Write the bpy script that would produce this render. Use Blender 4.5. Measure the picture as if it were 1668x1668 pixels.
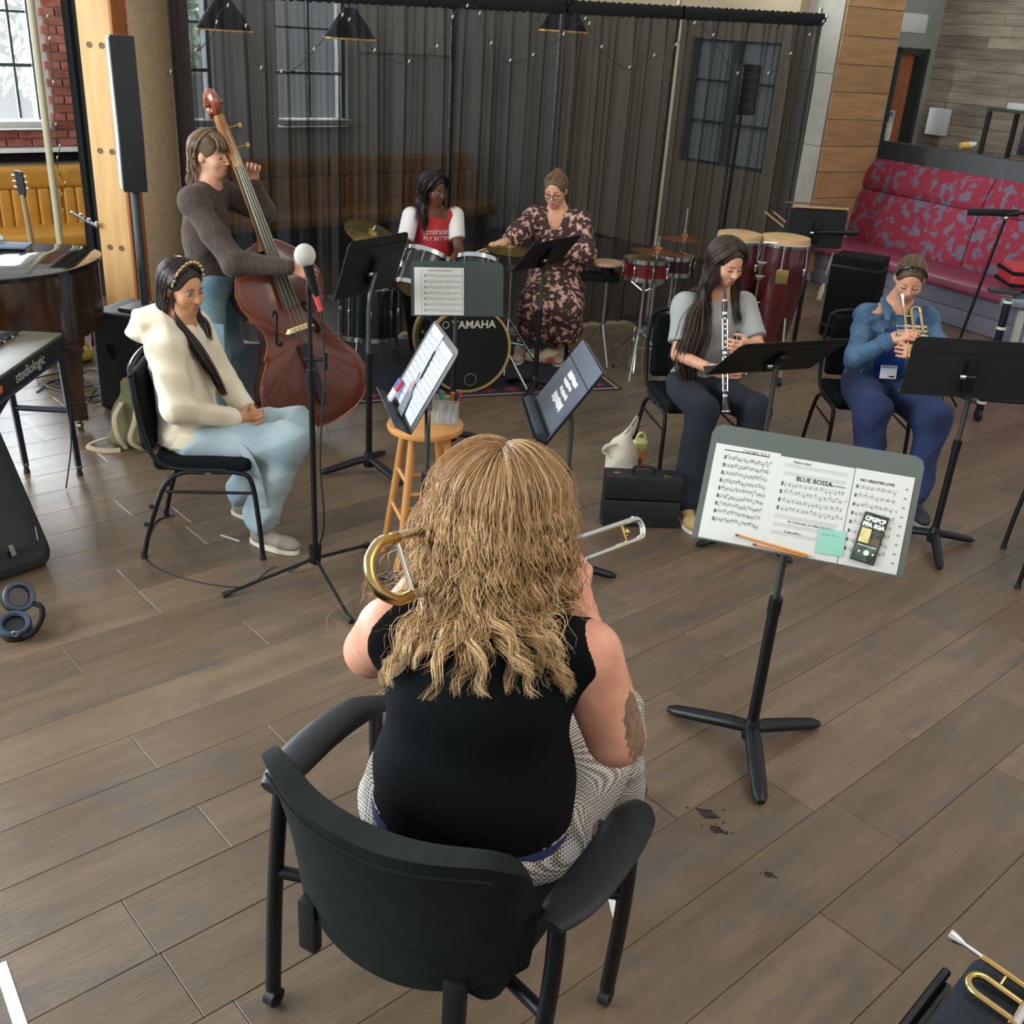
import bpy, bmesh, math, random
import numpy as np
from mathutils import Matrix, Vector
for _o in list(bpy.data.objects): bpy.data.objects.remove(_o)
random.seed(7); RNG = np.random.default_rng(11)
SC = bpy.context.scene; COL = SC.collection
# ---------------------------------------------------------------- camera
FPX, PITCH, ROLL, CAMH = 1684.0, math.radians(24.9), math.radians(3.75), 2.3
_cp, _sp, _cr, _sr = math.cos(PITCH), math.sin(PITCH), math.cos(ROLL), math.sin(ROLL)
_x, _y, _z = np.array([1., 0, 0]), np.array([0, -_sp, -_cp]), np.array([0, _cp, -_sp])
CM = np.array([_cr*_x - _sr*_y, _sr*_x + _cr*_y, _z])
cam = bpy.data.objects.new('camera', bpy.data.cameras.new('camera')); COL.objects.link(cam)
cam.data.sensor_width = 36.0; cam.data.lens = FPX/1668*36; cam.data.clip_end = 200
cam.matrix_world = Matrix([[CM[0][i], -CM[1][i], -CM[2][i], (0, 0, CAMH)[i]] for i in range(3)] + [[0, 0, 0, 1]])
SC.camera = cam
# ---------------------------------------------------------------- light
wd = bpy.data.worlds.new('world'); SC.world = wd; wd.use_nodes = True
_bg = wd.node_tree.nodes['Background']; _bg.inputs[0].default_value = (.93, .97, 1, 1); _bg.inputs[1].default_value = .66
def area(name, loc, target, sx, sy, power, col):
    l = bpy.data.lights.new(name, 'AREA'); l.shape = 'RECTANGLE'; l.size = sx; l.size_y = sy; l.energy = power; l.color = col
    o = bpy.data.objects.new(name, l); COL.objects.link(o); o.location = loc
    o.rotation_euler = (Vector(target) - Vector(loc)).to_track_quat('-Z', 'Y').to_euler()
    return o
area('daylight_from_assumed_side_windows', (-6.8, 1.6, 3.2), (-.3, 3.6, .4), 6, 2.6, 800, (.86, .94, 1))  # cool light from side windows assumed out of view; no such windows built
area('overcast_sky_outside_windows', (-8.6, 16.4, 3.0), (-4.0, 11.4, 2.2), 16, 6.5, 13000, (.86, .94, 1))
area('assumed_overhead_lamp_light', (3.2, 1.5, 4.6), (.8, 4.0, .5), 3.0, 3.0, 110, (1, .87, .7))  # warm light from an assumed overhead lamp
SC.view_settings.view_transform = 'Standard'; SC.view_settings.look = 'None'
SC.view_settings.gamma = 1; SC.view_settings.exposure = 0.12; SC.view_settings.use_curve_mapping = False
# ---------------------------------------------------------------- geometry of the view: pixel -> point at height z, or at distance Y
def _ray(px, py): return CM.T @ np.array([(px-834)/FPX, (py-834)/FPX, 1.0])
def P(px, py, z=0.0):
    d = _ray(px, py); return np.array([0, 0, CAMH]) + d*((z-CAMH)/d[2])
def Yp(px, py, y):
    d = _ray(px, py); return np.array([0, 0, CAMH]) + d*(y/d[1])
def V3(*a): return np.array(a[0] if len(a) == 1 else a, float)
def nrm(v): v = np.array(v, float); return v/(np.linalg.norm(v)+1e-12)
def lerp(a, b, t): return np.array(a)*(1-t)+np.array(b)*t
def Rz(a): c, s = math.cos(a), math.sin(a); return np.array([[c, -s, 0], [s, c, 0], [0, 0, 1]])
def frame(x, z=None, y=None):
    "3x3 whose columns are x,y,z axes"
    x = nrm(x)
    if z is not None: y = nrm(np.cross(z, x)); z = np.cross(x, y)
    else: z = nrm(np.cross(x, y)); y = np.cross(z, x)
    return np.array([x, y, z]).T
def m4(R=None, t=(0, 0, 0)):
    R = np.eye(3) if R is None else R
    return Matrix([[R[i][0], R[i][1], R[i][2], t[i]] for i in range(3)] + [[0, 0, 0, 1]])
# ---------------------------------------------------------------- scene objects
OFF = {}
def thing(name, label, cat, loc=(0, 0, 0), rz=0.0, group=None, world=False):
    o = bpy.data.objects.new(name, None); COL.objects.link(o); o.location = tuple(loc); o.rotation_euler = (0, 0, rz)
    o.empty_display_size = .1
    o['label'] = label; o['category'] = cat
    if group: o['group'] = group
    if world: OFF[o.name] = Vector(tuple(loc))
    return o
def wthing(name, label, cat, loc, group=None): return thing(name, label, cat, loc, 0, group, True)
def tag(o, label=None, cat=None, group=None, kind=None):
    if label: o['label'] = label
    if cat: o['category'] = cat
    if group: o['group'] = group
    if kind: o['kind'] = kind
    return o
def _top(o):
    while o.parent: o = o.parent
    return o
def link(name, me, m, parent=None):
    o = bpy.data.objects.new(name, me); COL.objects.link(o)
    if m is not None: me.materials.append(m)
    if parent is not None:
        t = _top(parent)
        if t.name in OFF: me.transform(Matrix.Translation(-OFF[t.name]))
        o.parent = parent
    return o
class MB:
    def __init__(s): s.bm = bmesh.new()
    def box(s, c, size, R=None, bev=0.0, seg=2):
        g = bmesh.ops.create_cube(s.bm, size=1.0, matrix=m4(R, c) @ Matrix.Diagonal((*size, 1)))
        if bev:
            es = list({e for v in g['verts'] for e in v.link_edges})
            bmesh.ops.bevel(s.bm, geom=es, offset=bev, segments=seg, profile=.6, affect='EDGES', clamp_overlap=True)
        return s
    def ring_faces(s, rings, closed_u=True, closed_v=False, cap=True):
        n = len(rings[0]); m = len(rings)
        vs = [[s.bm.verts.new(tuple(p)) for p in r] for r in rings]
        for i in range(m if closed_v else m-1):
            a, b = vs[i], vs[(i+1) % m]
            for j in range(n if closed_u else n-1):
                k = (j+1) % n
                try: s.bm.faces.new((a[j], a[k], b[k], b[j]))
                except ValueError: pass
        if cap and closed_u and not closed_v:
            s.bm.faces.new(vs[0][::-1]); s.bm.faces.new(vs[-1])
        return vs
    def tube(s, pts, r, n=8, closed=False, cap=True, flat=1.0, up=None):
        pts = [V3(p) for p in pts]; m = len(pts)
        rs = [r]*m if np.isscalar(r) else list(r)
        if len(rs) != m: rs = list(np.interp(np.linspace(0, 1, m), np.linspace(0, 1, len(rs)), rs))
        T = []
        for i in range(m):
            a = pts[(i-1) % m] if (closed or i > 0) else pts[0]; b = pts[(i+1) % m] if (closed or i < m-1) else pts[-1]
            T.append(nrm(b-a))
        ref = V3(up) if up is not None else (V3(0, 0, 1) if abs(T[0][2]) < .9 else V3(1, 0, 0))
        u = nrm(np.cross(np.cross(T[0], ref), T[0])); rings = []
        for i in range(m):
            u = nrm(u - T[i]*(u@T[i])) if up is None else nrm(ref - T[i]*(ref@T[i])); w = np.cross(T[i], u)
            rings.append([pts[i] + rs[i]*(math.cos(2*math.pi*k/n)*w + flat*math.sin(2*math.pi*k/n)*u) for k in range(n)])
        s.ring_faces(rings, True, closed, cap and not closed); return s
    def cyl(s, a, b, r0, r1=None, n=16): return s.tube([a, b], [r0, r0 if r1 is None else r1], n)
    def lathe(s, prof, n=24, R=None, t=(0, 0, 0), cap=False, sx=1.0, sy=1.0):
        R = np.eye(3) if R is None else R; t = V3(t)
        rings = [[t + R@V3(r*math.cos(2*math.pi*k/n)*sx, r*math.sin(2*math.pi*k/n)*sy, z) for k in range(n)] for r, z in prof]
        s.ring_faces(rings, True, False, cap); return s
    def ball(s, c, r, R=None, u=12, v=8):
        r = (r, r, r) if np.isscalar(r) else r
        bmesh.ops.create_uvsphere(s.bm, u_segments=u, v_segments=v, radius=1.0, matrix=m4(R, c) @ Matrix.Diagonal((*r, 1)))
        return s
    def prism(s, pts, d):
        "polygon extruded by the vector d"
        d = V3(d); a = [s.bm.verts.new(tuple(V3(p))) for p in pts]; b = [s.bm.verts.new(tuple(V3(p)+d)) for p in pts]
        s.bm.faces.new(a[::-1]); s.bm.faces.new(b)
        for i in range(len(pts)):
            j = (i+1) % len(pts); s.bm.faces.new((a[i], a[j], b[j], b[i]))
        return s
    def sheet(s, fn, nu, nv, th=0.0):
        "surface fn(u,v) with u,v in 0..1, optional thickness"
        g = [[V3(fn(i/nu, j/nv)) for j in range(nv+1)] for i in range(nu+1)]
        vs = [[s.bm.verts.new(tuple(p)) for p in r] for r in g]
        fs = [s.bm.faces.new((vs[i][j], vs[i+1][j], vs[i+1][j+1], vs[i][j+1])) for i in range(nu) for j in range(nv)]
        if th: bmesh.ops.solidify(s.bm, geom=fs, thickness=th)
        return s
    def mesh(s, name, ang=40):
        bmesh.ops.recalc_face_normals(s.bm, faces=s.bm.faces)
        me = bpy.data.meshes.new(name); s.bm.to_mesh(me); s.bm.free()
        me.polygons.foreach_set('use_smooth', [True]*len(me.polygons)); me.set_sharp_from_angle(angle=math.radians(ang))
        return me
    def build(s, name, m, parent=None, ang=40): return link(name, s.mesh(name, ang), m, parent)
def struct(name, mb, m, parent=None, label=None):
    o = mb.build(name, m, parent)
    if parent is None: o['kind'] = 'structure'
    if label: o['label'] = label
    return o
def dup(o, parent=None):
    c = o.copy(); COL.objects.link(c)
    if parent is not None: c.parent = parent
    for ch in o.children: dup(ch, c)
    return c
# ---------------------------------------------------------------- materials
def lin(h):
    if isinstance(h, str):
        h = h.lstrip('#'); c = [int(h[i:i+2], 16)/255 for i in (0, 2, 4)]
    else: c = h
    return tuple(((x/12.92) if x <= .04045 else ((x+.055)/1.055)**2.4) for x in c)
MATS = {}
def mat(name, col='#808080', rough=.5, metal=0.0, col2=None, scale=6.0, stretch=(1, 1, 1), detail=4, bump=0.0, bscale=60, alpha=1.0, trans=0.0, coat=0.0, emit=0.0, tex='noise', lo=.35, hi=.65, sheen=0.0, rnd=None, sss=0.0, spec=None, bstretch=None, coords='Object'):
    if name in MATS: return MATS[name]
    m = bpy.data.materials.new(name); m.use_nodes = True; MATS[name] = m
    nt = m.node_tree; N = nt.nodes; L = nt.links; b = N['Principled BSDF']
    c1 = (*lin(col), 1); b.inputs['Base Color'].default_value = c1
    b.inputs['Roughness'].default_value = rough; b.inputs['Metallic'].default_value = metal
    if spec is not None: b.inputs['Specular IOR Level'].default_value = spec
    if alpha < 1: b.inputs['Alpha'].default_value = alpha
    if trans: b.inputs['Transmission Weight'].default_value = trans
    if coat: b.inputs['Coat Weight'].default_value = coat; b.inputs['Coat Roughness'].default_value = .08
    if sheen: b.inputs['Sheen Weight'].default_value = sheen; b.inputs['Sheen Roughness'].default_value = .5
    if sss: b.inputs['Subsurface Weight'].default_value = sss; b.inputs['Subsurface Radius'].default_value = (.012, .004, .002); b.inputs['Subsurface Scale'].default_value = 1.0
    tc = N.new('ShaderNodeTexCoord'); src = tc.outputs[coords]
    def mapped(st):
        mp = N.new('ShaderNodeMapping'); mp.inputs['Scale'].default_value = st; L.new(src, mp.inputs['Vector']); return mp.outputs[0]
    out = None
    if col2 is not None:
        c2 = (*lin(col2), 1)
        if tex == 'noise':
            t = N.new('ShaderNodeTexNoise'); t.inputs['Scale'].default_value = scale; t.inputs['Detail'].default_value = detail; f = t.outputs['Fac']
        elif tex == 'voronoi':
            t = N.new('ShaderNodeTexVoronoi'); t.inputs['Scale'].default_value = scale; f = t.outputs['Distance']
        elif tex == 'wave':
            t = N.new('ShaderNodeTexWave'); t.inputs['Scale'].default_value = scale; t.inputs['Distortion'].default_value = 3; t.inputs['Detail'].default_value = detail; f = t.outputs['Fac']
        else:
            t = N.new('ShaderNodeTexChecker'); t.inputs['Scale'].default_value = scale; f = t.outputs['Fac']
        L.new(mapped(stretch), t.inputs['Vector'])
        r = N.new('ShaderNodeValToRGB'); r.color_ramp.elements[0].position = lo; r.color_ramp.elements[1].position = hi
        r.color_ramp.elements[0].color = c1; r.color_ramp.elements[1].color = c2
        L.new(f, r.inputs['Fac']); out = r.outputs['Color']
    if rnd:
        oi = N.new('ShaderNodeObjectInfo'); r2 = N.new('ShaderNodeHueSaturation')
        mr = N.new('ShaderNodeMapRange'); mr.inputs['To Min'].default_value = 1-rnd; mr.inputs['To Max'].default_value = 1+rnd
        L.new(oi.outputs['Random'], mr.inputs['Value']); L.new(mr.outputs[0], r2.inputs['Value'])
        if out is not None: L.new(out, r2.inputs['Color'])
        else: r2.inputs['Color'].default_value = c1
        out = r2.outputs['Color']
    if out is not None: L.new(out, b.inputs['Base Color'])
    if bump:
        t = N.new('ShaderNodeTexNoise'); t.inputs['Scale'].default_value = bscale; t.inputs['Detail'].default_value = 3
        L.new(mapped(bstretch or (1, 1, 1)), t.inputs['Vector'])
        bp = N.new('ShaderNodeBump'); bp.inputs['Strength'].default_value = bump; bp.inputs['Distance'].default_value = .01
        L.new(t.outputs['Fac'], bp.inputs['Height']); L.new(bp.outputs[0], b.inputs['Normal'])
    if emit:
        b.inputs['Emission Strength'].default_value = emit
        b.inputs['Emission Color'].default_value = c1
        if out is not None: L.new(out, b.inputs['Emission Color'])
    return m
BLK = mat('black_metal', '#0b0e10', .42, .0, bump=.05, bscale=300, spec=.35)
BLKM = mat('black_matte', '#0a0d0e', .75, spec=.2)
CHR = mat('chrome', '#c8cac8', .18, 1.0)
BRASS = mat('brass', '#c9ad72', .22, 1.0, col2='#b3935a', scale=12)
SILV = mat('silver_plate', '#dcd8cf', .22, 1.0)
PAPER = mat('paper', '#cfd1c9', .8, col2='#c8cbc3', scale=3)
RUB = mat('black_rubber', '#101314', .6)
def text(body, size, R, t, m, name='lettering', parent=None, th=.0006, align='CENTER', sx=1.0, bold=0.0):
    cu = bpy.data.curves.new(name, 'FONT'); cu.body = body; cu.size = size; cu.align_x = align; cu.align_y = 'CENTER'
    cu.extrude = th; cu.offset = bold; cu.resolution_u = 2
    o = bpy.data.objects.new(name, cu); COL.objects.link(o)
    bpy.context.view_layer.update()
    me = bpy.data.meshes.new_from_object(o.evaluated_get(bpy.context.evaluated_depsgraph_get()))
    bpy.data.objects.remove(o); me.materials.clear()
    me.transform(m4(R, t) @ Matrix.Diagonal((sx, 1, 1, 1)))
    return link(name, me, m, parent)
def arc(c, r, a0, a1, n, ux, uy):
    c = V3(c); ux = V3(ux); uy = V3(uy)
    return [c + r*(math.cos(a)*ux + math.sin(a)*uy) for a in np.linspace(a0, a1, n)]
def smooth_path(pts, n=8):
    "Catmull-Rom through pts"
    p = [V3(q) for q in pts]; p = [2*p[0]-p[1]] + p + [2*p[-1]-p[-2]]; out = []
    for i in range(1, len(p)-2):
        for k in range(n):
            t = k/n
            out.append(.5*((2*p[i]) + (-p[i-1]+p[i+1])*t + (2*p[i-1]-5*p[i]+4*p[i+1]-p[i+2])*t*t + (-p[i-1]+3*p[i]-3*p[i+1]+p[i+2])*t**3))
    out.append(p[-2]); return out
# ---------------------------------------------------------------- smooth solids: distance fields turned into one surface
class SDF:
    def __init__(s, vox=.007): s.ops = []; s.vox = vox; s.disp = None
    def cap(s, a, b, ra, rb=None, k=.02, op=1, sq=None):
        s.ops.append(('c', op, k, V3(a), V3(b), ra, ra if rb is None else rb, sq)); return s
    def chain(s, pts, rs, k=.02, op=1):
        for i in range(len(pts)-1): s.cap(pts[i], pts[i+1], rs[i], rs[i+1], k, op)
        return s
    def ell(s, c, r, R=None, k=.02, op=1): s.ops.append(('e', op, k, V3(c), V3(r), np.eye(3) if R is None else R)); return s
    def box(s, c, h, R=None, rad=.01, k=.01, op=1): s.ops.append(('b', op, k, V3(c), V3(h), np.eye(3) if R is None else R, rad)); return s
    def _bb(s, o):
        if o[0] == 'c':
            r = max(o[5], o[6]); return np.minimum(o[3], o[4])-r, np.maximum(o[3], o[4])+r
        if o[0] == 'e': h = np.abs(o[5])@o[4]; return o[3]-h, o[3]+h
        h = np.abs(o[5])@(o[4]+o[6]); return o[3]-h, o[3]+h
    def mesh(s, name):
        v = s.vox; pos = [s._bb(o) for o in s.ops if o[1] > 0]
        lo = np.min([a for a, b in pos], 0)-4*v-.01; hi = np.max([b for a, b in pos], 0)+4*v+.01
        n = np.ceil((hi-lo)/v).astype(int)+1
        ax = [lo[i]+v*np.arange(n[i]) for i in range(3)]
        F = np.full(n, .2, np.float32)
        for o in s.ops:
            a, b = s._bb(o); pad = o[2]+3*v
            i0 = np.maximum(((a-pad-lo)/v).astype(int), 0); i1 = np.minimum(((b+pad-lo)/v).astype(int)+2, n)
            if np.any(i1 <= i0): continue
            sl = tuple(slice(i0[i], i1[i]) for i in range(3))
            X = ax[0][sl[0]][:, None, None]; Y = ax[1][sl[1]][None, :, None]; Z = ax[2][sl[2]][None, None, :]
            if o[0] == 'c':
                d = o[4]-o[3]; L2 = max(d@d, 1e-9)
                px, py, pz = X-o[3][0], Y-o[3][1], Z-o[3][2]
                t = np.clip((px*d[0]+py*d[1]+pz*d[2])/L2, 0, 1)
                D = np.sqrt((px-t*d[0])**2+(py-t*d[1])**2+(pz-t*d[2])**2)-(o[5]+(o[6]-o[5])*t)
            else:
                R = o[5]; px, py, pz = X-o[3][0], Y-o[3][1], Z-o[3][2]
                q = [px*R[0, i]+py*R[1, i]+pz*R[2, i] for i in range(3)]
                if o[0] == 'e':
                    r = o[4]; k0 = np.sqrt(sum((q[i]/r[i])**2 for i in range(3))); k1 = np.sqrt(sum((q[i]/r[i]**2)**2 for i in range(3)))+1e-6
                    D = k0*(k0-1)/k1
                else:
                    e = [np.abs(q[i])-o[4][i] for i in range(3)]
                    D = np.sqrt(sum(np.maximum(x, 0)**2 for x in e))+np.minimum(np.maximum(np.maximum(e[0], e[1]), e[2]), 0)-o[6]
            G = F[sl]; k = max(o[2], 1e-5)
            if o[1] > 0:
                h = np.maximum(k-np.abs(G-D), 0)/k; F[sl] = np.minimum(G, D)-h*h*k*.25
            else:
                D = -D; h = np.maximum(k-np.abs(G-D), 0)/k; F[sl] = np.maximum(G, D)+h*h*k*.25
        if s.disp is not None:
            F += s.disp(ax[0][:, None, None], ax[1][None, :, None], ax[2][None, None, :]).astype(np.float32)
        # surface nets
        S = F < 0
        c = [S[i:n[0]-1+i, j:n[1]-1+j, k:n[2]-1+k] for i in (0, 1) for j in (0, 1) for k in (0, 1)]
        cnt = sum(x.astype(np.int8) for x in c); act = (cnt > 0) & (cnt < 8)
        idx = np.argwhere(act); vid = np.full(act.shape, -1, np.int64); vid[act] = np.arange(len(idx))
        acc = np.zeros((len(idx), 3)); w = np.zeros(len(idx))
        I, J, K = idx.T
        offs = [(i, j, k) for i in (0, 1) for j in (0, 1) for k in (0, 1)]
        for a in offs:
            for d in range(3):
                if a[d] == 0:
                    b = list(a); b[d] = 1
                    fa = F[I+a[0], J+a[1], K+a[2]]; fb = F[I+b[0], J+b[1], K+b[2]]
                    cr = (fa < 0) != (fb < 0); t = np.where(cr, fa/(fa-fb+1e-12*(~cr)), 0)
                    p = np.stack([np.full(len(I), a[q], float) for q in range(3)], 1); p[:, d] += t
                    acc += p*cr[:, None]; w += cr
        verts = (idx+acc/np.maximum(w, 1)[:, None])*v+lo
        quads = []
        for d in range(3):
            A = np.take(S, range(n[d]-1), d); B = np.take(S, range(1, n[d]), d)
            for flip, msk in ((0, A & ~B), (1, B & ~A)):
                e = np.argwhere(msk)
                o1, o2 = [q for q in range(3) if q != d]
                e = e[(e[:, o1] > 0) & (e[:, o2] > 0) & (e[:, o1] < n[o1]-1) & (e[:, o2] < n[o2]-1)]
                def g(x, y):
                    q = e.copy(); q[:, o1] -= x; q[:, o2] -= y; return vid[q[:, 0], q[:, 1], q[:, 2]]
                Q = np.stack([g(0, 0), g(1, 0), g(1, 1), g(0, 1)], 1)
                if (flip == 1) ^ (d == 1): Q = Q[:, ::-1]
                quads.append(Q)
        Q = np.concatenate(quads); Q = Q[(Q >= 0).all(1)]
        me = bpy.data.meshes.new(name)
        me.vertices.add(len(verts)); me.vertices.foreach_set('co', verts.astype(np.float32).ravel())
        me.loops.add(len(Q)*4); me.loops.foreach_set('vertex_index', Q.ravel().astype(np.int32))
        me.polygons.add(len(Q)); me.polygons.foreach_set('loop_start', np.arange(0, len(Q)*4, 4, dtype=np.int32))
        me.polygons.foreach_set('use_smooth', np.ones(len(Q), bool)); me.update(calc_edges=True); me.validate()
        return me
    def build(s, name, m, parent=None): return link(name, s.mesh(name), m, parent)
def folds(amp, f, dirs, ph=0.0):
    "soft cloth creases"
    dirs = [nrm(d) for d in dirs]
    def fn(X, Y, Z):
        o = 0
        for i, d in enumerate(dirs):
            w = f*(1+.37*i); q = (X*d[0]+Y*d[1]+Z*d[2])*w; s1 = X*d[1]-Y*d[0]+.6*Z
            m = .35+.65*np.clip(np.sin(w*.23*s1+2.1*i+ph)+.6*np.sin(w*.17*(X+Y-.7*Z)+i), 0, 1)
            o = o + amp*m*(2*np.abs(np.sin(.5*q+ph+1.7*i+1.1*np.sin(w*.21*s1+i)))-1.1)
        return o/len(dirs)**.5
    return fn
# ================================================================ setting
UX = V3(.735, .678, 0); VX = V3(-.678, .735, 0); UANG = math.atan2(.678, .735); RU = Rz(UANG)
WOODFL = mat('floor_oak', '#564735', .34, col2='#79654f', scale=2.2, stretch=(.55, 4.5, 1), detail=10, bump=.2, bscale=14, bstretch=(1, 14, 1), lo=.25, hi=.75, rnd=.15)
def floor_nodes():
    # blue-grey smudges in the stain of the boards
    nt = WOODFL.node_tree; N = nt.nodes; L = nt.links; b = N['Principled BSDF']
    src = b.inputs['Base Color'].links[0].from_socket
    tc = N.new('ShaderNodeTexCoord'); mp = N.new('ShaderNodeMapping'); mp.inputs['Scale'].default_value = (1, 2.2, 1); L.new(tc.outputs['Object'], mp.inputs[0])
    oi = N.new('ShaderNodeObjectInfo'); cb = N.new('ShaderNodeVectorMath'); cb.operation = 'SCALE'; cb.inputs[0].default_value = (37, 91, 13); L.new(oi.outputs['Random'], cb.inputs['Scale'])
    L.new(cb.outputs[0], mp.inputs['Location'])
    t = N.new('ShaderNodeTexNoise'); t.inputs['Scale'].default_value = 2.6; t.inputs['Detail'].default_value = 5; L.new(mp.outputs[0], t.inputs['Vector'])
    r = N.new('ShaderNodeValToRGB'); r.color_ramp.elements[0].position = .5; r.color_ramp.elements[1].position = .72
    r.color_ramp.elements[0].color = (0, 0, 0, 1); r.color_ramp.elements[1].color = (.75, .75, .75, 1); L.new(t.outputs['Fac'], r.inputs[0])
    mx = N.new('ShaderNodeMix'); mx.data_type = 'RGBA'; L.new(r.outputs[0], mx.inputs['Factor']); L.new(src, mx.inputs['A']); mx.inputs['B'].default_value = (*lin('#4b4a46'), 1)
    L.new(mx.outputs['Result'], b.inputs['Base Color'])
    for n in list(N):
        if n.type == 'TEX_NOISE' and n is not t: n.inputs['Roughness'].default_value = .68
    # make the grain start at another place on every board
    for n in list(N):
        if n.type == 'MAPPING' and n is not mp and not n.inputs['Location'].is_linked: L.new(cb.outputs[0], n.inputs['Location'])
floor_nodes()
fl = MB(); fl.box((0.5, 8.0, -.035), (26, 22, .04)); FLOOR = struct('floor', fl, mat('subfloor', '#2a231d', .8))
SEAM = [.75, 1.022, 1.286, 1.545, 1.80, 2.055, 2.297, 2.535, 2.776, 3.0, 3.235, 3.465, 3.705]
while SEAM[-1] < 13: SEAM.append(SEAM[-1]+.243)
while SEAM[0] > -5: SEAM.insert(0, SEAM[0]-.262)
JOINT = {3.465: [1.04], 3.705: [1.46], 2.776: [1.03], 2.055: [.71, 3.17], 1.286: [2.65, 3.30], 1.545: [2.25], .75: [2.28]}
def scr(p):
    v = CM @ (V3(p)-V3(0, 0, CAMH))
    return None if v[2] < .2 else v[:2]/v[2]*FPX+834
planks = []
for i in range(len(SEAM)-1):
    v0, v1 = SEAM[i], SEAM[i+1]
    js = next((j for k, j in JOINT.items() if abs(k-v0) < 1e-6), [random.uniform(0, 1.8)])
    us = sorted(js)
    while us[-1] < 15: us.append(us[-1]+random.uniform(1.0, 1.95))
    while us[0] > -6: us.insert(0, us[0]-random.uniform(1.0, 1.95))
    for a, b in zip(us, us[1:]):
        cen = UX*((a+b)/2)+VX*((v0+v1)/2)
        vis = False
        for s in np.linspace(0, 1, 5):
            for q in (v0, v1):
                w = scr(UX*(a+(b-a)*s)+VX*q)
                if w is not None and -60 < w[0] < 1730 and 300 < w[1] < 1760: vis = True
        if vis and cen[1] < 13.5: planks.append((np.hypot(cen[0], cen[1]), a, b, v0, v1))
planks.sort(key=lambda q: q[0])
far = MB()
for k, (d, a, b, v0, v1) in enumerate(planks):
    L_, W_ = b-a-.0018, v1-v0-.0018; c = UX*((a+b)/2)+VX*((v0+v1)/2)
    if k < 250:
        o = MB().box((0, 0, 0), (L_, W_, .015), bev=.0016, seg=1).build('plank', WOODFL, FLOOR, 20)
        o.location = (c[0], c[1], -.0075); o.rotation_euler = (0, 0, UANG)
    else: far.box((c[0], c[1], -.0075), (L_, W_, .015), RU)
if len(planks) > 250: tag(far.build('plank_rows', WOODFL, FLOOR), kind='stuff')
# ---- back wall (runs along the boards), with brick piers and steel windows
WB0 = V3(-4.58, 9.74, 0)
def wp(t, z, out=0.0): return WB0+UX*t+V3(0, 0, z)+VX*out          # out>0 goes outdoors
PLASTER = mat('white_plaster', '#cfcfc8', .8, col2='#c4c4bd', scale=2)
BEIGE = mat('beige_wall', '#c9b796', .75, col2='#bfae8f', scale=2)
wall = MB()
def wseg(mb, t0, t1, z0, z1, th=.25, out=.14): mb.box(wp((t0+t1)/2, (z0+z1)/2, out), (t1-t0, th, z1-z0), RU)
WIN = [(-1.3, .19), (.95, 1.86), (2.55, 3.41)]
wseg(wall, -2.2, 8.2, 0, 1.24)
edges = [-2.2]+[x for w in WIN for x in w]+[8.2]
for a, b in zip(edges[::2], edges[1::2]): wseg(wall, a, b, 1.24, 3.0)
wseg(wall, -2.2, 8.2, 3.0, 3.6)
WALLB = struct('wall_back', wall, PLASTER)
BRICK = mat('red_brick', '#8e4a3c', .85, col2='#a86a58', scale=9, bump=.3, bscale=40, rnd=.25)
nb_ = 0
for r in range(26):
    z = 1.10+r*.072
    t = -.62-(.11 if r % 2 else 0)
    while t < .5:
        a, b = t, t+.21; t += .22
        if z > 1.2: a = max(a, .23)
        a = max(a, -.7); b = min(b, .46)
        if b-a < .03: continue
        MB().box(wp((a+b)/2, z+.031, 0), (b-a-.006, .05, .062), RU, bev=.004, seg=1).build('brick', BRICK, WALLB); nb_ += 1
MB().box(wp(-.1, 1.075, -.05), (1.2, .16, .035), RU, bev=.006).build('ledge', mat('white_ledge', '#dcdcd6', .5), WALLB)
MB().box(wp(-.1, 1.01, -.03), (1.2, .1, .07), RU, bev=.006).build('rail', BLKM, WALLB)
STEEL = mat('dark_steel_window', '#3b4a4a', .5)
PANE = mat('window_glass', '#e8f2f4', .03, alpha=.10)
for i, (a, b) in enumerate(WIN):
    e = bpy.data.objects.new('window_%d' % (i+1), None); COL.objects.link(e); e['kind'] = 'structure'; e.location = wp((a+b)/2, 1.34, .1); OFF[e.name] = Vector(e.location)
    fr = MB()
    for t in (a+.02, b-.02): fr.box(wp(t, 2.15, .1), (.04, .06, 1.72), RU)
    for z in (1.3, 2.98): fr.box(wp((a+b)/2, z, .1), (b-a-.08, .06, .04), RU)
    fr.build('window_frame', STEEL, e)
    MB().box(wp((a+b)/2, 1.29, -.02), (b-a, .2, .06), RU, bev=.005).build('window_sill', PLASTER, e)
    nt_ = max(2, round((b-a)/.42)); ts = [a+.04+(b-a-.08)*k/nt_ for k in range(nt_+1)]
    if i == 0: ts = [-1.26, -.84, -.42, .0, .15]
    zs = [1.32, 1.77, 2.2, 2.6, 2.96]
    for t in ts[1:-1]: MB().box(wp(t, 2.14, .1), (.022, .03, 1.62), RU).build('muntin', STEEL, e)
    for z in zs[1:-1]: MB().box(wp((a+b)/2, z, .1), (b-a-.09, .034, .03 if z == 1.77 else .02), RU).build('muntin', STEEL, e)
    for t0, t1 in zip(ts, ts[1:]):
        for z0, z1 in zip(zs, zs[1:]): MB().box(wp((t0+t1)/2, (z0+z1)/2, .1), (t1-t0-.02, .006, z1-z0-.02), RU).build('pane', PANE, e)
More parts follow.
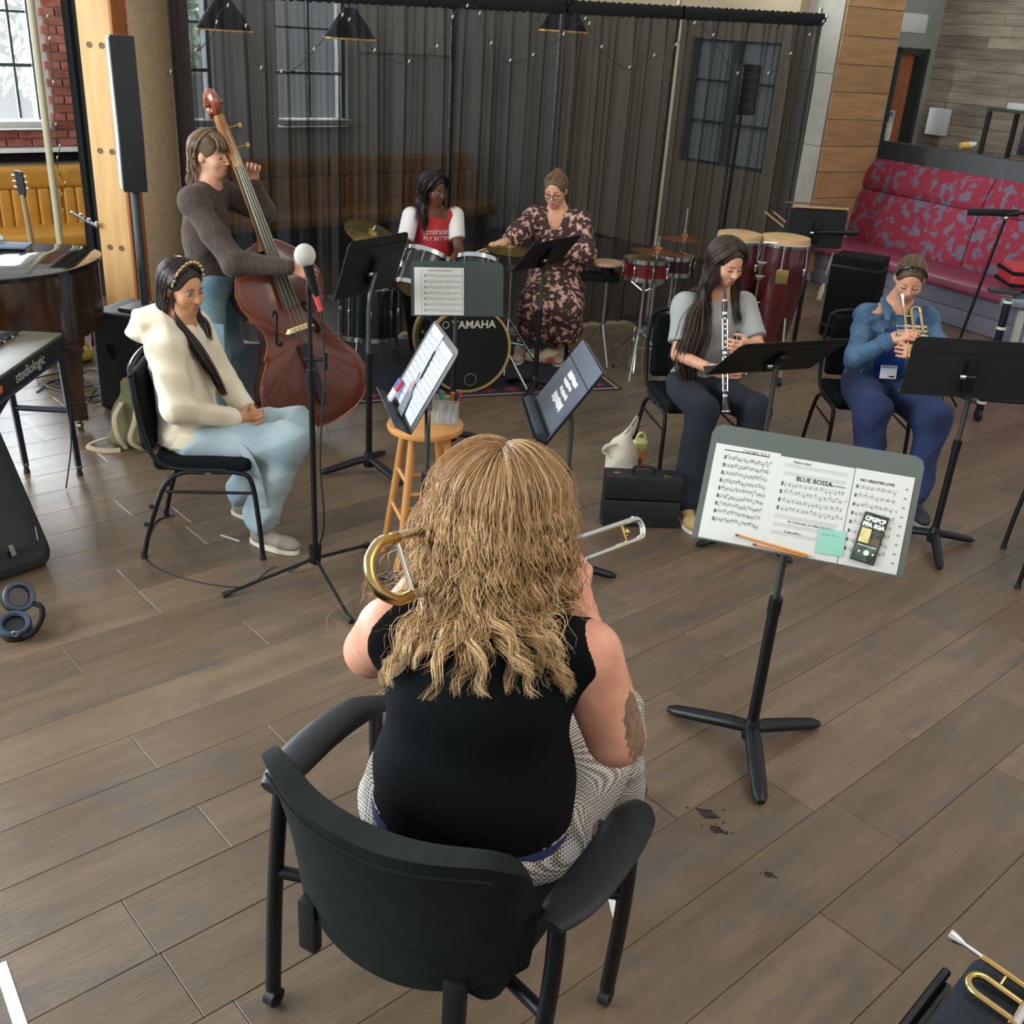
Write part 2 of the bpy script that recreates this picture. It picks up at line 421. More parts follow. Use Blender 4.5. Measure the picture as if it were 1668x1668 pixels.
# trees outside
LEAF = mat('pale_leaves', '#9fb99a', .7, col2='#c8d8c4', scale=4)
for k, (t, o, rx, rz, z, lab) in enumerate([(-1.2, 4.5, 1.1, 1.5, 1.9, 'pale green leafy tree outside the window beside the beige pole'), (1.9, 5.5, 1.0, 1.6, 2.0, 'pale green leafy tree behind the drape near the bass scroll'), (3.6, 4.8, .9, 1.4, 2.3, 'light green leafy tree seen dimly through the middle of the drape')]):
    c = wp(t, 0, o); tr = wthing('tree', lab, 'tree', c)
    MB().tube([c, c+V3(.05, 0, .8), c+V3(0, .05, z)], [.12, .09, .05], 8).build('trunk', mat('bark', '#7a6a5a', .9), tr)
    m = MB()
    for q in range(900):
        d = RNG.normal(size=3); d = nrm(d)*RNG.uniform(.35, 1)**.5; p = c+V3(d[0]*rx, d[1]*rx, z+d[2]*rz*.6)
        f = frame(RNG.normal(size=3), RNG.normal(size=3)); s_ = RNG.uniform(.04, .09)
        vs = [m.bm.verts.new(tuple(p+s_*(f[:, 0]*x+f[:, 1]*y*.5))) for x, y in ((-1, 0), (0, -1), (1, 0), (0, 1))]; m.bm.faces.new(vs)
    tag(m.build('foliage', LEAF, tr), kind='stuff')
# ---- far wall closing the corner behind the drape
WE = WB0+UX*6.64
def fp(t, z, out=0.0): return WE-VX*t+V3(0, 0, z)+UX*out
RV = Rz(UANG-math.pi/2)
fw = MB()
for t0, t1, z0, z1 in [(-.1, 2.0, 0, 3.6), (3.2, 3.36, 0, 3.6), (2.0, 3.2, 0, 1.05), (2.0, 3.2, 2.36, 3.6)]: fw.box(fp((t0+t1)/2, (z0+z1)/2, .12), (t1-t0, .2, z1-z0), RV)
struct('wall_corner', fw, BEIGE)
e = bpy.data.objects.new('window_4', None); COL.objects.link(e); e['kind'] = 'structure'; e.location = fp(2.6, 1.05, .1); OFF[e.name] = Vector(e.location)
fr = MB()
for t in (2.02, 2.56, 2.64, 3.18): fr.box(fp(t, 1.7, .1), (.05, .06, 1.3), RV)
for z in (1.07, 1.5, 1.93, 2.34): fr.box(fp(2.6, z, .1), (1.2, .06, .03), RV)
fr.build('window_frame', STEEL, e)
for t in (2.29, 2.91):
    for z in (1.29, 1.71, 2.13): MB().box(fp(t, z, .12), (.5, .006, .4), RV).build('pane', mat('frosted_pane', '#c9d2d6', .4, alpha=.7), e)
# white wall panelling above the drape
for k in range(9): MB().box(wp(3.62+k*.145, 2.75, -.012), (.138, .02, 1.5), RU, bev=.004, seg=1).build('panel', mat('white_panel', '#d9d5c8', .7), WALLB)
# ---- timber post with bolt caps, brown column behind it
TIM = mat('pale_timber', '#d6ad72', .6, col2='#c99a60', scale=3, stretch=(6, 6, .6), detail=6)
TIMO = mat('orange_and_shaded_timber', '#a2602f', .6, col2='#8f5127', scale=3, stretch=(5, 5, .6))
RP = Rz(math.radians(-7))
post = wthing('timber_post', 'pale timber post with paired bolt caps beside the black drape', 'post', (-2.83, 7.25, 0))
pc = V3(-2.83, 7.25, 0)
MB().box(pc+V3(0, 0, 1.8), (.22, .2, 3.6), RP, bev=.006).build('post_body', TIM, post)
MB().box(pc+RP@V3(.118, .0, 1.8), (.016, .2, 3.6), RP).build('shaded_side', TIMO, post)  # post's shaded right face, its shade coloured in with darker orange timber
for y in (73, 246, 403):
    for s in (-1, 1):
        q = Yp(148+(y-73)*.105, y, 7.15); c = pc+RP@V3(s*.042, -.1, q[2])
        MB().lathe([(.019, 0), (.019, .004), (.013, .004), (.013, .0015)], 16, RP@frame((1, 0, 0), (0, -1, 0)), c, cap=True).build('bolt_cap', mat('bolt_ring', '#6b5738', .6, .3), post)
bc = wthing('brown_column', 'flat brown column with an orange timber edge behind the tall speaker', 'column', (-2.66, 7.75, 0))
MB().box((-2.68, 7.75, 1.8), (.34, .12, 3.6), RP).build('face_board', mat('brown_board', '#6b5a3e', .8, col2='#635239', scale=30), bc)
MB().box((-2.475, 7.72, 1.8), (.06, .14, 3.6), RP).build('edge_timber', TIMO, bc)
# ---- right column of boards beside the red bench
NB = nrm((.87, .49, 0)); DB = nrm((.49, -.87, 0)); B0 = V3(3.82, 10.1, 0); RB = np.array([DB, NB, V3(0, 0, 1)]).T
def bp(t, o, z): return B0+DB*t+NB*o+V3(0, 0, z)
CC = V3(2.97, 11.45, 0); cw = .78
RC = np.array([NB, -DB, V3(0, 0, 1)]).T
colm = MB(); colm.box(CC+NB*cw/2-DB*.45+V3(0, 0, 1.8), (cw-.02, .9, 3.6), RC)
COLM = struct('wall_column', colm, mat('grey_concrete', '#b9b3a4', .8, col2='#a8a396', scale=5))
TANB = mat('tan_board', '#b98f62', .7, col2='#a67f55', scale=3, stretch=(1, 1, 7), rnd=.1)
z = .1
while z < 3.5:
    MB().box(CC+NB*cw/2+DB*.012+V3(0, 0, z+.13), (cw, .024, .256), RC, bev=.004, seg=1).build('board', TANB, COLM); z += .262
for k in range(5): MB().box(CC-NB*.006-DB*.32+V3(0, 0, .35+k*.7), (.012, .62, .694), RC, bev=.003, seg=1).build('panel', mat('pale_concrete_panel', '#bdb8aa', .8, col2='#aeaa9d', scale=4), COLM)
# ---- far right: grey wall with door, wood-clad wall
WR = 2.5
GG = mat('grey_green_wall', '#a4aa9d', .75, col2='#9aa094', scale=2)
pf = bp(-2.72, WR, 0)
gw = MB()
def gq(a, z): return pf-NB*a+V3(0, 0, z)                    # a metres left of the corner
for a0, a1, z0, z1 in [(-.05, .12, 0, 3.6), (.62, 2.2, 0, 3.6), (.12, .62, 2.38, 3.6)]: gw.box(gq((a0+a1)/2, (z0+z1)/2), (.1, a1-a0, z1-z0), RB)
struct('wall_far', gw, GG)
dr = bpy.data.objects.new('door_1', None); COL.objects.link(dr); dr['kind'] = 'structure'; dr.location = gq(.37, 0); OFF[dr.name] = Vector(dr.location)
dfm = MB()
for a in (.14, .60): dfm.box(gq(a, 1.2), (.16, .05, 2.4), RB)
dfm.box(gq(.37, 2.37), (.16, .51, .06), RB); dfm.build('door_frame', mat('dark_door_frame', '#3a4140', .5), dr)
MB().box(gq(.42, 1.2)-DB*.03, (.045, .30, 2.28), RB).build('door_leaf', mat('orange_wood_door', '#b4744a', .5, col2='#a5663e', scale=4, stretch=(4, 4, .5)), dr)
MB().box(gq(.2, 1.2)-DB*.12, (.045, .14, 2.28), RB).build('door_leaf', mat('dark_grey_door', '#3f3f3c', .6), dr)
MB().box(gq(.47, 1.62)+DB*.002, (.004, .11, .17), RB).build('notice', PAPER, dr)
MB().box(gq(.47, 1.66)+DB*.005, (.002, .05, .05), RB).build('notice_mark', mat('notice_blue', '#5a7aa8', .7), dr)
MB().box(gq(.55, 2.66)+DB*.03, (.06, .62, .2), RB, bev=.01).build('transom_light', mat('pale_sign', '#e9efe9', .6), dr)
rw = MB(); rw.box(bp(-.4, WR+.1, 1.8), (5.2, .16, 3.6), RB); WALLR = struct('wall_right', rw, mat('wall_right_back', '#8c7b6b', .8))
PLW = mat('weathered_cladding', '#b8a691', .75, col2='#998a7b', scale=2.5, stretch=(.8, 1, 9), detail=6, rnd=.22)
z = 1.0; r = 0
while z < 3.5:
    t = -2.95+(.37*r % .9)-.6
    while t < .6:
        L_ = random.uniform(.7, 1.3); a = max(t, -2.72); b = t+L_; t = b
        if b-a > .05: MB().box(bp((a+b)/2, WR+.008+random.uniform(0, .008), z+.06), (b-a-.003, .02, .117), RB, bev=.002, seg=1).build('cladding_board', PLW, WALLR)
    z += .12; r += 1
pn = MB(); pn.box(bp(-2.35, WR-.06, 1.62), (.26, .1, .3), RB, bev=.012); tag(pn.build('wall_box', mat('white_enamel', '#e4e7e6', .5)), 'white box mounted on the wood-clad wall beside the door', 'wall box')
# ---- red bench with its half wall
RED = mat('red_patterned_fabric', '#bd4359', .8, col2='#95889c', scale=11, detail=3, lo=.52, hi=.58, bump=.1, bscale=200)
MAR = mat('maroon_leather', '#83394a', .38, bump=.08, bscale=120)
GRB = mat('grey_plinth', '#6d6c78', .7, col2='#62616d', scale=5)
bench = wthing('bench', 'long red and grey patterned upholstered bench with maroon seat', 'bench', bp(0, .3, 0))
t0, t1 = -1.75, 2.6; segs = [t0, -.02, 1.5, t1]
for a, b in zip(segs, segs[1:]):
    def bk(u, v, a=a, b=b, z0=.46, z1=.98):
        return bp(a+.005+(b-a-.01)*u, .50+.09*v-.045*math.sin(math.pi*v)**.5*min(1, 12*min(u, 1-u)+.3), z0+(z1-z0)*v)
    MB().sheet(bk, 14, 8, .04).build('back_cushion', RED, bench)
    MB().sheet(lambda u, v: bp(a+.005+(b-a-.01)*u, .60+.12*v-.06*math.sin(math.pi*min(1, v*1.0))**.6*min(1, 12*min(u, 1-u)+.3), .985+(.31)*v), 14, 8, .05).build('head_cushion', RED, bench)
MB().box(bp((t0+t1)/2, .26, .40), (t1-t0, .56, .12), RB, bev=.045, seg=4).build('seat', MAR, bench)
for zz, hh in ((.25, .16), (.085, .16)): MB().box(bp((t0+t1)/2, .30, zz), (t1-t0-.02, .42, hh), RB, bev=.004).build('plinth_board', GRB, bench)
MB().box(bp((t0+t1)/2, .745, .62), (t1-t0, .04, 1.24), RB).build('back_board', mat('bench_back_board', '#3b3236', .8), bench)
hw = MB(); hw.box(bp(.55, .86, .735), (4.3, .14, 1.47), RB, bev=.008); struct('wall_half', hw, mat('charcoal_laminate', '#34383a', .5, col2='#3b3f41', scale=6))
# ---- tan booth along the back wall
TAN = mat('tan_leather', '#c08a35', .5, col2='#b27c2c', scale=5, bump=.06, bscale=120)
booth = wthing('booth', 'tan leather booth with channelled back under the window', 'bench', wp(1.5, 0, -.4))
t = -.95
while t < 5.0:
    MB().box(wp(t+.055, .60, -.22-.0*t), (.112, .12, .34), RU, bev=.03, seg=3).build('channel', TAN, booth); t += .112
for a, b in ((-.95, 1.0), (1.0, 3.0), (3.0, 5.0)):
    MB().box(wp((a+b)/2, .86, -.2), (b-a-.006, .17, .2), RU, bev=.06, seg=4).build('back_roll', TAN, booth)
    MB().box(wp((a+b)/2, .39, -.47), (b-a-.006, .56, .13), RU, bev=.04, seg=3).build('seat', TAN, booth)
MB().box(wp(2.0, .165, -.42), (5.9, .4, .33), RU).build('plinth', mat('dark_plinth', '#2e2923', .8), booth)
# ---- pendant lamps behind the drape
for k, (px, py, z) in enumerate([(365, 48, 2.12), (570, 62, 2.12), (917, 50, 2.35)]):
    q = Yp(px, py, (9.9, 10.6, 11.3)[k]); c = V3(q[0], q[1], q[2])
    lp = wthing('pendant_lamp', ['black pendant lamp glowing behind the drape above the bass scroll', 'black pendant lamp glowing behind the drape, second from the timber post', 'lit pendant lamp behind the drape above the floral dress'][k], 'lamp', c)
    MB().lathe([(.02, .26), (.06, .25), (.16, .12), (.24, .0), (.235, .0), (.15, .115), (.05, .235)], 24, None, c).build('lamp_shade', BLKM, lp)
    MB().ball(c+V3(0, 0, .04), .05).build('bulb', mat('bulb_glow', '#ffdca0', .5, emit=6), lp)
    MB().lathe([(.236, .002), (.244, .002), (.244, -.012), (.236, -.012), (.236, .002)], 24, None, c).build('rim', mat('glowing_rim', '#d8a050', .4, .6, emit=1.6), lp)  # rim given its own glow in place of bulb light on the edge
    MB().cyl(c+V3(0, 0, .25), c+V3(0, 0, 1.4), .006, n=6).build('cord', BLKM, lp)
# ---- drape on pipe
C0 = V3(-2.5, 7.56, 0); CD = nrm((5.35, 2.44, 0)); CN = V3(-CD[1], CD[0], 0)
def cz(t): return 2.40+.021*t
SHEER = bpy.data.materials.new('sheer_black_fabric'); SHEER.use_nodes = True
def sheer():
    nt = SHEER.node_tree; N = nt.nodes; L = nt.links; b = N['Principled BSDF']; b.inputs['Base Color'].default_value = (*lin('#0a0d0e'), 1); b.inputs['Roughness'].default_value = .8
    lw = N.new('ShaderNodeLayerWeight'); lw.inputs['Blend'].default_value = .45
    mr = N.new('ShaderNodeMapRange'); mr.inputs['To Min'].default_value = .83; mr.inputs['To Max'].default_value = 1.0; L.new(lw.outputs['Facing'], mr.inputs[0])
    L.new(mr.outputs[0], b.inputs['Alpha'])
sheer()
def drape(name, a, b, label, path, zt, fold=.05, fr=10, seed=0, m=SHEER, zb=.02, grp='sheer black drape panels'):
    rg = np.random.default_rng(seed); ph = rg.uniform(0, 6, 4)
    o = path((a+b)/2, 0); t = wthing(name, label, 'curtain', o, grp)
    def fn(u, v):
        s = a+(b-a)*u; g = min(1, v*4+.25)
        w = math.sin(s*fr*2.1+ph[0]+1.1*math.sin(s*3+ph[1]))+.9*math.sin(s*fr*4.3+ph[2]+1.3*math.sin(s*5+ph[0]))+.5*math.sin(s*fr*8.7+ph[3])*(1-.5*v)
        sag = .018*math.sin(s*fr*1.3+ph[1])*v
        p = path(s+sag, fold*w*g*.6); return V3(p[0], p[1], zt(s)*(1-v)+zb*v)
    MB().sheet(fn, max(60, int((b-a)*150)), 20).build('fabric', m, t)
    def fn2(u, v):
        s = a+(b-a)*u; an = 2*math.pi*v; r = .05+.004*math.sin(s*140)
        p = path(s, r*.55*math.cos(an)); return V3(p[0], p[1], zt(s)+.03+r*math.sin(an)+.005*math.sin(s*97))
    MB().sheet(fn2, int((b-a)*60), 10).build('rod_pocket', mat('black_gathered_cloth', '#080a0b', .95), t)
    return t
cpath = lambda s, o: C0+CD*s+CN*o
CL = ['sheer black drape panel behind the double bass', 'narrow sheer black drape panel behind the drummer', 'sheer black drape panel behind the congas, left of the gap', 'rightmost sheer black drape panel beside the boarded column']
for k, (a, b) in enumerate([(.0, 2.05), (2.02, 2.915), (2.93, 3.945), (3.957, 5.34)]): drape('drape', a, b, CL[k], cpath, cz, seed=k+2)
fr = wthing('pipe_stand', 'metal pipe stand carrying the black drape', 'stand', cpath(2.6, .1))
for s in (.02, 2.035, 2.922, 3.948, 5.34):
    MB().cyl(cpath(s, .05), cpath(s, .05)+V3(0, 0, cz(s)+.12), .017, n=10).build('upright', mat('bare_pipe', '#8d8272', .4, .6), fr)
    MB().box(cpath(s, .05)+V3(0, 0, .004), (.3, .3, .008), Rz(.4), bev=.002).build('base_plate', BLK, fr)
MB().cyl(cpath(0, .0)+V3(0, 0, cz(0)+.03), cpath(5.36, .0)+V3(0, 0, cz(5.36)+.03), .02, n=10).build('rod', BLK, fr)
MB().lathe([(.0, .02), (.02, .012), (.022, -.01), (.012, -.02)], 12, None, cpath(5.36, 0)+V3(0, 0, cz(5.3)+.06)).build('end_cap', CHR, fr)
lamp = cpath(2.93, -.02)+V3(0, 0, cz(2.93)+.1)
cl = wthing('clamp_light', 'small dark clamp light on top of the drape rod', 'lamp', lamp)
MB().lathe([(.025, .0), (.05, .03), (.055, .1), (.02, .13)], 14, Rz(.3), lamp+V3(0, 0, -.03), cap=True).build('housing', mat('dark_green_metal', '#2c3632', .5), cl)
MB().tube([lamp+V3(0, 0, -.05), lamp+V3(.02, 0, -.02)], .012).build('clamp', BLK, cl)
# fairy lights
GW = mat('green_wire', '#1d2b22', .6); WBULB = mat('fairy_bulb', '#c8c4ac', .3, emit=.05)
def fairy(name, pts, label, n):
    t = wthing(name, label, 'string lights', pts[0], 'fairy lights on the drape and pole')
    path = smooth_path(pts, 10)
    path = [p+V3(0, 0, .006*math.sin(i*1.9)) for i, p in enumerate(path)]
    MB().tube(path, .0035, 5).build('wire', GW, t)
    for i in np.linspace(2, len(path)-2, n).astype(int):
        MB().tube([path[i], path[i]+V3(.006, -.006, .012), path[i]+V3(.012, -.01, .022)], [.005, .007, .002], 6).build('bulb', WBULB, t)
def cq(px, py, o=-.09):
    d = _ray(px, py); c = C0+CN*o; k = ((c-V3(0, 0, CAMH))@CN)/(d@CN); return V3(0, 0, CAMH)+d*k
fairy('fairy_lights', [cq(*q) for q in ((272, 122), (300, 100), (345, 60), (355, 25), (375, 12), (400, 45), (420, 105), (445, 118), (480, 112), (530, 60), (560, 22))], 'string of fairy lights sagging on the drape by the bass scroll', 9)
fairy('fairy_lights', [cq(*q) for q in ((560, 22), (600, 75), (650, 102), (700, 88), (730, 45), (745, 16), (775, 12), (785, 40), (810, 90), (840, 102), (880, 85), (925, 50), (955, 30))], 'string of fairy lights sagging on the drape above the drummer', 12)
fairy('fairy_lights', [cq(*q) for q in ((955, 30), (975, 75), (1020, 112), (1060, 95), (1100, 75), (1130, 40), (1160, 60), (1200, 122), (1255, 118), (1290, 85), (1320, 55), (1342, 34))], 'string of fairy lights sagging on the drape beside the hanging speaker', 12)
# black drape and beige pole on the left
bpth = lambda s, o: V3(-3.72, 8.75, 0)+nrm((.95, .3, 0))*s+V3(-.3, .95, 0)*o
drape('drape', 0, .42, 'plain black drape hanging between the window bricks and timber post', bpth, lambda s: 2.7, fold=.02, fr=14, seed=9, m=mat('black_drape', '#0b0f10', .9), grp='black drapes')
pl = Yp(98, 395, 7.9); pole = wthing('pole', 'slim beige upright pole in front of the window', 'pole', (pl[0], 7.9, 0))
MB().cyl((pl[0], 7.9, 0), (pl[0], 7.9, 2.8), .026, n=14).build('shaft', mat('beige_pole', '#a9a487', .45), pole)
MB().lathe([(.16, 0), (.16, .012), (.03, .03)], 20, None, (pl[0], 7.9, 0), cap=True).build('base', BLK, pole)
fairy('fairy_lights', [Yp(x, y, 7.95) for x, y in ((76, 20), (80, 60), (86, 130), (90, 200), (97, 240), (93, 260), (96, 280), (106, 300), (100, 320), (103, 345))], 'string of fairy lights hanging beside the beige pole', 10)
# ================================================================ people
def skin(name, c, c2): return mat(name, c, .5, col2=c2, scale=18, sss=.0, bump=.03, bscale=160, spec=.35)
SK_FAIR = skin('fair_skin', '#d2a081', '#c88f72'); SK_PINK = skin('pink_skin', '#d59c80', '#c98a70'); SK_TAN = skin('tan_skin', '#c8946f', '#ba8460'); SK_DARK = skin('dark_skin', '#5e3c2b', '#6d4632')
LIP = mat('lips', '#a8584e', .45); LIPD = mat('lips_dark', '#5d3430', .45)
EYEW = mat('eye_white', '#d8d4ce', .3); IRIS = mat('eye_iris', '#2a1d15', .25); LASH = mat('lashes', '#241a14', .7)
class Hum:
    def __init__(s, label, loc, F, hc, hF, hU=(0, 0, 1), hs=1.0, vox=.007, **J):
        s.root = wthing('person', label, 'person', loc, 'musicians'); s.J = {k: V3(v) for k, v in J.items()}
        s.F = nrm(F); s.R = nrm(np.cross(s.F, (0, 0, 1))); s.T = np.array([s.R, s.F, np.cross(s.R, s.F)]).T
        s.hc = V3(hc); s.hf = nrm(hF); s.hr = nrm(np.cross(s.hf, hU)); s.hu = np.cross(s.hr, s.hf); s.hs = hs; s.vox = vox
        s.H = np.array([s.hr, s.hf, s.hu]).T
    def h(s, r, f, u): return s.hc+s.hs*(s.H@V3(r, f, u))
    def head(s, S):
        h, k = s.h, s.hs
        S.ell(h(0, -.012, .028), V3(.076, .096, .092)*k, s.H, .02)
        S.ell(h(0, .028, -.035), V3(.062, .064, .078)*k, s.H, .035)
        S.ell(h(0, .05, -.082), V3(.034, .04, .034)*k, s.H, .03)
        for q in (-1, 1):
            S.ell(h(q*.037, .062, -.03), V3(.024, .02, .022)*k, s.H, .03)
            S.ell(h(q*.078, -.008, -.01), V3(.008, .019, .03)*k, s.H, .008)
            S.ell(h(q*.031, .1, .006), V3(.018, .014, .011)*k, s.H, .016, -1)
        S.cap(h(0, .088, .012), h(0, .112, -.026), .007*k, .0105*k, .012)
        for q in (-1, 1): S.ell(h(q*.012, .1, -.03), V3(.008, .009, .007)*k, s.H, .008)
        S.ell(h(0, .088, -.058), V3(.022, .012, .012)*k, s.H, .012)
        S.cap(h(0, -.03, -.05), s.J['nb'], .052*k, .058*k, .03)
    def face(s, brow, lip, closed=False, look=(0, 0)):
        h, k = s.h, s.hs
        for q in (-1, 1):
            if not closed:
                e = MB().ball(h(q*.031, .0775, .003), V3(.0125, .0105, .006)*k, s.H, 12, 8).build('eye', EYEW, s.root)
                MB().ball(h(q*.031+look[0], .084, .002+look[1]), V3(.0058, .0048, .0056)*k, s.H, 10, 6).build('iris', IRIS, e)
            else: MB().ball(h(q*.031, .0775, .003), V3(.0145, .011, .009)*k, s.H, 12, 8).build('eyelid', s.skin_, s.root)
            MB().tube([h(q*.031-.0155, .083, .006), h(q*.031-.006, .0895, .009 if not closed else -.001), h(q*.031+.006, .0895, .009 if not closed else -.001), h(q*.031+.0155, .083, .006)], [.0012, .0024, .0024, .0012], 6).build('eyelashes', LASH, s.root)
            MB().tube([h(q*.015, .0965, .024), h(q*.03, .0955, .031), h(q*.048, .083, .026)], [.0032, .0038, .0018], 6, flat=.6).build('eyebrow', brow, s.root)
        MB().tube([h(-.022, .0905, -.059), h(-.009, .0995, -.0555), h(0, .1, -.057), h(.009, .0995, -.0555), h(.022, .0905, -.059)], [.0015, .0052, .0048, .0052, .0015], 8).tube([h(-.02, .0915, -.0605), h(0, .099, -.0675), h(.02, .0915, -.0605)], [.0015, .0062, .0015], 8).build('lips', lip, s.root)
    def hand(s, S, w, d, pn, th, curl=(.35, .45, .3), tc=.4, sc=1.0, spread=.06):
        "w wrist, d pointing direction, pn palm normal, th towards the thumb"
        d = nrm(d); th = nrm(V3(th)-d*(V3(th)@d)); pn_ = np.cross(d, th); pn_ = pn_ if pn_@V3(pn) > 0 else -pn_; w = V3(w)
        R = np.array([d, th, pn_]).T
        S.box(w+d*.048*sc, V3(.034, .028, .006)*sc, R, .009*sc, .014)
        S.cap(w-d*.02, w+d*.02, .023*sc, .022*sc, .02)
        for i in range(4):
            p = w+sc*(d*(.088-.004*abs(i-1.2))+th*(.031-.0205*i)); a = 0; q = d+th*spread*(1.5-i)
            for L_, c_, r0, r1 in zip((.04, .026, .021), curl, (.0092, .0082, .0074), (.0082, .0074, .006)):
                f = (.92, 1.0, .95, .78)[i]; a += c_; v = nrm(q*math.cos(a)+pn_*math.sin(a)); e = p+v*L_*f*sc
                S.cap(p, e, r0*sc, r1*sc, .004); p = e
        p = w+sc*(d*.022+th*.026+pn_*.004); v = nrm(d*.55+th*.75+pn_*tc)
        S.cap(w+sc*d*.012+th*.012*sc, p+v*.03*sc, .013*sc, .011*sc, .012); p = p+v*.03*sc; v = nrm(d*.85+th*.25+pn_*(tc+.25)); S.cap(p, p+v*.03*sc, .0105*sc, .0092*sc, .005)
        p = p+v*.03*sc; v = nrm(d*.95+pn_*(tc+.2)); S.cap(p, p+v*.024*sc, .009*sc, .007*sc, .004)
    def arm(s, S, q, r=(.046, .04, .036, .026), k=.03):
        S.cap(s.J['sh'+q], s.J['el'+q], r[0], r[1], k); S.cap(s.J['el'+q], s.J['wr'+q], r[2], r[3], .02)
    def torso(s, S, w=.16, d=.105, k=.06, hip=1.08, waist=.9, sh=.055, chest=1.0, belly=0.0):
        p, c = s.J['pel'], s.J['che']; up = nrm(c-p); T = np.array([s.R, nrm(np.cross(up, s.R)), up]).T
        S.ell(p, (w*hip, d*1.15, .12), T, k); S.ell(lerp(p, c, .5)+s.F*belly, (w*waist, d*(1+belly*4), .15), T, k); S.ell(c, (w*chest, d*1.05, .17), T, k)
        S.cap(s.J['shR'], s.J['shL'], sh, sh, k); S.cap(lerp(s.J['shR'], s.J['shL'], .35), s.J['nb'], sh*.9, .045, k); S.cap(lerp(s.J['shR'], s.J['shL'], .65), s.J['nb'], sh*.9, .045, k)
    def leg(s, S, q, r=(.078, .056, .05, .035), k=.05):
        S.cap(s.J['hip'+q], s.J['kn'+q], r[0], r[1], k); S.cap(s.J['kn'+q], s.J['an'+q], r[2], r[3], .03)
    def body(s, m, arms='RL', legs='RL', r=None, tor=dict(w=.13, d=.08), hands=()):
        s.skin_ = m; S = SDF(s.vox); s.head(S); s.torso(S, **tor)
        for q in arms: s.arm(S, q, **({'r': r} if r else {}))
        for q in legs: s.leg(S, q, (.06, .045, .04, .032))
        for a in hands: s.hand(S, **a)
        return S.build('body', m, s.root)
    def shoe(s, ank, toe, m, sole=None, L_=.25, name='shoe', w=.042):
        a = V3(ank); a = V3(a[0], a[1], 0); f = nrm(V3(toe[0], toe[1], 0)); r = np.cross(f, (0, 0, 1)); R = np.array([r, f, V3(0, 0, 1)]).T
        S = SDF(.006); S.ell(a+f*.02+V3(0, 0, .05), (w*.92, .07, .05), R, .03); S.ell(a+f*(L_*.55)+V3(0, 0, .042), (w*1.05, L_*.33, .034), R, .03); S.cap(a+V3(0, 0, .06), V3(ank[0], ank[1], max(ank[2], .1)), .04, .038, .03)
        S.box(a+f*.1+V3(0, 0, -.035), (.1, .3, .05), R, 0, .004, -1)
        o = S.build(name, m, s.root)
        if sole:
            pts = [a+f*(.075+math.cos(t)*L_*.56)+r*math.sin(t)*w*(1.08+.12*math.cos(t)) for t in np.linspace(0, 2*math.pi, 20, endpoint=False)]
            MB().prism([p+V3(0, 0, .002) for p in pts], (0, 0, .022)).build('sole', sole, o)
        return o
# ---------------------------------------------------------------- hair
def hair_mat(name, cols, rough=.42):
    m = bpy.data.materials.new(name); m.use_nodes = True; nt = m.node_tree; N = nt.nodes; L = nt.links; b = N['Principled BSDF']
    at = N.new('ShaderNodeAttribute'); at.attribute_name = 'tint'; r = N.new('ShaderNodeValToRGB'); el = r.color_ramp.elements
    while len(el) < len(cols): el.new(.5)
    for i, c in enumerate(cols): el[i].position = i/(len(cols)-1); el[i].color = (*lin(c), 1)
    L.new(at.outputs['Fac'], r.inputs[0]); L.new(r.outputs[0], b.inputs['Base Color']); b.inputs['Roughness'].default_value = rough; b.inputs['Specular IOR Level'].default_value = .45
    return m
def strands(name, paths, rad, m, parent, tint, ns=3):
    n, k, _ = paths.shape
    T = np.gradient(paths, axis=1); T /= np.linalg.norm(T, axis=2, keepdims=True)+1e-9
    ref = np.where(np.abs(T[:, :1, 2:]) > .9, V3(1, 0, 0), V3(0, 0, 1)); a = np.cross(T, np.broadcast_to(ref, T.shape)); a /= np.linalg.norm(a, axis=2, keepdims=True)+1e-9; b = np.cross(T, a)
    pr = np.interp(np.linspace(0, 1, k), [0, .08, .6, 1], [.6, 1, .9, .12])[None, :, None]*np.broadcast_to(np.asarray(rad).reshape(-1, 1, 1), (n, 1, 1))
    V = np.stack([paths+pr*(math.cos(2*math.pi*j/ns)*a+math.sin(2*math.pi*j/ns)*b) for j in range(ns)], 2).reshape(-1, 3)
    base = (np.arange(n)[:, None]*k+np.arange(k-1)[None])[..., None]*ns+np.arange(ns); nx = (np.arange(n)[:, None]*k+np.arange(k-1)[None])[..., None]*ns+(np.arange(ns)+1) % ns
    Q = np.stack([base, nx, nx+ns, base+ns], -1).reshape(-1, 4)
    me = bpy.data.meshes.new(name); me.vertices.add(len(V)); me.vertices.foreach_set('co', V.astype(np.float32).ravel())
    me.loops.add(len(Q)*4); me.loops.foreach_set('vertex_index', Q.ravel().astype(np.int32)); me.polygons.add(len(Q)); me.polygons.foreach_set('loop_start', np.arange(0, len(Q)*4, 4, dtype=np.int32))
    me.polygons.foreach_set('use_smooth', np.ones(len(Q), bool)); me.update(calc_edges=True)
    at = me.attributes.new('tint', 'FLOAT', 'POINT'); at.data.foreach_set('value', np.repeat(tint.reshape(n, -1) if tint.ndim == 2 else np.repeat(tint[:, None], k, 1), ns, axis=1).ravel().astype(np.float32))
    return link(name, me, m, parent)
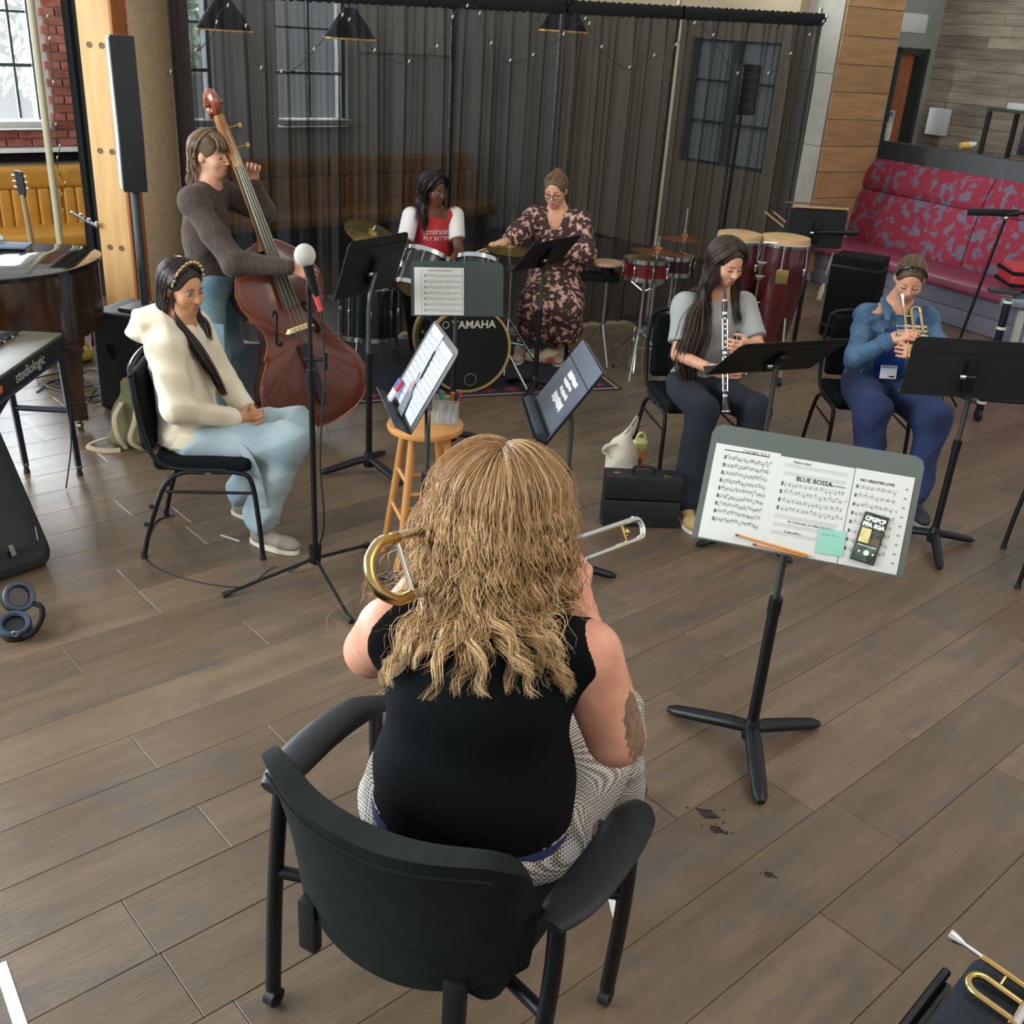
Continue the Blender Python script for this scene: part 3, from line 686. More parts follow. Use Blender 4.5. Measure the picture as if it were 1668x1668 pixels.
def grow(hm, n, length, m, roots, comb, coll, nseg=22, curl=(.0, 10), rad=.0022, grav=1.0, stiff=.72, clump=0, name='hair', jit=.15, root_dark=0.0, spread=0.0, seed=1, lift=.012, base=True, capm=None, lenvar=.12):
    "roots(dir array in head axes)->mask; comb(dir)->initial direction in head axes; coll: ellipsoids (c,r,R) and capsules (a,b,r)"
    rg = np.random.default_rng(seed); D = rg.normal(size=(n*12, 3)); D /= np.linalg.norm(D, axis=1, keepdims=True); D = D[roots(D)][:n]; n = len(D)
    er = V3(.079, .099, .095)*hm.hs; ec = hm.h(0, -.012, .028)
    p = ec+(D*er)@hm.H.T; d = comb(D)@hm.H.T; d = d/np.linalg.norm(d, axis=1, keepdims=True)
    cl = [(ec, er+lift, hm.H)]+coll
    Ls = length(D) if callable(length) else np.full(n, length); Ls = Ls*(1+rg.uniform(-lenvar, lenvar, n)); st = (Ls/(nseg-1))[:, None]
    lay = rg.uniform(0, 1, n)[:, None]; path = [p.copy()]; jd = rg.normal(size=(n, 3))*jit
    for i in range(nseg-1):
        g = V3(0, 0, -grav)+jd*.35
        d = d*stiff+(1-stiff)*g; d /= np.linalg.norm(d, axis=1, keepdims=True); p = p+d*st
        for c in cl:
            off = .004+.016*lay*(1 if i > 2 else .3)
            if len(c) == 3 and np.ndim(c[2]) == 2:
                q = (p-c[0])@c[2]; rr = c[1]+off; mm = np.linalg.norm(q/rr, axis=1); ins = mm < 1
                q2 = q/np.maximum(mm, .05)[:, None]; p = np.where(ins[:, None], c[0]+q2@c[2].T, p)
            else:
                a_, b_, r_ = V3(c[0]), V3(c[1]), c[2]; ab = b_-a_; t = np.clip(((p-a_)@ab)/(ab@ab), 0, 1)[:, None]; q = p-(a_+t*ab); dist = np.linalg.norm(q, axis=1, keepdims=True); rr = r_+off
                p = np.where(dist < rr, a_+t*ab+q/np.maximum(dist, 1e-4)*rr, p)
        if len(path) > 0: d = .5*d+.5*(p-path[-1])/(np.linalg.norm(p-path[-1], axis=1, keepdims=True)+1e-9)
        path.append(p.copy())
    A = np.stack(path, 1)
    if clump:
        K = max(2, n//clump); ci = rg.choice(n, K, False); d2 = ((D[:, None]-D[ci][None])**2).sum(2); w = ci[d2.argmin(1)]
        s_ = np.linspace(0, 1, nseg)[None, :, None]; A = A*(1-.75*s_**.8)+A[w]*(.75*s_**.8); ph = rg.uniform(0, 6.28, n)[w]+rg.normal(size=n)*.5; tn = rg.uniform(0, 1, n)[w]*.65+rg.uniform(0, 1, n)*.35
    else: ph = rg.uniform(0, 6.28, n); tn = rg.uniform(0, 1, n)
    if curl[0]:
        T = np.gradient(A, axis=1); T /= np.linalg.norm(T, axis=2, keepdims=True)+1e-9
        S1 = np.cross(T, V3(0, 1, .01)+0*T); S1 /= np.linalg.norm(S1, axis=2, keepdims=True)+1e-9; S2 = np.cross(T, S1)
        s_ = np.linspace(0, 1, nseg)[None, :]*Ls[:, None]; am = curl[0]*np.clip(np.linspace(-.1, 1.2, nseg), 0, 1)[None, :]; an = s_*curl[1]*6.28+ph[:, None]+1.2*np.sin(s_*curl[1]*2.1+ph[:, None]*2)
        A = A+(am*np.sin(an))[..., None]*S1+(am*.8*np.cos(an))[..., None]*S2
    tint = np.repeat(np.clip(tn, 0, 1)[:, None], nseg, 1)
    if root_dark: tint = tint*(1-root_dark*np.clip(1-np.linspace(0, 4.0, nseg), 0, 1))[None]
    return strands(name, A, rad*(.7+.6*rg.uniform(0, 1, n)), m, parent=hm.root, tint=tint)
def scalp(hm, m, cut, grow_=.008, name='hair_cap', extra=None):
    "solid under-layer of hair, open at the face"
    S = SDF(.006); S.ell(hm.h(0, -.014, .03), (V3(.076, .096, .092)+grow_)*hm.hs, hm.H, .01)
    if extra: extra(S)
    for c, r in cut: S.ell(hm.h(*c), V3(r)*hm.hs, hm.H, .012, -1)
    return S.build(name, m, hm.root)
FACECUT = [((0, .135, -.015), (.086, .105, .11)), ((0, .06, -.15), (.14, .155, .115))]

def flow(hm, n, m, length, coll, th=(1.0, math.pi), part=0.0, nseg=24, sn=10, vol=.02, lift=.008, curl=(.0, 8), rad=.0016, clump=14, seed=1, jit=.25, lenvar=.1, root_dark=0.0, name='hair', tip=.7, grav=1.0, sides=(-1, 1), u_exit=-.2, thmin=1.15, phj=.35):
    "hair combed from a parting over the skull, then hanging down over the colliders"
    rg = np.random.default_rng(seed); t = rg.uniform(th[0], th[1], n); sg = rg.choice(sides, n); K = max(4, n//clump)
    fr = .62-1.0*(t/math.pi)**1.3+rg.normal(size=n)*.05; D0 = np.stack([part+sg*np.abs(rg.normal(size=n))*.06, fr, np.sqrt(np.clip(1-fr**2, .05, 1))], 1); D0 /= np.linalg.norm(D0, axis=1, keepdims=True)
    t2 = np.maximum(t, thmin); D1 = np.stack([sg*np.sin(t2), np.cos(t2), np.full(n, u_exit)], 1); D1 /= np.linalg.norm(D1, axis=1, keepdims=True)
    er = V3(.079, .099, .095)*hm.hs; ec = hm.h(0, -.012, .028); lay = rg.uniform(0, 1, n)
    path = []
    for i in range(sn):
        q = i/(sn-1); D = D0*(1-q)+D1*q; D /= np.linalg.norm(D, axis=1, keepdims=True)
        path.append(ec+(D*(er+lift+vol*lay[:, None]*min(1, .25+q)))@hm.H.T)
    p = path[-1]; d = path[-1]-path[-2]; d /= np.linalg.norm(d, axis=1, keepdims=True)
    Ls = (length(t, sg) if callable(length) else np.full(n, length))*(1+rg.uniform(-lenvar, lenvar, n)); st = (Ls/nseg)[:, None]; jd = rg.normal(size=(n, 3))*jit; cl = [(ec, er+lift, hm.H)]+coll
    for i in range(nseg):
        d = d*.7+.3*(V3(0, 0, -grav)+jd*.3); d /= np.linalg.norm(d, axis=1, keepdims=True); p = p+d*st
        off = (.003+vol*lay)[:, None]
        for c in cl:
            if len(c) == 3 and np.ndim(c[2]) == 2:
                q = (p-c[0])@c[2]; rr = c[1]+off; mm = np.linalg.norm(q/rr, axis=1); p = np.where((mm < 1)[:, None], c[0]+(q/np.maximum(mm, .05)[:, None])@c[2].T, p)
            else:
                a_, b_, r_ = V3(c[0]), V3(c[1]), c[2]; ab = b_-a_; tt = np.clip(((p-a_)@ab)/(ab@ab), 0, 1)[:, None]; q = p-(a_+tt*ab); ds = np.linalg.norm(q, axis=1, keepdims=True); p = np.where(ds < r_+off, a_+tt*ab+q/np.maximum(ds, 1e-4)*(r_+off), p)
        w = p-path[-1]; d = .4*d+.6*w/(np.linalg.norm(w, axis=1, keepdims=True)+1e-9); path.append(p.copy())
    A = np.stack(path, 1); N = A.shape[1]; ci = rg.choice(n, K, False)
    E = A[:, -1]; f = np.concatenate([E*6, A[:, sn]*8], 1); d2 = ((f[:, None]-f[ci][None])**2).sum(2); w = ci[d2.argmin(1)]
    s_ = np.linspace(0, 1, N)[None, :, None]; A = A*(1-tip*s_**1.2)+A[w]*(tip*s_**1.2); ph = rg.uniform(0, 6.28, n)[w]+rg.normal(size=n)*phj; tn = .6*rg.uniform(0, 1, n)[w]+.4*rg.uniform(0, 1, n)
    if curl[0]:
        T_ = np.gradient(A, axis=1); T_ /= np.linalg.norm(T_, axis=2, keepdims=True)+1e-9; S1 = np.cross(T_, hm.hf+0*T_); S1 /= np.linalg.norm(S1, axis=2, keepdims=True)+1e-9; S2 = np.cross(T_, S1)
        ar = np.concatenate([np.zeros((n, 1)), np.cumsum(np.linalg.norm(np.diff(A, axis=1), axis=2), 1)], 1); am = curl[0]*np.clip(np.linspace(-.15, 1.5, N), 0, 1)[None]; an = ar*curl[1]*6.28+ph[:, None]+.8*np.sin(ar*curl[1]*2.3+ph[:, None]*2)
        A = A+(am*np.sin(an))[..., None]*S1+(am*.75*np.cos(an))[..., None]*S2
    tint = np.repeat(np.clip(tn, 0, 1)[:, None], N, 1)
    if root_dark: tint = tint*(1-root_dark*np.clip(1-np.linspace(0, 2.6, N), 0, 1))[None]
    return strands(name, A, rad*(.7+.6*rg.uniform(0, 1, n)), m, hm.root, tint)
def sleek(hm, n, m, target, rad=.0015, seed=1, nseg=12, lift=.007, mask=None, name='hair', end=1.0):
    "hair combed flat over the skull towards one point"
    rg = np.random.default_rng(seed); D = rg.normal(size=(n*14, 3)); D /= np.linalg.norm(D, axis=1, keepdims=True); D = D[(mask or HAIRLINE)(D)][:n]; n = len(D); tg = nrm(target); er = V3(.079, .099, .095)*hm.hs; ec = hm.h(0, -.012, .028); path = []
    tj = tg+rg.normal(size=(n, 3))*.1
    for i in range(nseg):
        q = i/(nseg-1)*end; E = D*(1-q)+tj*q; E /= np.linalg.norm(E, axis=1, keepdims=True); path.append(ec+(E*(er+lift*(1-.3*(i == 0))+.003*rg.uniform(0, 1, (n, 1))))@hm.H.T)
    return strands(name, np.stack(path, 1), rad*(.7+.6*rg.uniform(0, 1, n)), m, hm.root, rg.uniform(0, 1, n))
HAIRLINE = lambda D: (D[:, 2] > .62*np.clip(D[:, 1]+.35, 0, 1)+(-.35)) & ~((D[:, 1] > .45) & (D[:, 2] < .66)) & ~((D[:, 1] > .0) & (D[:, 2] < .05))
def decal(src, c, axes, rad, m, name, parent, off=.0012, jag=0.0):
    "patch lifted off a surface: the faces near c whose coordinates on the two axes lie in an ellipse"
    me = src.data; o = OFF.get(_top(src).name, Vector((0, 0, 0))); n = len(me.polygons); cen = np.empty(n*3, np.float32); me.polygons.foreach_get('center', cen); cen = cen.reshape(-1, 3)+np.array(o)
    nor = np.empty(n*3, np.float32); me.polygons.foreach_get('normal', nor); nor = nor.reshape(-1, 3)
    a, b = nrm(axes[0]), nrm(axes[1]); out = np.cross(a, b); q = cen-V3(c); x = q@a/rad[0]; y = q@b/rad[1]
    j = jag*np.sin(9*x+5*y)*np.cos(7*y-3*x)
    sel = np.where((x*x+y*y+j < 1) & (np.abs(q@out) < max(rad)*1.2) & (nor@out > .15))[0]
    mp = {}; vs = []; fs = []
    for k in sel:
        f = []
        for vi in me.polygons[k].vertices:
            if vi not in mp: v = me.vertices[vi]; mp[vi] = len(vs); vs.append(tuple(v.co+v.normal*off+o))
            f.append(mp[vi])
        fs.append(f)
    m2 = bpy.data.meshes.new(name); m2.from_pydata(vs, [], fs); m2.polygons.foreach_set('use_smooth', [True]*len(fs)); return link(name, m2, m, parent)
def drop_on(ob, src, dvec, off=.002):
    "press a flat lettering mesh onto a surface along dvec"
    from mathutils.bvhtree import BVHTree
    bm = bmesh.new(); bm.from_mesh(src.data); t = BVHTree.FromBMesh(bm); d = Vector(tuple(nrm(dvec)))
    for v in ob.data.vertices:
        h = t.ray_cast(v.co-d*.5, d)
        if h[0]: v.co = h[0]-d*off
    bm.free()
def top_half(D): return D[:, 2] > -.35
NOFACE = lambda D: ~((D[:, 1] > .35) & (D[:, 2] < .62)) & (D[:, 2] > -.45)
def part_comb(side=0.0, back=.3):
    def f(D):
        o = np.zeros_like(D); sg = np.sign(D[:, 0]-side); o[:, 0] = sg*(.9-.5*np.abs(D[:, 0])); o[:, 1] = -back*(1-.3*D[:, 1]); o[:, 2] = .25*D[:, 2]; return o+.25*D
    return f
# ------------------------------------------------ trombonist, seen from behind
T = Hum('person with long wavy blonde hair and black tank top seated from behind with trombone', (-.04, 2.0, 0), (.2, .98, 0), (-.03, 2.22, 1.265), (.25, .95, -.12), hs=1.08, vox=.0068,
        nb=(-.04, 2.10, 1.09), che=(-.05, 2.03, .88), pel=(-.05, 1.99, .56), shL=(-.265, 2.09, 1.0), shR=(.195, 2.05, .995), elL=(-.34, 2.28, .82), wrL=(-.16, 2.45, 1.06), elR=(.285, 2.04, .775), wrR=(.19, 2.36, .97),
        hipR=(.1, 2.08, .52), hipL=(-.19, 2.12, .52), knR=(.30, 2.48, .5), knL=(-.12, 2.58, .5), anR=(.38, 2.6, .09), anL=(-.12, 2.6, .09))
tb = T.body(SK_PINK, r=(.083, .073, .062, .036), tor=dict(w=.195, d=.14, sh=.068, k=.07), hands=[dict(w=T.J['wrR'], d=(.2, .7, .3), pn=(-.8, .2, -.2), th=(0, -.3, 1), curl=(.9, .9, .6)), dict(w=T.J['wrL'], d=(.5, .3, .6), pn=(.6, -.2, -.3), th=(.3, .5, .3), curl=(.9, 1.0, .7))])
decal(tb, (.335, 1.99, .845), ((.55, .83, 0), (-.1, .1, 1)), (.035, .085), mat('tattoo_ink', '#6a5a48', .6, col2='#8d6c55', scale=60), 'tattoo', T.root, jag=.25)
S = SDF(.0075); T.torso(S, w=.225, d=.168, k=.07, sh=.087, hip=1.1, waist=1.06, chest=1.0, belly=.0)
S.ell((-.05, 1.98, .66), (.238, .178, .13), T.T, .06)
for q, sg in (('R', 1), ('L', -1)):
    a = T.J['sh'+q]; S.cap(a+T.R*sg*.085+V3(0, .0, .2), a+T.R*sg*.098+V3(0, 0, -.16), .092, .08, .02, -1); S.cap(a+T.R*sg*.16+V3(0, 0, .1), a+T.R*sg*.14+V3(0, 0, -.12), .1, .07, .02, -1)
S.box((-.05, 2.0, .43), (.5, .5, .12), None, 0, .006, -1); S.disp = folds(.0025, 45, [(0, .3, 1), (.2, 0, 1)])
S.build('tank_top', mat('black_jersey', '#0a0d0e', .9, bump=.1, bscale=240, spec=.12), T.root)
HT = mat('houndstooth', '#c9c4bb', .85, col2='#4a423b', tex='checker', scale=150, bump=.12, bscale=220, lo=.4, hi=.6)
S = SDF(.009); S.ell((-.04, 2.0, .54), (.285, .215, .125), T.T, .05)
for q in 'RL': S.cap(T.J['hip'+q], T.J['kn'+q], .145, .118, .08); S.cap(T.J['kn'+q], T.J['an'+q]+V3(0, 0, .06), .112, .1, .05)
S.ell((.22, 2.28, .5), (.14, .2, .12), T.T, .07); S.disp = folds(.010, 34, [(.6, .6, .5), (-.7, .4, .6), (.2, .2, 1)])
S.build('trousers', HT, T.root)
MB().lathe([(1.0, 0), (1.012, .02), (.995, .045), (.97, .045), (.97, 0), (1.0, 0)], 48, T.T, (-.05, 1.985, .55), sx=.251, sy=.192).build('waistband', mat('navy_band', '#1d2a57', .7, col2='#222f5e', scale=8), T.root)
MB().lathe([(1.0, 0), (1.004, .006), (1.0, .012)], 40, T.T, (-.05, 1.985, .593), sx=.247, sy=.188).build('band_stripe', mat('pale_stripe', '#b8b4ac', .8), T.root)
for q, to in (('R', (.5, .8)), ('L', (0, 1))): T.shoe(T.J['an'+q], to, mat('black_shoe', '#17191b', .55), mat('black_sole', '#0d0e0f', .7))
BL = hair_mat('wavy_blonde_hair', ['#76583a', '#b08a5c', '#d2ad7a', '#e6cca0'], .38)
scalp(T, mat('hair_under_blonde', '#7a5c3c', .7, col2='#6a4e32', scale=40, stretch=(1, 1, .15)), FACECUT, .012, extra=lambda S: S.ell(T.h(.0, -.05, -.10), (.135, .075, .14), T.H, .05))
bcol = [((-.05, 2.03, .88), V3(.225, .175, .19), T.T), (tuple(T.J['shR']), tuple(T.J['shL']), .075), (tuple(T.h(0, -.02, -.03)), tuple(T.h(0, -.03, -.2)), .128)]
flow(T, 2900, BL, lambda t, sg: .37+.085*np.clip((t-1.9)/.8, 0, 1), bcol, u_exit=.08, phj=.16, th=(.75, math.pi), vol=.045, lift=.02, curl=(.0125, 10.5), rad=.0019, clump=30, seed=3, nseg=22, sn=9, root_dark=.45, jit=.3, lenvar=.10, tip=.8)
flow(T, 600, BL, lambda t, sg: .44+0*t, bcol, u_exit=-.1, phj=.16, th=(2.35, math.pi), vol=.02, lift=.012, curl=(.0125, 10.5), rad=.002, clump=26, seed=9, nseg=22, sn=9, jit=.2, lenvar=.1, tip=.6, name='back_hair')
flow(T, 450, BL, lambda t, sg: .34+.04*np.sin(t), bcol, u_exit=.08, th=(.9, math.pi), vol=.075, lift=.025, curl=(.012, 10), rad=.0009, clump=3, seed=5, nseg=20, sn=9, root_dark=.45, jit=.6, lenvar=.2, tip=.3, name='loose_hair')
# ------------------------------------------------ seated singer in the cream hoodie
H = Hum('person in cream hoodie and light jeans sitting on a chair near the microphone', (-1.5, 4.45, 0), (.99, -.05, 0), (-1.495, 4.45, 1.205), (.84, -.5, -.2), hs=.96, vox=.007,
        nb=(-1.52, 4.45, 1.06), che=(-1.53, 4.45, .86), pel=(-1.5, 4.45, .56), shR=(-1.54, 4.30, .985), shL=(-1.51, 4.61, .985), elR=(-1.49, 4.24, .73), wrR=(-1.27, 4.41, .63), elL=(-1.41, 4.65, .74), wrL=(-1.25, 4.49, .64),
        hipR=(-1.42, 4.36, .52), hipL=(-1.42, 4.54, .52), knR=(-1.04, 4.40, .535), knL=(-1.05, 4.58, .545), anR=(-1.19, 4.40, .11), anL=(-1.36, 4.70, .11))
H.body(SK_TAN, hands=[dict(w=H.J['wrR'], d=(.75, .5, -.15), pn=(-.2, .6, -.5), th=(.3, .2, .9), curl=(.5, .7, .4)), dict(w=H.J['wrL'], d=(.7, -.5, -.2), pn=(-.3, -.6, -.4), th=(.3, -.1, .9), curl=(.6, .7, .4))])
H.face(mat('dark_brow', '#2b201a', .8), LIP, look=(.002, -.002))
CRM = mat('cream_fleece', '#e2d8bf', .9, col2='#d6cbaf', scale=9, bump=.15, bscale=150, sheen=.1)
S = SDF(.008); H.torso(S, w=.165, d=.125, k=.06, sh=.075, waist=1.08, hip=1.15)
for q in 'RL': S.cap(H.J['sh'+q], H.J['el'+q], .078, .07, .04); S.cap(H.J['el'+q], lerp(H.J['el'+q], H.J['wr'+q], .88), .068, .048, .03)
S.ell((-1.655, 4.42, 1.025), (.085, .15, .06), None, .025); S.ell((-1.60, 4.43, 1.075), (.11, .135, .05), None, .02); S.ell((-1.52, 4.45, 1.12), (.085, .08, .085), None, .02, -1)
S.ell((-1.4, 4.45, 1.13), (.085, .06, .1), None, .03, -1); S.disp = folds(.012, 34, [(.4, .3, .85), (-.5, .6, .6), (.8, .1, .4)])
hd = S.build('hoodie', CRM, H.root)
for q in 'RL':
    a, b = H.J['el'+q], H.J['wr'+q]; MB().tube([lerp(a, b, .8), lerp(a, b, .93), lerp(a, b, .96)], [.05, .042, .036], 14).build('cuff', CRM, hd)
for w_, y_ in ((.175, 0),):
    MB().lathe([(1, 0), (1.03, .03), (1, .07), (.95, .07), (.95, 0), (1, 0)], 40, H.T@frame((1, 0, .12), (0, 0, 1)), (-1.485, 4.45, .50), sx=.192, sy=.165).build('hem_band', CRM, hd)
JNL = mat('light_denim', '#a3b3b6', .85, col2='#8a9ea6', scale=7, bump=.1, bscale=260)
S = SDF(.008); S.ell((-1.49, 4.45, .53), (.15, .18, .1), None, .05)
for q in 'RL': S.cap(H.J['hip'+q], H.J['kn'+q], .098, .09, .05); S.cap(H.J['kn'+q], H.J['an'+q]+V3(0, 0, .03), .086, .082, .05)
S.disp = folds(.010, 36, [(.5, .5, .7), (-.6, .5, .6)], 1.0)
S.build('jeans', JNL, H.root)
MB().tube(smooth_path([(-1.27, 4.30, .56), (-1.2, 4.285, .50), (-1.165, 4.30, .38), (-1.15, 4.315, .24)], 6), .02, 8, flat=.18, up=(0, 1, 0)).build('belt_strap', JNL, H.root)
for q, to in (('R', (.85, -.35)), ('L', (.8, -.3))): H.shoe(H.J['an'+q], to, mat('taupe_canvas', '#8d8271', .8), mat('cream_sole', '#d9d2c0', .7))
DKH = hair_mat('long_dark_hair', ['#1b1512', '#2c2019', '#45342a'], .36)
DKU = mat('hair_under_dark', '#1f1814', .6)
scalp(H, DKU, FACECUT, .006)
hcol = [((-1.53, 4.45, .86), V3(.135, .18, .2), np.eye(3)), (tuple(H.J['shR']), tuple(H.J['shL']), .085), (tuple(H.h(0, -.03, -.04)), tuple(H.J['nb']), .065)]
def front_comb(fw=.3, sd=1.0):
    def f(D):
        o = np.zeros_like(D); o[:, 0] = np.sign(D[:, 0]+.1)*sd*(.8-.4*np.abs(D[:, 0])); o[:, 1] = -.35+fw*(D[:, 1] > .1); return o+.3*D
    return f
flow(H, 850, DKH, lambda t, sg: np.where(sg > 0, .30, .28), hcol, th=(.7, math.pi), part=.0, vol=.014, curl=(.003, 5), rad=.0021, clump=16, seed=8, nseg=16, sn=8, thmin=1.45)
# long lock in front of the chest
lk = [smooth_path([H.h(.07+o, .02, .0), H.h(.085, .05, -.08), (-1.435+o, 4.37+o2, .98), (-1.37+o, 4.38+o2, .86), (-1.33+o, 4.41+o2, .74)], 8) for o, o2 in zip(RNG.normal(size=220)*.010, RNG.normal(size=220)*.014)]
strands('hair_lock', np.array(lk), .0022, DKH, H.root, RNG.uniform(0, 1, 220))
GOLD = mat('gold_leaf_band', '#d8bd85', .3, .8)
hbd = MB().tube([H.h(.086*math.cos(t), .028+.012*math.sin(t), .022+.108*math.sin(t)) for t in np.linspace(.05, 3.09, 16)], .005, 6)
for t in np.linspace(.3, 2.8, 11): hbd.ball(H.h(.088*math.cos(t), .035+.01*math.sin(t), .025+.112*math.sin(t)), (.011, .005, .007), H.H, 8, 6)
hbd.build('headband', GOLD, H.root)
MB().ball(H.h(.083, -.004, -.05), .006).ball(H.h(-.083, -.004, -.05), .006).build('earrings', mat('pearl', '#e6e2d6', .3), H.root)
# ------------------------------------------------ bassist
B = Hum('person in brown sweater and jeans standing and playing the double bass', (-1.81, 5.93, 0), (.96, -.25, 0), (-1.785, 5.94, 1.585), (.97, -.3, -.1), hs=1.0, vox=.0075,
        nb=(-1.81, 5.95, 1.43), che=(-1.83, 5.94, 1.2), pel=(-1.83, 5.93, .93), shR=(-1.85, 5.77, 1.36), shL=(-1.78, 6.11, 1.36), elR=(-1.60, 5.65, 1.06), wrR=(-1.30, 5.71, 1.05), elL=(-1.56, 6.15, 1.27), wrL=(-1.585, 6.03, 1.455),
        hipR=(-1.82, 5.84, .88), hipL=(-1.8, 6.02, .88), knR=(-1.78, 5.82, .48), knL=(-1.76, 6.02, .48), anR=(-1.82, 5.80, .09), anL=(-1.8, 6.04, .09))
B.body(SK_FAIR, hands=[dict(w=B.J['wrR'], d=(.85, .1, -.3), pn=(0, .8, -.5), th=(.3, .4, .6), curl=(.3, .5, .4)), dict(w=B.J['wrL'], d=(.2, -.35, .75), pn=(.35, -.75, -.2), th=(-.8, -.2, .1), curl=(.6, .9, .6), tc=.6)])
B.face(mat('brown_brow', '#6a5038', .8), LIP, closed=True)
KNIT = mat('brown_knit', '#3d3129', .95, col2='#4b3d33', scale=60, stretch=(1, 1, .35), bump=.5, bscale=110, bstretch=(1, 1, .5), sheen=.1)
S = SDF(.009); B.torso(S, w=.15, d=.12, k=.06, sh=.07, waist=1.05, hip=1.12)
for q in 'RL': S.cap(B.J['sh'+q], B.J['el'+q], .075, .072, .04); S.cap(B.J['el'+q], lerp(B.J['el'+q], B.J['wr'+q], .93), .07, .045, .03)
S.ell(B.J['nb']+V3(.03, 0, .03), (.06, .06, .05), None, .02, -1); S.box((-1.83, 5.93, .75), (.4, .4, .12), None, 0, .01, -1); S.disp = folds(.006, 26, [(.3, .3, .9), (-.5, .4, .7)])
S.build('sweater', KNIT, B.root)
MB().lathe([(1, 0), (1.02, .03), (1, .06), (.9, .06), (.9, 0), (1, 0)], 36, B.T, (-1.83, 5.93, .855), sx=.168, sy=.142).build('hem_rib', KNIT, B.root)
JN = mat('mid_denim', '#56707a', .85, col2='#6f8790', scale=7, bump=.1, bscale=240)
S = SDF(.009); S.ell((-1.82, 5.93, .88), (.16, .15, .11), B.T, .05)
for q in 'RL': S.cap(B.J['hip'+q], B.J['kn'+q], .092, .075, .05); S.cap(B.J['kn'+q], B.J['an'+q], .075, .07, .04)
S.disp = folds(.005, 30, [(.3, .3, 1), (.6, -.4, .6)]); jb = S.build('jeans', JN, B.root)
MB().box((-1.76, 5.745, .62), (.12, .015, .15), Rz(-.25), bev=.006).build('cargo_pocket', JN, B.root)
for q in 'RL': B.shoe(B.J['an'+q], (1, -.2), mat('dark_boot', '#1c1b1b', .6), mat('black_sole', '#0d0e0f', .7))
LBH = hair_mat('light_brown_hair', ['#4f3b28', '#7a6146', '#9c8464'], .4)
scalp(B, mat('hair_under_brown', '#5f4a34', .6, col2='#4f3c2a', scale=30), FACECUT, .007)
bc_ = [(tuple(B.J['shR']), tuple(B.J['shL']), .08), (tuple(B.h(0, -.03, -.04)), tuple(B.J['nb']), .062)]
def back_comb(D):
    o = np.zeros_like(D); o[:, 1] = -1.0; o[:, 2] = .2*(D[:, 1] > 0)-.15; return o+.15*D
sleek(B, 900, LBH, (0, -.95, .12), seed=4, mask=lambda D: HAIRLINE(D) & (D[:, 2] > .0))
flow(B, 600, LBH, lambda t, sg: .17+0*t, bc_, th=(1.7, math.pi), vol=.018, curl=(.008, 9), rad=.0022, clump=14, seed=6, nseg=13, sn=8, thmin=1.8, u_exit=-.25)
fr0_ = [smooth_path([B.h(x, .02+.02*abs(x)/.06, .122-.25*x*x/.01*.1), B.h(x*1.02, .075, .098), B.h(x*1.08, .098-.3*abs(x)*.3, .06), B.h(x*1.1, .1-.35*abs(x)*.5, .03+.0*x)], 4) for x in np.random.default_rng(3).uniform(-.068, .068, 320)]
strands('fringe', np.array(fr0_)+np.random.default_rng(5).normal(size=(320, 1, 3))*.002, .0016, LBH, B.root, RNG.uniform(0, 1, 320))
MB().tube(arc(B.h(0, -.115, .03), .028, .3, 5.9, 12, B.hu, B.hr), [.012, .014, .012], 8).tube(arc(B.h(0, -.12, .03), .02, 0, 6, 10, B.hu, B.hf), .006, 6).build('claw_clip', mat('tortoiseshell', '#6a3a1a', .25, col2='#2a1710', scale=40), B.root)
# ------------------------------------------------ drummer
D = Hum('person with long dark wavy hair in red and white football shirt behind the drums', (-.74, 8.04, 0), (.45, -.89, 0), (-.74, 8.0, 1.195), (.78, -.6, -.22), hs=.95, vox=.010,
        nb=(-.745, 8.04, 1.05), che=(-.745, 8.04, .85), pel=(-.74, 8.06, .58), shR=(-.885, 7.97, .985), shL=(-.60, 8.1, .985), elR=(-.96, 7.84, .76), wrR=(-.80, 7.68, .72), elL=(-.53, 7.97, .76), wrL=(-.57, 7.72, .73),
        hipR=(-.83, 7.98, .55), hipL=(-.65, 8.06, .55), knR=(-.86, 7.62, .52), knL=(-.42, 7.75, .52), anR=(-.8, 7.55, .1), anL=(-.4, 7.65, .1))
D.body(SK_DARK, hands=[dict(w=D.J['wrR'], d=(.6, -.6, -.1), pn=(.2, .1, -1), th=(.6, .3, 0), curl=(.7, .8, .5)), dict(w=D.J['wrL'], d=(.0, -.8, -.2), pn=(-.2, .1, -1), th=(-.7, 0, 0), curl=(.7, .8, .5))])
D.face(mat('black_brow', '#14100d', .8), LIPD)
S = SDF(.009); D.torso(S, w=.14, d=.105, k=.05, sh=.06, waist=1.0); S.ell(D.J['nb']+V3(.03, -.04, .04), (.06, .06, .045), None, .02, -1); S.disp = folds(.004, 30, [(.3, .3, .9), (.7, .2, .3)])
js = S.build('football_shirt', mat('red_shirt', '#b5262c', .75, bump=.05, bscale=200), D.root)
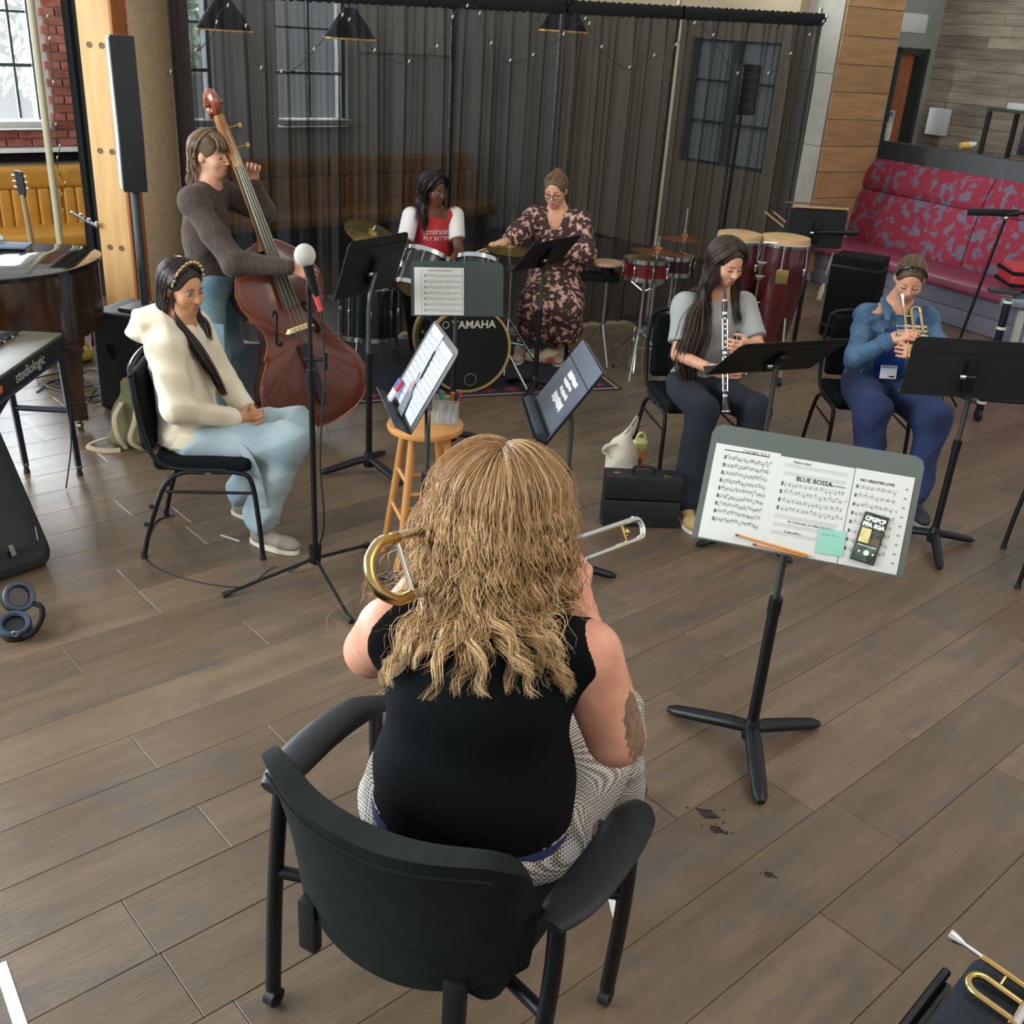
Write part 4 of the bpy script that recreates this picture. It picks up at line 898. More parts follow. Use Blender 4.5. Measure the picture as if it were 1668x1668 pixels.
for q, sg in (('R', 1), ('L', -1)):
    S = SDF(.009); a, b = D.J['sh'+q], D.J['el'+q]; S.cap(a+D.R*sg*.02+V3(0, 0, .012), lerp(a, b, .62), .068, .064, .03); S.box(lerp(a, b, .62)+nrm(b-a)*.05, (.12, .12, .04), frame((b-a)[[1, 0, 2]]*V3(1, -1, 0), b-a), 0, .004, -1)
    sl = S.build('sleeve', mat('white_sleeve', '#ddd6d2', .8), D.root)
    for j in (-1, 0, 1): MB().tube([a+D.R*sg*.05+D.F*j*.02+V3(0, 0, .055), a+D.R*sg*.02+D.F*j*.02+V3(0, 0, .075), a-D.R*sg*.02+D.F*j*.02+V3(0, 0, .079)], .0045, 6, flat=.5).build('shoulder_stripe', mat('red_shirt', '#b5262c', .75), sl)
    if q == 'R': MB().ball(a+D.F*.062+D.R*.03+V3(0, 0, -.05), (.02, .008, .022), D.T, 12, 8).build('sleeve_badge', mat('dark_badge', '#332a3a', .6), sl)
RT = np.array([-D.R, V3(0, 0, 1), D.F]).T                     # x reads left to right from the camera
for body_, sz, z_ in (('Emirates', .062, .895), ('FLY BETTER', .04, .845)):
    o = text(body_, sz, RT, D.J['che']+D.F*.16+V3(0, 0, z_-.85-.0), mat('white_print', '#ece8e4', .7), 'lettering', js, bold=.0008); drop_on(o, js, -D.F, .003)
S = SDF(.01); S.ell((-.74, 8.04, .57), (.15, .13, .1), D.T, .05)
for q in 'RL': S.cap(D.J['hip'+q], D.J['kn'+q], .085, .07, .05); S.cap(D.J['kn'+q], D.J['an'+q], .065, .05, .03)
S.build('trousers', mat('black_trousers', '#17191c', .85), D.root)
for q in 'RL': D.shoe(D.J['an'+q], (.2, -1), mat('dark_trainer', '#22262a', .7), mat('grey_sole', '#8c8c88', .7))
BKH = hair_mat('long_black_hair', ['#0f0c0b', '#1c1512', '#2d221c'], .4)
scalp(D, mat('hair_under_black', '#120e0c', .6), FACECUT, .01)
flow(D, 700, BKH, lambda t, sg: .30+0*t, [(tuple(D.J['che']), V3(.15, .12, .19), D.T), (tuple(D.J['shR']), tuple(D.J['shL']), .07)], th=(.6, math.pi), vol=.03, lift=.012, curl=(.008, 9), rad=.003, clump=12, seed=12, nseg=16, sn=8, thmin=1.3)
# ------------------------------------------------ teacher in the floral dress
E_ = Hum('person with glasses in brown floral dress seated behind the drum kit', (.24, 7.96, 0), (-.12, -.99, 0), (.165, 7.88, 1.265), (-.28, -.88, -.35), hs=1.0, vox=.010,
         nb=(.19, 7.95, 1.12), che=(.2, 7.95, .92), pel=(.23, 8.0, .66), shR=(.02, 7.94, 1.05), shL=(.37, 7.94, 1.05), elR=(-.10, 7.78, .93), wrR=(-.2, 7.62, .905), elL=(.42, 7.78, .84), wrL=(.22, 7.66, .87),
         hipR=(.14, 7.95, .6), hipL=(.32, 7.95, .6), knR=(.08, 7.66, .5), knL=(.30, 7.66, .48), anR=(-.02, 7.80, .12), anL=(.28, 7.82, .09))
E_.body(SK_FAIR, hands=[dict(w=E_.J['wrR'], d=(-.8, -.3, -.1), pn=(.1, .2, -1), th=(.2, -.8, .2), curl=(.6, .7, .5)), dict(w=E_.J['wrL'], d=(-.8, -.2, .1), pn=(.1, .5, -.8), th=(-.1, -.4, .8), curl=(.5, .6, .4))])
E_.face(mat('ginger_brow', '#7a5034', .8), LIP, closed=True)
FLOR = mat('floral_print', '#3a2420', .85, col2='#c69a88', tex='noise', scale=26, detail=3, lo=.52, hi=.60)
S = SDF(.0095); E_.torso(S, w=.185, d=.14, k=.06, sh=.07, waist=1.1, hip=1.15)
for q in 'RL': S.cap(E_.J['sh'+q], E_.J['el'+q], .085, .085, .04); S.cap(E_.J['el'+q], lerp(E_.J['el'+q], E_.J['wr'+q], .4), .075, .07, .03)
for q in 'RL': S.cap(E_.J['hip'+q], E_.J['kn'+q]-V3(0, 0, .03), .13, .12, .08); S.cap(E_.J['kn'+q]-V3(0, 0, .03), E_.J['kn'+q]*V3(1, 1, 0)+V3(0, .06, .27), .13, .14, .08)
S.cap((.19, 7.85, .55), (.18, 7.78, .27), .15, .14, .08); S.box((.2, 7.8, .08), (.5, .5, .1), None, 0, .01, -1)
S.ell(E_.J['nb']+V3(-.02, -.1, -.02), (.055, .07, .12), None, .03, -1); S.disp = folds(.01, 24, [(1, .2, .1), (.8, .5, .1), (.3, .3, .8)])
S.build('dress', FLOR, E_.root)
gl = MB()
for q in (-1, 1): gl.tube(arc(E_.h(q*.033, .104, .0), .024, 0, 6.283, 17, E_.hr, E_.hu*.8)[:-1], .0024, 6, closed=True)
gl.tube([E_.h(-.009, .106, .004), E_.h(.009, .106, .004)], .002, 6)
for q in (-1, 1): gl.tube([E_.h(q*.056, .1, .004), E_.h(q*.08, .05, .004), E_.h(q*.082, -.01, .0)], .002, 6)
gl.build('glasses', mat('dark_frames', '#1c1716', .4), E_.root)
GNH = hair_mat('ginger_blonde_hair', ['#4a3222', '#7a583a', '#a07c50'], .4)
scalp(E_, mat('hair_under_ginger', '#6a4a30', .6, col2='#55402a', scale=40), FACECUT, .006, extra=lambda S: S.ell(E_.h(0, -.06, .11), (.035, .035, .03), E_.H, .02))
sleek(E_, 600, GNH, (0, -.5, .85), seed=14)
for q, to in (('R', (-.1, -1)), ('L', (-.05, -1))):
    E_.shoe(E_.J['an'+q], to, mat('tan_sandal', '#a48f78', .7), mat('pale_sole', '#c8beb0', .7)); a = E_.J['an'+q]
    MB().lathe([(.045, 0), (.048, .012), (.045, .024)], 14, None, (a[0], a[1], .115)).build('ankle_strap', mat('dark_strap', '#2a2320', .6), E_.root)
# ------------------------------------------------ clarinettist
K = Hum('person with very long brown hair in grey shirt seated playing the clarinet', (1.02, 5.66, 0), (.3, -.95, 0), (1.055, 5.58, 1.255), (.42, -.84, -.38), hs=.97, vox=.0075,
        nb=(1.04, 5.66, 1.09), che=(1.03, 5.66, .88), pel=(1.0, 5.70, .56), shR=(.87, 5.63, 1.0), shL=(1.205, 5.72, 1.0), elR=(.85, 5.50, .755), wrR=(1.03, 5.33, .73), elL=(1.29, 5.56, .80), wrL=(1.19, 5.37, .87),
        hipR=(.92, 5.62, .53), hipL=(1.1, 5.66, .53), knR=(.97, 5.22, .545), knL=(1.26, 5.28, .545), anR=(.915, 5.02, .1), anL=(1.22, 5.12, .1))
K.body(SK_FAIR, hands=[dict(w=K.J['wrR'], d=(.75, -.35, .05), pn=(.2, .2, .9), th=(0, -.2, .9), curl=(.45, .5, .35)), dict(w=K.J['wrL'], d=(-.6, -.6, .0), pn=(-.5, .5, .2), th=(.0, -.1, 1), curl=(.6, .7, .4))])
K.face(mat('dark_brow', '#2b201a', .8), LIP, closed=True)
S = SDF(.008); K.torso(S, w=.15, d=.115, k=.06, sh=.062, waist=1.02, hip=1.08)
for q in 'RL': S.cap(K.J['sh'+q], lerp(K.J['sh'+q], K.J['el'+q], .72), .07, .07, .04)
S.ell(K.J['nb']+V3(.03, -.05, .05), (.06, .06, .05), None, .02, -1); S.box((1.0, 5.7, .42), (.5, .5, .1), None, 0, .01, -1); S.disp = folds(.005, 28, [(.4, .2, .9), (-.5, .3, .8)])
for q in 'RL':
    b = nrm(K.J['el'+q]-K.J['sh'+q]); S.box(lerp(K.J['sh'+q], K.J['el'+q], .72)+b*.055, (.09, .09, .045), frame(np.cross(b, (0, 1, 0)), b), 0, .004, -1)
S.build('shirt', mat('grey_cotton', '#9a9d98', .9, col2='#8f928e', scale=8, bump=.06, bscale=200), K.root)
NVY = mat('black_navy_trousers', '#141a22', .9, col2='#1a222c', scale=6)
S = SDF(.008); S.ell((1.0, 5.70, .55), (.165, .15, .1), K.T, .05)
for q in 'RL': S.cap(K.J['hip'+q], K.J['kn'+q], .098, .085, .05); S.cap(K.J['kn'+q], K.J['an'+q]+V3(0, 0, .02), .085, .08, .04)
S.disp = folds(.005, 30, [(.4, .6, .6), (-.5, .3, .8)]); S.build('trousers', NVY, K.root)
for q in 'RL': K.shoe(K.J['an'+q], (.15, -1), mat('tan_shoe', '#b59a6a', .7), mat('cream_sole', '#d9d2c0', .7))
BRH = hair_mat('long_brown_hair', ['#1f1711', '#37291f', '#57432f'], .4)
scalp(K, mat('hair_under_chestnut', '#2a1f17', .6), FACECUT, .007)
kcol = [(tuple(K.J['che']), V3(.165, .13, .2), K.T), (tuple(K.J['shR']), tuple(K.J['shL']), .075), (tuple(K.h(0, -.03, -.04)), tuple(K.J['nb']), .062)]
flow(K, 1100, BRH, lambda t, sg: np.where(sg > 0, .42, .34), kcol, th=(.55, math.pi), vol=.022, lift=.008, curl=(.006, 6), rad=.0022, clump=16, seed=21, nseg=20, sn=8, thmin=1.25)
lk = [smooth_path([K.h(.066+abs(o)*.5, .02+o2*.5, .01), K.h(.095+o, .05+o2, -.09), K.J['shR']+V3(.06+o*1.5, -.11+o2, -.02), K.J['shR']+V3(.045+o*2, -.15+o2, -.15), K.J['shR']+V3(.03+o*2, -.16+o2, -.29), K.J['shR']+V3(.045+o*1.6, -.145+o2, -.40)], 7) for o, o2 in zip(RNG.normal(size=260)*.017, RNG.normal(size=260)*.012)]
lk = np.array(lk); s_ = np.linspace(0, 1, lk.shape[1]); ph = RNG.uniform(0, 6, (260, 1)); lk[:, :, 0] += .01*s_*np.sin(s_*14+ph*.3); lk[:, :, 1] += .008*s_*np.cos(s_*13+ph*.3)
strands('hair_lock', lk, .0024, BRH, K.root, RNG.uniform(0, 1, 260))
for k, c in enumerate(('#c9c0b0', '#8a6f55')): MB().lathe([(.03, -.006), (.034, 0), (.03, .006)], 16, frame((1, 0, 0), K.J['wrR']-K.J['elR']), lerp(K.J['elR'], K.J['wrR'], .92-.06*k)).build('bracelet', mat('bracelet_%d' % k, c, .6), K.root)
# ------------------------------------------------ trumpeter
R_ = Hum('person in denim jacket and blue shirt seated playing the trumpet', (2.16, 6.12, 0), (-.1, -.99, 0), (2.185, 6.03, 1.185), (-.18, -.84, -.52), hs=.98, vox=.0075,
         nb=(2.18, 6.1, 1.03), che=(2.17, 6.12, .84), pel=(2.15, 6.14, .55), shR=(2.0, 6.1, .955), shL=(2.365, 6.12, .955), elR=(1.93, 5.90, .735), wrR=(2.08, 5.80, .90), elL=(2.44, 5.90, .74), wrL=(2.22, 5.76, .83),
         hipR=(2.05, 6.06, .53), hipL=(2.26, 6.06, .53), knR=(1.985, 5.60, .54), knL=(2.31, 5.58, .54), anR=(2.0, 5.50, .1), anL=(2.28, 5.48, .1))
R_.body(SK_FAIR, hands=[dict(w=R_.J['wrR'], d=(.7, -.35, .35), pn=(.35, .3, -.8), th=(.2, .6, .5), curl=(.5, .6, .4)), dict(w=R_.J['wrL'], d=(-.75, -.3, .2), pn=(-.3, .5, .4), th=(.1, .2, .9), curl=(.8, .8, .5))])
R_.face(mat('fair_brow', '#7a5f45', .8), LIP, closed=True)
S = SDF(.008); R_.torso(S, w=.152, d=.118, k=.06, sh=.05, waist=1.1, hip=1.12, belly=.03); S.disp = folds(.004, 30, [(.4, .2, .9)])
S.ell(R_.J['nb']+V3(0, -.05, .05), (.06, .06, .05), None, .02, -1); S.build('shirt', mat('royal_blue_cotton', '#12449a', .85, col2='#0f3c8c', scale=8), R_.root)
DEN = mat('denim_jacket', '#2f4c68', .9, col2='#54728c', scale=9, bump=.15, bscale=220)
S = SDF(.008); R_.torso(S, w=.166, d=.135, k=.05, sh=.052, waist=1.12, hip=1.14, belly=.03)
for q in 'RL': S.cap(R_.J['sh'+q], R_.J['el'+q], .058, .058, .04); S.cap(R_.J['el'+q], lerp(R_.J['el'+q], R_.J['wr'+q], .9), .058, .044, .03)
fr_ = lambda z0, w_: S.cap(R_.J['che']+R_.F*.17+V3(-.0, 0, z0), R_.J['che']+R_.F*.19+V3(0, 0, z0-.35), w_, w_*2.0, .012, -1)
fr_(.16, .05); S.ell(R_.J['nb']+V3(0, -.05, .05), (.07, .075, .06), None, .02, -1); S.box((2.15, 6.1, .43), (.5, .5, .1), None, 0, .01, -1); S.disp = folds(.009, 48, [(.4, .2, .9), (-.6, .3, .7)])
jk = S.build('denim_jacket', DEN, R_.root)
for sg in (-1, 1):
    c = R_.J['nb']+R_.R*sg*.06; MB().tube(smooth_path([c-R_.F*.055+V3(0, 0, .02), c+R_.R*sg*.02+V3(0, 0, .012), R_.J['nb']+R_.R*sg*.075+R_.F*.07+V3(0, 0, -.02), R_.J['nb']+R_.R*sg*.07+R_.F*.13+V3(0, 0, -.08)], 5), [.02, .026, .03, .012], 8, flat=.35).build('collar', DEN, jk)
    for z_ in (.06, -.03, -.12, -.2): MB().ball(R_.J['che']+R_.R*sg*(.075+(.06-z_)*.25)+R_.F*(.135)+V3(0, 0, z_), (.008, .005, .008), R_.T, 8, 6).build('button', mat('copper_button', '#b07a4a', .35, .8), jk)
for sg in (-1, 1):
    MB().box(R_.J['che']+R_.R*sg*.105+R_.F*.135+V3(0, 0, .055), (.085, .012, .03), R_.T@Rz(-sg*.35), bev=.004).build('pocket_flap', DEN, jk)
    MB().tube([R_.J['che']+R_.R*sg*.125+R_.F*.128+V3(0, 0, .03), R_.J['che']+R_.R*sg*.12+R_.F*.135+V3(0, 0, -.06), R_.J['che']+R_.R*sg*.125+R_.F*.13+V3(0, 0, -.16)], .003, 6).build('seam', mat('denim_seam', '#6d8598', .9), jk)
for q in 'RL':
    a, b = R_.J['el'+q], R_.J['wr'+q]; MB().tube([lerp(a, b, .76), lerp(a, b, .93)], [.053, .05], 14).build('cuff', DEN, jk)
MB().tube(smooth_path([R_.J['nb']+V3(-.06, -.02, 0), R_.J['che']+V3(-.05, -.155, .06), R_.J['che']+V3(-.03, -.19, -.11)], 6), .005, 6, flat=.3).tube(smooth_path([R_.J['nb']+V3(.06, -.02, 0), R_.J['che']+V3(.03, -.155, .06), R_.J['che']+V3(-.03, -.19, -.11)], 6), .005, 6, flat=.3).build('lanyard', mat('lanyard_blue', '#1a2c55', .7), R_.root)
bd = R_.J['che']+V3(-.03, -.205, -.165); RBd = np.array([V3(1, .05, 0), nrm((0, .25, 1)), nrm((0, -1, .25))]).T
bg_ = MB().box(bd, (.095, .075, .003), RBd, bev=.001).build('badge', mat('badge_white', '#d9dcd8', .5), R_.root)
MB().box(bd+RBd@V3(0, .028, .002), (.085, .012, .002), RBd).build('badge_strip', mat('badge_blue', '#7f93ad', .6), bg_); MB().box(bd+RBd@V3(.02, -.025, .002), (.03, .008, .002), RBd).build('badge_mark', BLKM, bg_)
S = SDF(.008); S.ell((2.15, 6.13, .54), (.19, .16, .1), R_.T, .05)
for q in 'RL': S.cap(R_.J['hip'+q], R_.J['kn'+q], .112, .1, .05); S.cap(R_.J['kn'+q], R_.J['an'+q]+V3(0, 0, .03), .095, .07, .04)
S.disp = folds(.009, 32, [(.4, .6, .6), (-.5, .3, .8)]); S.build('jeans', mat('navy_denim', '#1d2b4e', .9, col2='#25355a', scale=8, bump=.1, bscale=220), R_.root)
for q in 'RL': R_.shoe(R_.J['an'+q], (0, -1), mat('dark_trainer', '#22262a', .7), mat('grey_sole', '#8c8c88', .7))
scalp(R_, mat('hair_under_fawn', '#57432f', .6, col2='#4a3828', scale=40), FACECUT, .005)
FWH = hair_mat('fawn_hair', ['#3f2f20', '#66503a', '#8a7050'], .38)
sleek(R_, 900, FWH, (0, -.9, -.3), seed=31)
MB().tube([R_.h(.083*math.cos(t), .03+.02*math.sin(t), .03+.1*math.sin(t)) for t in np.linspace(.1, 3.04, 16)], .0055, 8, flat=1).build('headband', mat('black_gloss_band', '#121214', .25), R_.root)

R_.root.location += Vector((-.06, -.2, 0))
# ================================================================ chairs
BF = mat('black_chair_fabric', '#0d1112', .9, bump=.15, bscale=260, spec=.15)
def banquet_chair(label, x, y, F, group='black padded chairs'):
    t = thing('padded_chair', label, 'chair', (x, y, 0), math.atan2(-F[0], F[1]), group)
    for s in (-1, 1):
        MB().tube(smooth_path([(s*.2, -.265, .86), (s*.215, -.25, .72), (s*.215, -.225, .58), (s*.215, -.185, .485), (s*.215, -.10, .445), (s*.215, .12, .44)], 5), .012, 8).build('back_rail', BLK, t)
        MB().tube(smooth_path([(s*.215, .05, .432), (s*.216, .17, .43), (s*.222, .225, .39), (s*.228, .25, .2), (s*.23, .262, 0.012)], 5), .012, 8).build('leg', BLK, t)
        MB().tube(smooth_path([(s*.216, .02, .43), (s*.218, -.08, .425), (s*.224, -.16, .36), (s*.228, -.24, .15), (s*.23, -.275, .012)], 5), .012, 8).build('leg', BLK, t)
        MB().tube([(s*.224, -.155, .335), (s*.226, .236, .335)], .007, 6).build('side_brace', BLK, t)
        for y_ in (.262, -.275): MB().cyl((s*.23, y_, 0), (s*.23, y_, .03), .016, .013, 10).build('foot_cap', RUB, t)
        for z_, y_ in ((.26, -.205), (.17, -.235)): MB().box((s*.228, y_-.012, z_), (.012, .03, .018), None, .002).build('stack_bumper', RUB, t)
    MB().tube(smooth_path([(-.2, -.265, .86), (-.15, -.275, .89), (0, -.28, .9), (.15, -.275, .89), (.2, -.265, .86)], 5), .012, 8).build('top_rail', BLK, t)
    S = SDF(.012); S.box((0, .01, .462), (.19, .19, .008), None, .026, .01); S.build('seat', BF, t)
    S = SDF(.012); S.box((0, -.245, .69), (.165, .006, .16), frame((1, 0, 0), (0, -.1, 1)), .022, .01); S.build('backrest', BF, t)
    return t
banquet_chair('black padded chair under the person in the cream hoodie', -1.43, 4.45, nrm((.99, .11)))
banquet_chair('black padded chair under the clarinet player', .985, 5.70, nrm((.2, -.98)))
banquet_chair('black padded chair under the trumpet player', 2.04, 5.94, nrm((.0, -1)))
banquet_chair('black padded chair mostly cut off at the right picture edge', 2.78, 4.62, nrm((-1, .25)))
# ---- office armchair of the trombonist
Fc = nrm((.48, .88, 0)); Rc = nrm((.88, -.48, 0)); SCn = V3(-.10, 1.90, 0); OC = np.array([Rc, Fc, V3(0, 0, 1)]).T
def oc(x, y, z): return SCn+OC@V3(x, y, z)
ch = wthing('office_armchair', 'charcoal upholstered armchair with black arms in the foreground', 'chair', SCn)
OFAB = mat('charcoal_upholstery', '#171c19', .9, col2='#1c211e', scale=14, bump=.2, bscale=420, spec=.15); OPL = mat('black_plastic', '#0d1012', .5, bump=.08, bscale=300, spec=.3)
def bkf(u, v, th=0):
    a = (u-.5)*2; w = .335*(1-.06*(1-v)); x = a*w; wrap = .11*abs(a)**2.2
    z = .40+.03*a*a+(.445-.03*a*a*0)*v
    z = z+ .05*(a*a)*(1-v)-.055*abs(a)**9*v
    y = -.27+wrap-.10*(v-.4)**2*1.2-.06*(v-.3)+th
    return oc(x, y, z)
def bk_solid():
    m = MB(); nu, nv = 30, 20; rings = []
    for i in range(nu+1):
        u = i/nu; r = []
        e = math.sqrt(max(0, 1-abs(2*u-1)**7)); tk = .042*e+.008
        for j in range(nv+1): r.append(bkf(u, j/nv, -tk*(.35+.65*math.sin(math.pi*min(max(j/nv, .04), .96))**.4)))
        for j in range(nv, -1, -1): r.append(bkf(u, j/nv, tk*(.35+.65*math.sin(math.pi*min(max(j/nv, .04), .96))**.4)))
        rings.append(r)
    m.ring_faces(rings); return m
bko = bk_solid().build('backrest', OFAB, ch, 60)
MB().tube([bkf(u, .9, -.040) for u in np.linspace(.07, .93, 24)], .004, 6).build('piping', OFAB, bko)
S = SDF(.012); S.box(oc(0, .03, .44), (.23, .22, .02), OC, .045, .02); S.build('seat', OFAB, ch)
MB().box(oc(0, .0, .385), (.4, .4, .03), OC, bev=.01).build('seat_pan', OPL, ch)
for s in (-1, 1):
    MB().box(oc(s*.20, -.27, .40), (.05, .03, .15), OC, bev=.008).build('back_bracket', OPL, ch)
    def armf(u, v, s=s):
        w = .045*(1-.25*abs(2*u-1)**2); x = s*.375+(v-.5)*2*w+s*.03*math.sin(math.pi*u)-s*.02*u; return oc(x, -.17+.44*u, .672-.05*(u > .82)*(u-.82)/.18-.035*(2*v-1)**2*.4+.0*u)
    arm = MB(); rings = []
    for i in range(17):
        u = i/16; w = .056*(1-(abs(2*u-1))**5*.5); cx = s*(.372+.022*math.sin(math.pi*u)); zc = .665+.012*math.sin(math.pi*u)-.03*max(0, u-.8)*4
        rings.append([oc(cx+w*math.cos(t)*(1), -.20+.47*u, zc+.013*math.sin(t)) for t in np.linspace(0, 2*math.pi, 14, endpoint=False)])
    arm.ring_faces(rings); arm.build('armrest', OPL, ch)
    MB().tube(smooth_path([oc(s*.372, -.16, .655), oc(s*.378, -.175, .5), oc(s*.375, -.20, .3), oc(s*.36, -.235, .055)], 6), .02, 12).build('leg', BLK, ch)
    MB().tube(smooth_path([oc(s*.372, .21, .655), oc(s*.378, .22, .5), oc(s*.375, .225, .3), oc(s*.36, .235, .055)], 6), .02, 12).build('leg', BLK, ch)
    MB().tube([oc(s*.37, -.185, .40), oc(s*.18, -.12, .395)], .016, 10).build('rung', BLK, ch); MB().tube([oc(s*.374, .22, .40), oc(s*.18, .14, .395)], .016, 10).build('rung', BLK, ch)
    for y in (-.235, .235):
        cs = MB().cyl(oc(s*.36-.014, y, .026), oc(s*.36+.014, y, .026), .026, n=18).build('caster', RUB, ch)
        MB().cyl(oc(s*.36-.016, y, .026), oc(s*.36+.016, y, .026), .012, n=12).cyl(oc(s*.36, y, .03), oc(s*.36, y, .07), .009, n=8).build('caster_hub', OPL, cs)
# ================================================================ music stands
def music_stand(label, C, psi, al, w, h, base=None, foot=0.0, pole_r=.018, fs=1.0, rim=True, lipd=.06, knob=True, frontm=None, feet=True, tape=False):
    C = V3(C); r = V3(math.cos(psi), math.sin(psi), 0); n = V3(math.sin(psi), -math.cos(psi), 0); up = V3(0, 0, math.cos(al))-n*math.sin(al); nn = np.cross(r, up); R = np.array([r, up, nn]).T
    b = V3(*(base if base is not None else (C-n*.03)[:2]), 0); t = wthing('music_stand', label, 'music stand', b, 'music stands')
    d = lambda x, y, z=0: C+R@V3(x, y, z)
    m = frontm or mat('stand_desk_black', '#0c1011', .55, bump=.06, bscale=320)
    c = .03; pts = [(-w/2, -h/2), (w/2, -h/2), (w/2, h/2-c), (w/2-.009, h/2-.009), (w/2-c, h/2), (-w/2+c, h/2), (-w/2+.009, h/2-.009), (-w/2, h/2-c)]
    dk = MB().prism([d(x, y, -.0015) for x, y in pts], nn*.003).build('desk', m, t)
    MB().box(d(0, -h/2, lipd/2), (w, .003, lipd), R).build('lip', m, dk)
    if rim:
        MB().box(d(0, h/2-.062, -.004), (w-.01, .012, .004), R).build('crease', m, dk)
    hub = d(0, -.03, -.02)
    MB().box(hub, (.05, .16, .02), R, bev=.004).build('desk_bracket', BLK, t)
    top = V3(b[0], b[1], hub[2]-.02); kn = hub-nn*.012
    MB().tube([kn-r*.02, kn+r*.035], .011, 12).build('hinge', BLK, t)
    if knob: MB().tube([kn+r*.03, kn+r*.055], [.013, .011], 12).build('knob', CHR, t)
    MB().tube(smooth_path([kn, lerp(kn, V3(b[0], b[1], kn[2]-.1), .6), V3(b[0], b[1], kn[2]-.14), V3(b[0], b[1], .5*kn[2])], 5), .012, 10).build('inner_tube', mat('satin_tube', '#5c625f', .35, .8), t)
    MB().cyl(b+V3(0, 0, .06), V3(b[0], b[1], .62*kn[2]), pole_r, n=14).build('pole', BLK, t)
    MB().cyl(V3(b[0], b[1], .62*kn[2]-.05), V3(b[0], b[1], .62*kn[2]+.01), pole_r+.003, n=14).build('collar', BLK, t)
    if feet:
        for k in range(3):
            a = foot+k*2*math.pi/3; u = V3(math.cos(a), math.sin(a), 0)
            MB().tube(smooth_path([b+V3(0, 0, .085), b+u*.06*fs+V3(0, 0, .075), b+u*.16*fs+V3(0, 0, .048), b+u*.24*fs+V3(0, 0, .026), b+u*.27*fs+V3(0, 0, .018)], 5), np.array([.022, .026, .025, .022, .012])*fs, 12, flat=.75).build('leg', BLK, t)
        MB().lathe([(.02, .125), (.028, .1), (.034, .075), (.03, .04), (.0, .035)], 16, None, b).build('hub', BLK, t)
    if tape:
        for z in (.118, .13): MB().lathe([(.0145, z-.004), (.017, z), (.0145, z+.004)], 14, None, b).build('tape_band', mat('blue_tape', '#3f6f9a', .5), t)
    return t, d, R, w, h
def staff_lines(page, d, R, x0, x1, ys, m=None, notes=True, parent=None, seed=0, dz=.0022, hgt=.0085, dens=1.0):
    rg = np.random.default_rng(seed); g = MB(); k = MB()
    for y in ys:
        for q in range(5): g.box(d((x0+x1)/2, y+(q-2)*hgt/4, dz), (x1-x0, .00045, .0002), R)
        if notes:
            x = x0+.006
            k.box(d(x, y, dz+.0003), (.004, hgt*1.3, .0002), R)
            while x < x1-.008:
                x += rg.uniform(.006, .014)/dens; yy = y+rg.uniform(-.6, .6)*hgt; k.ball(d(x, yy, dz+.0003), (.0019, .0014, .0003), R, 6, 4)
                k.box(d(x+.0016, yy+.004*(1 if rg.random() < .5 else -1), dz+.0003), (.0006, .008, .0002), R)
    g.build('staves', mat('staff_grey', '#8d8d88', .8), page)
    if notes: k.build('notes', mat('note_ink', '#2b2b2b', .8), page)
def page(name, d, R, x0, x1, y0, y1, label, dz=.002, m=PAPER, cat='sheet music', group=None):
    t = wthing(name, label, cat, d((x0+x1)/2, y0), group)
    return t, MB().box(d((x0+x1)/2, (y0+y1)/2, dz), (x1-x0, y1-y0, .0006), R).build('leaf', m, t)
INK = mat('note_ink', '#2b2b2b', .8)
# front stand
DKG = mat('stand_desk_grey', '#545b55', .55, bump=.05, bscale=320)
FS, d, R, w, h = music_stand('grey music stand holding the open sheet music in the foreground', (.918, 2.988, 1.027), -.299, .468, .65, .374, (.91, 3.07), foot=math.radians(-93), frontm=DKG, pole_r=.02, fs=1.2, lipd=.025, tape=True)
yb = -h/2+.004
pg, lf = page('sheet_music', d, R, -.305, -.10, yb, .125, 'left handwritten sheet of music on the foreground stand', .003, group='sheets on the foreground stand')
staff_lines(lf, d, R, -.275, -.125, np.linspace(.085, -.115, 9), seed=1, dz=.0036, hgt=.0095, dens=1.5); MB().box(d(-.205, .108, .0036), (.14, .003, .0003), R).build('heading', INK, lf); text('CHORD TO S', .014, R, d(-.175, .112, .0036), INK, 'lettering', lf, .0002)
pg, lf = page('sheet_music', d, R, -.10, .128, yb, .118, 'middle sheet titled BLUE BOSSA on the foreground stand', .004, group='sheets on the foreground stand')
staff_lines(lf, d, R, -.082, .110, [.093, .067], notes=False, dz=.0046, hgt=.010); staff_lines(lf, d, R, -.085, .112, [.034, .008, -.018, -.044], seed=3, dz=.0046, hgt=.0105, dens=.8); staff_lines(lf, d, R, -.085, .108, [-.070, -.096, -.122], notes=False, dz=.0046, hgt=.010)
text('BLUE BOSSA', .020, R, d(.015, .055, .005), INK, 'lettering', lf, .0002, bold=.0003); text('Dance chart', .011, R, d(-.03, .106, .005), INK, 'lettering', lf, .0002); text('Kenny Dorham', .008, R, d(.085, .053, .005), INK, 'lettering', lf, .0002)
text('for 4 choruses, on 4 Bass Solo/Form', .0095, R, d(.03, -.082, .005), INK, 'lettering', lf, .0002); text('Coda solo x', .0105, R, d(-.02, -.115, .005), INK, 'lettering', lf, .0002)
pg, lf = page('sheet_music', d, R, .130, .305, yb, .120, 'right sheet of music partly under the phone on the foreground stand', .003, group='sheets on the foreground stand')
staff_lines(lf, d, R, .138, .262, np.linspace(.065, -.13, 8), seed=5, dz=.0036, hgt=.0085, dens=.7); text('NO GREATER LOVE', .0115, R, d(.2, .086, .0038), INK, 'lettering', lf, .0002, bold=.0003)
for k, y in enumerate(np.linspace(.08, -.15, 9)): MB().box(d(.288, y, .0036), (.009, .006, .0003), R).build('margin_mark', mat('margin_grey', '#8f8f8c', .8), lf)
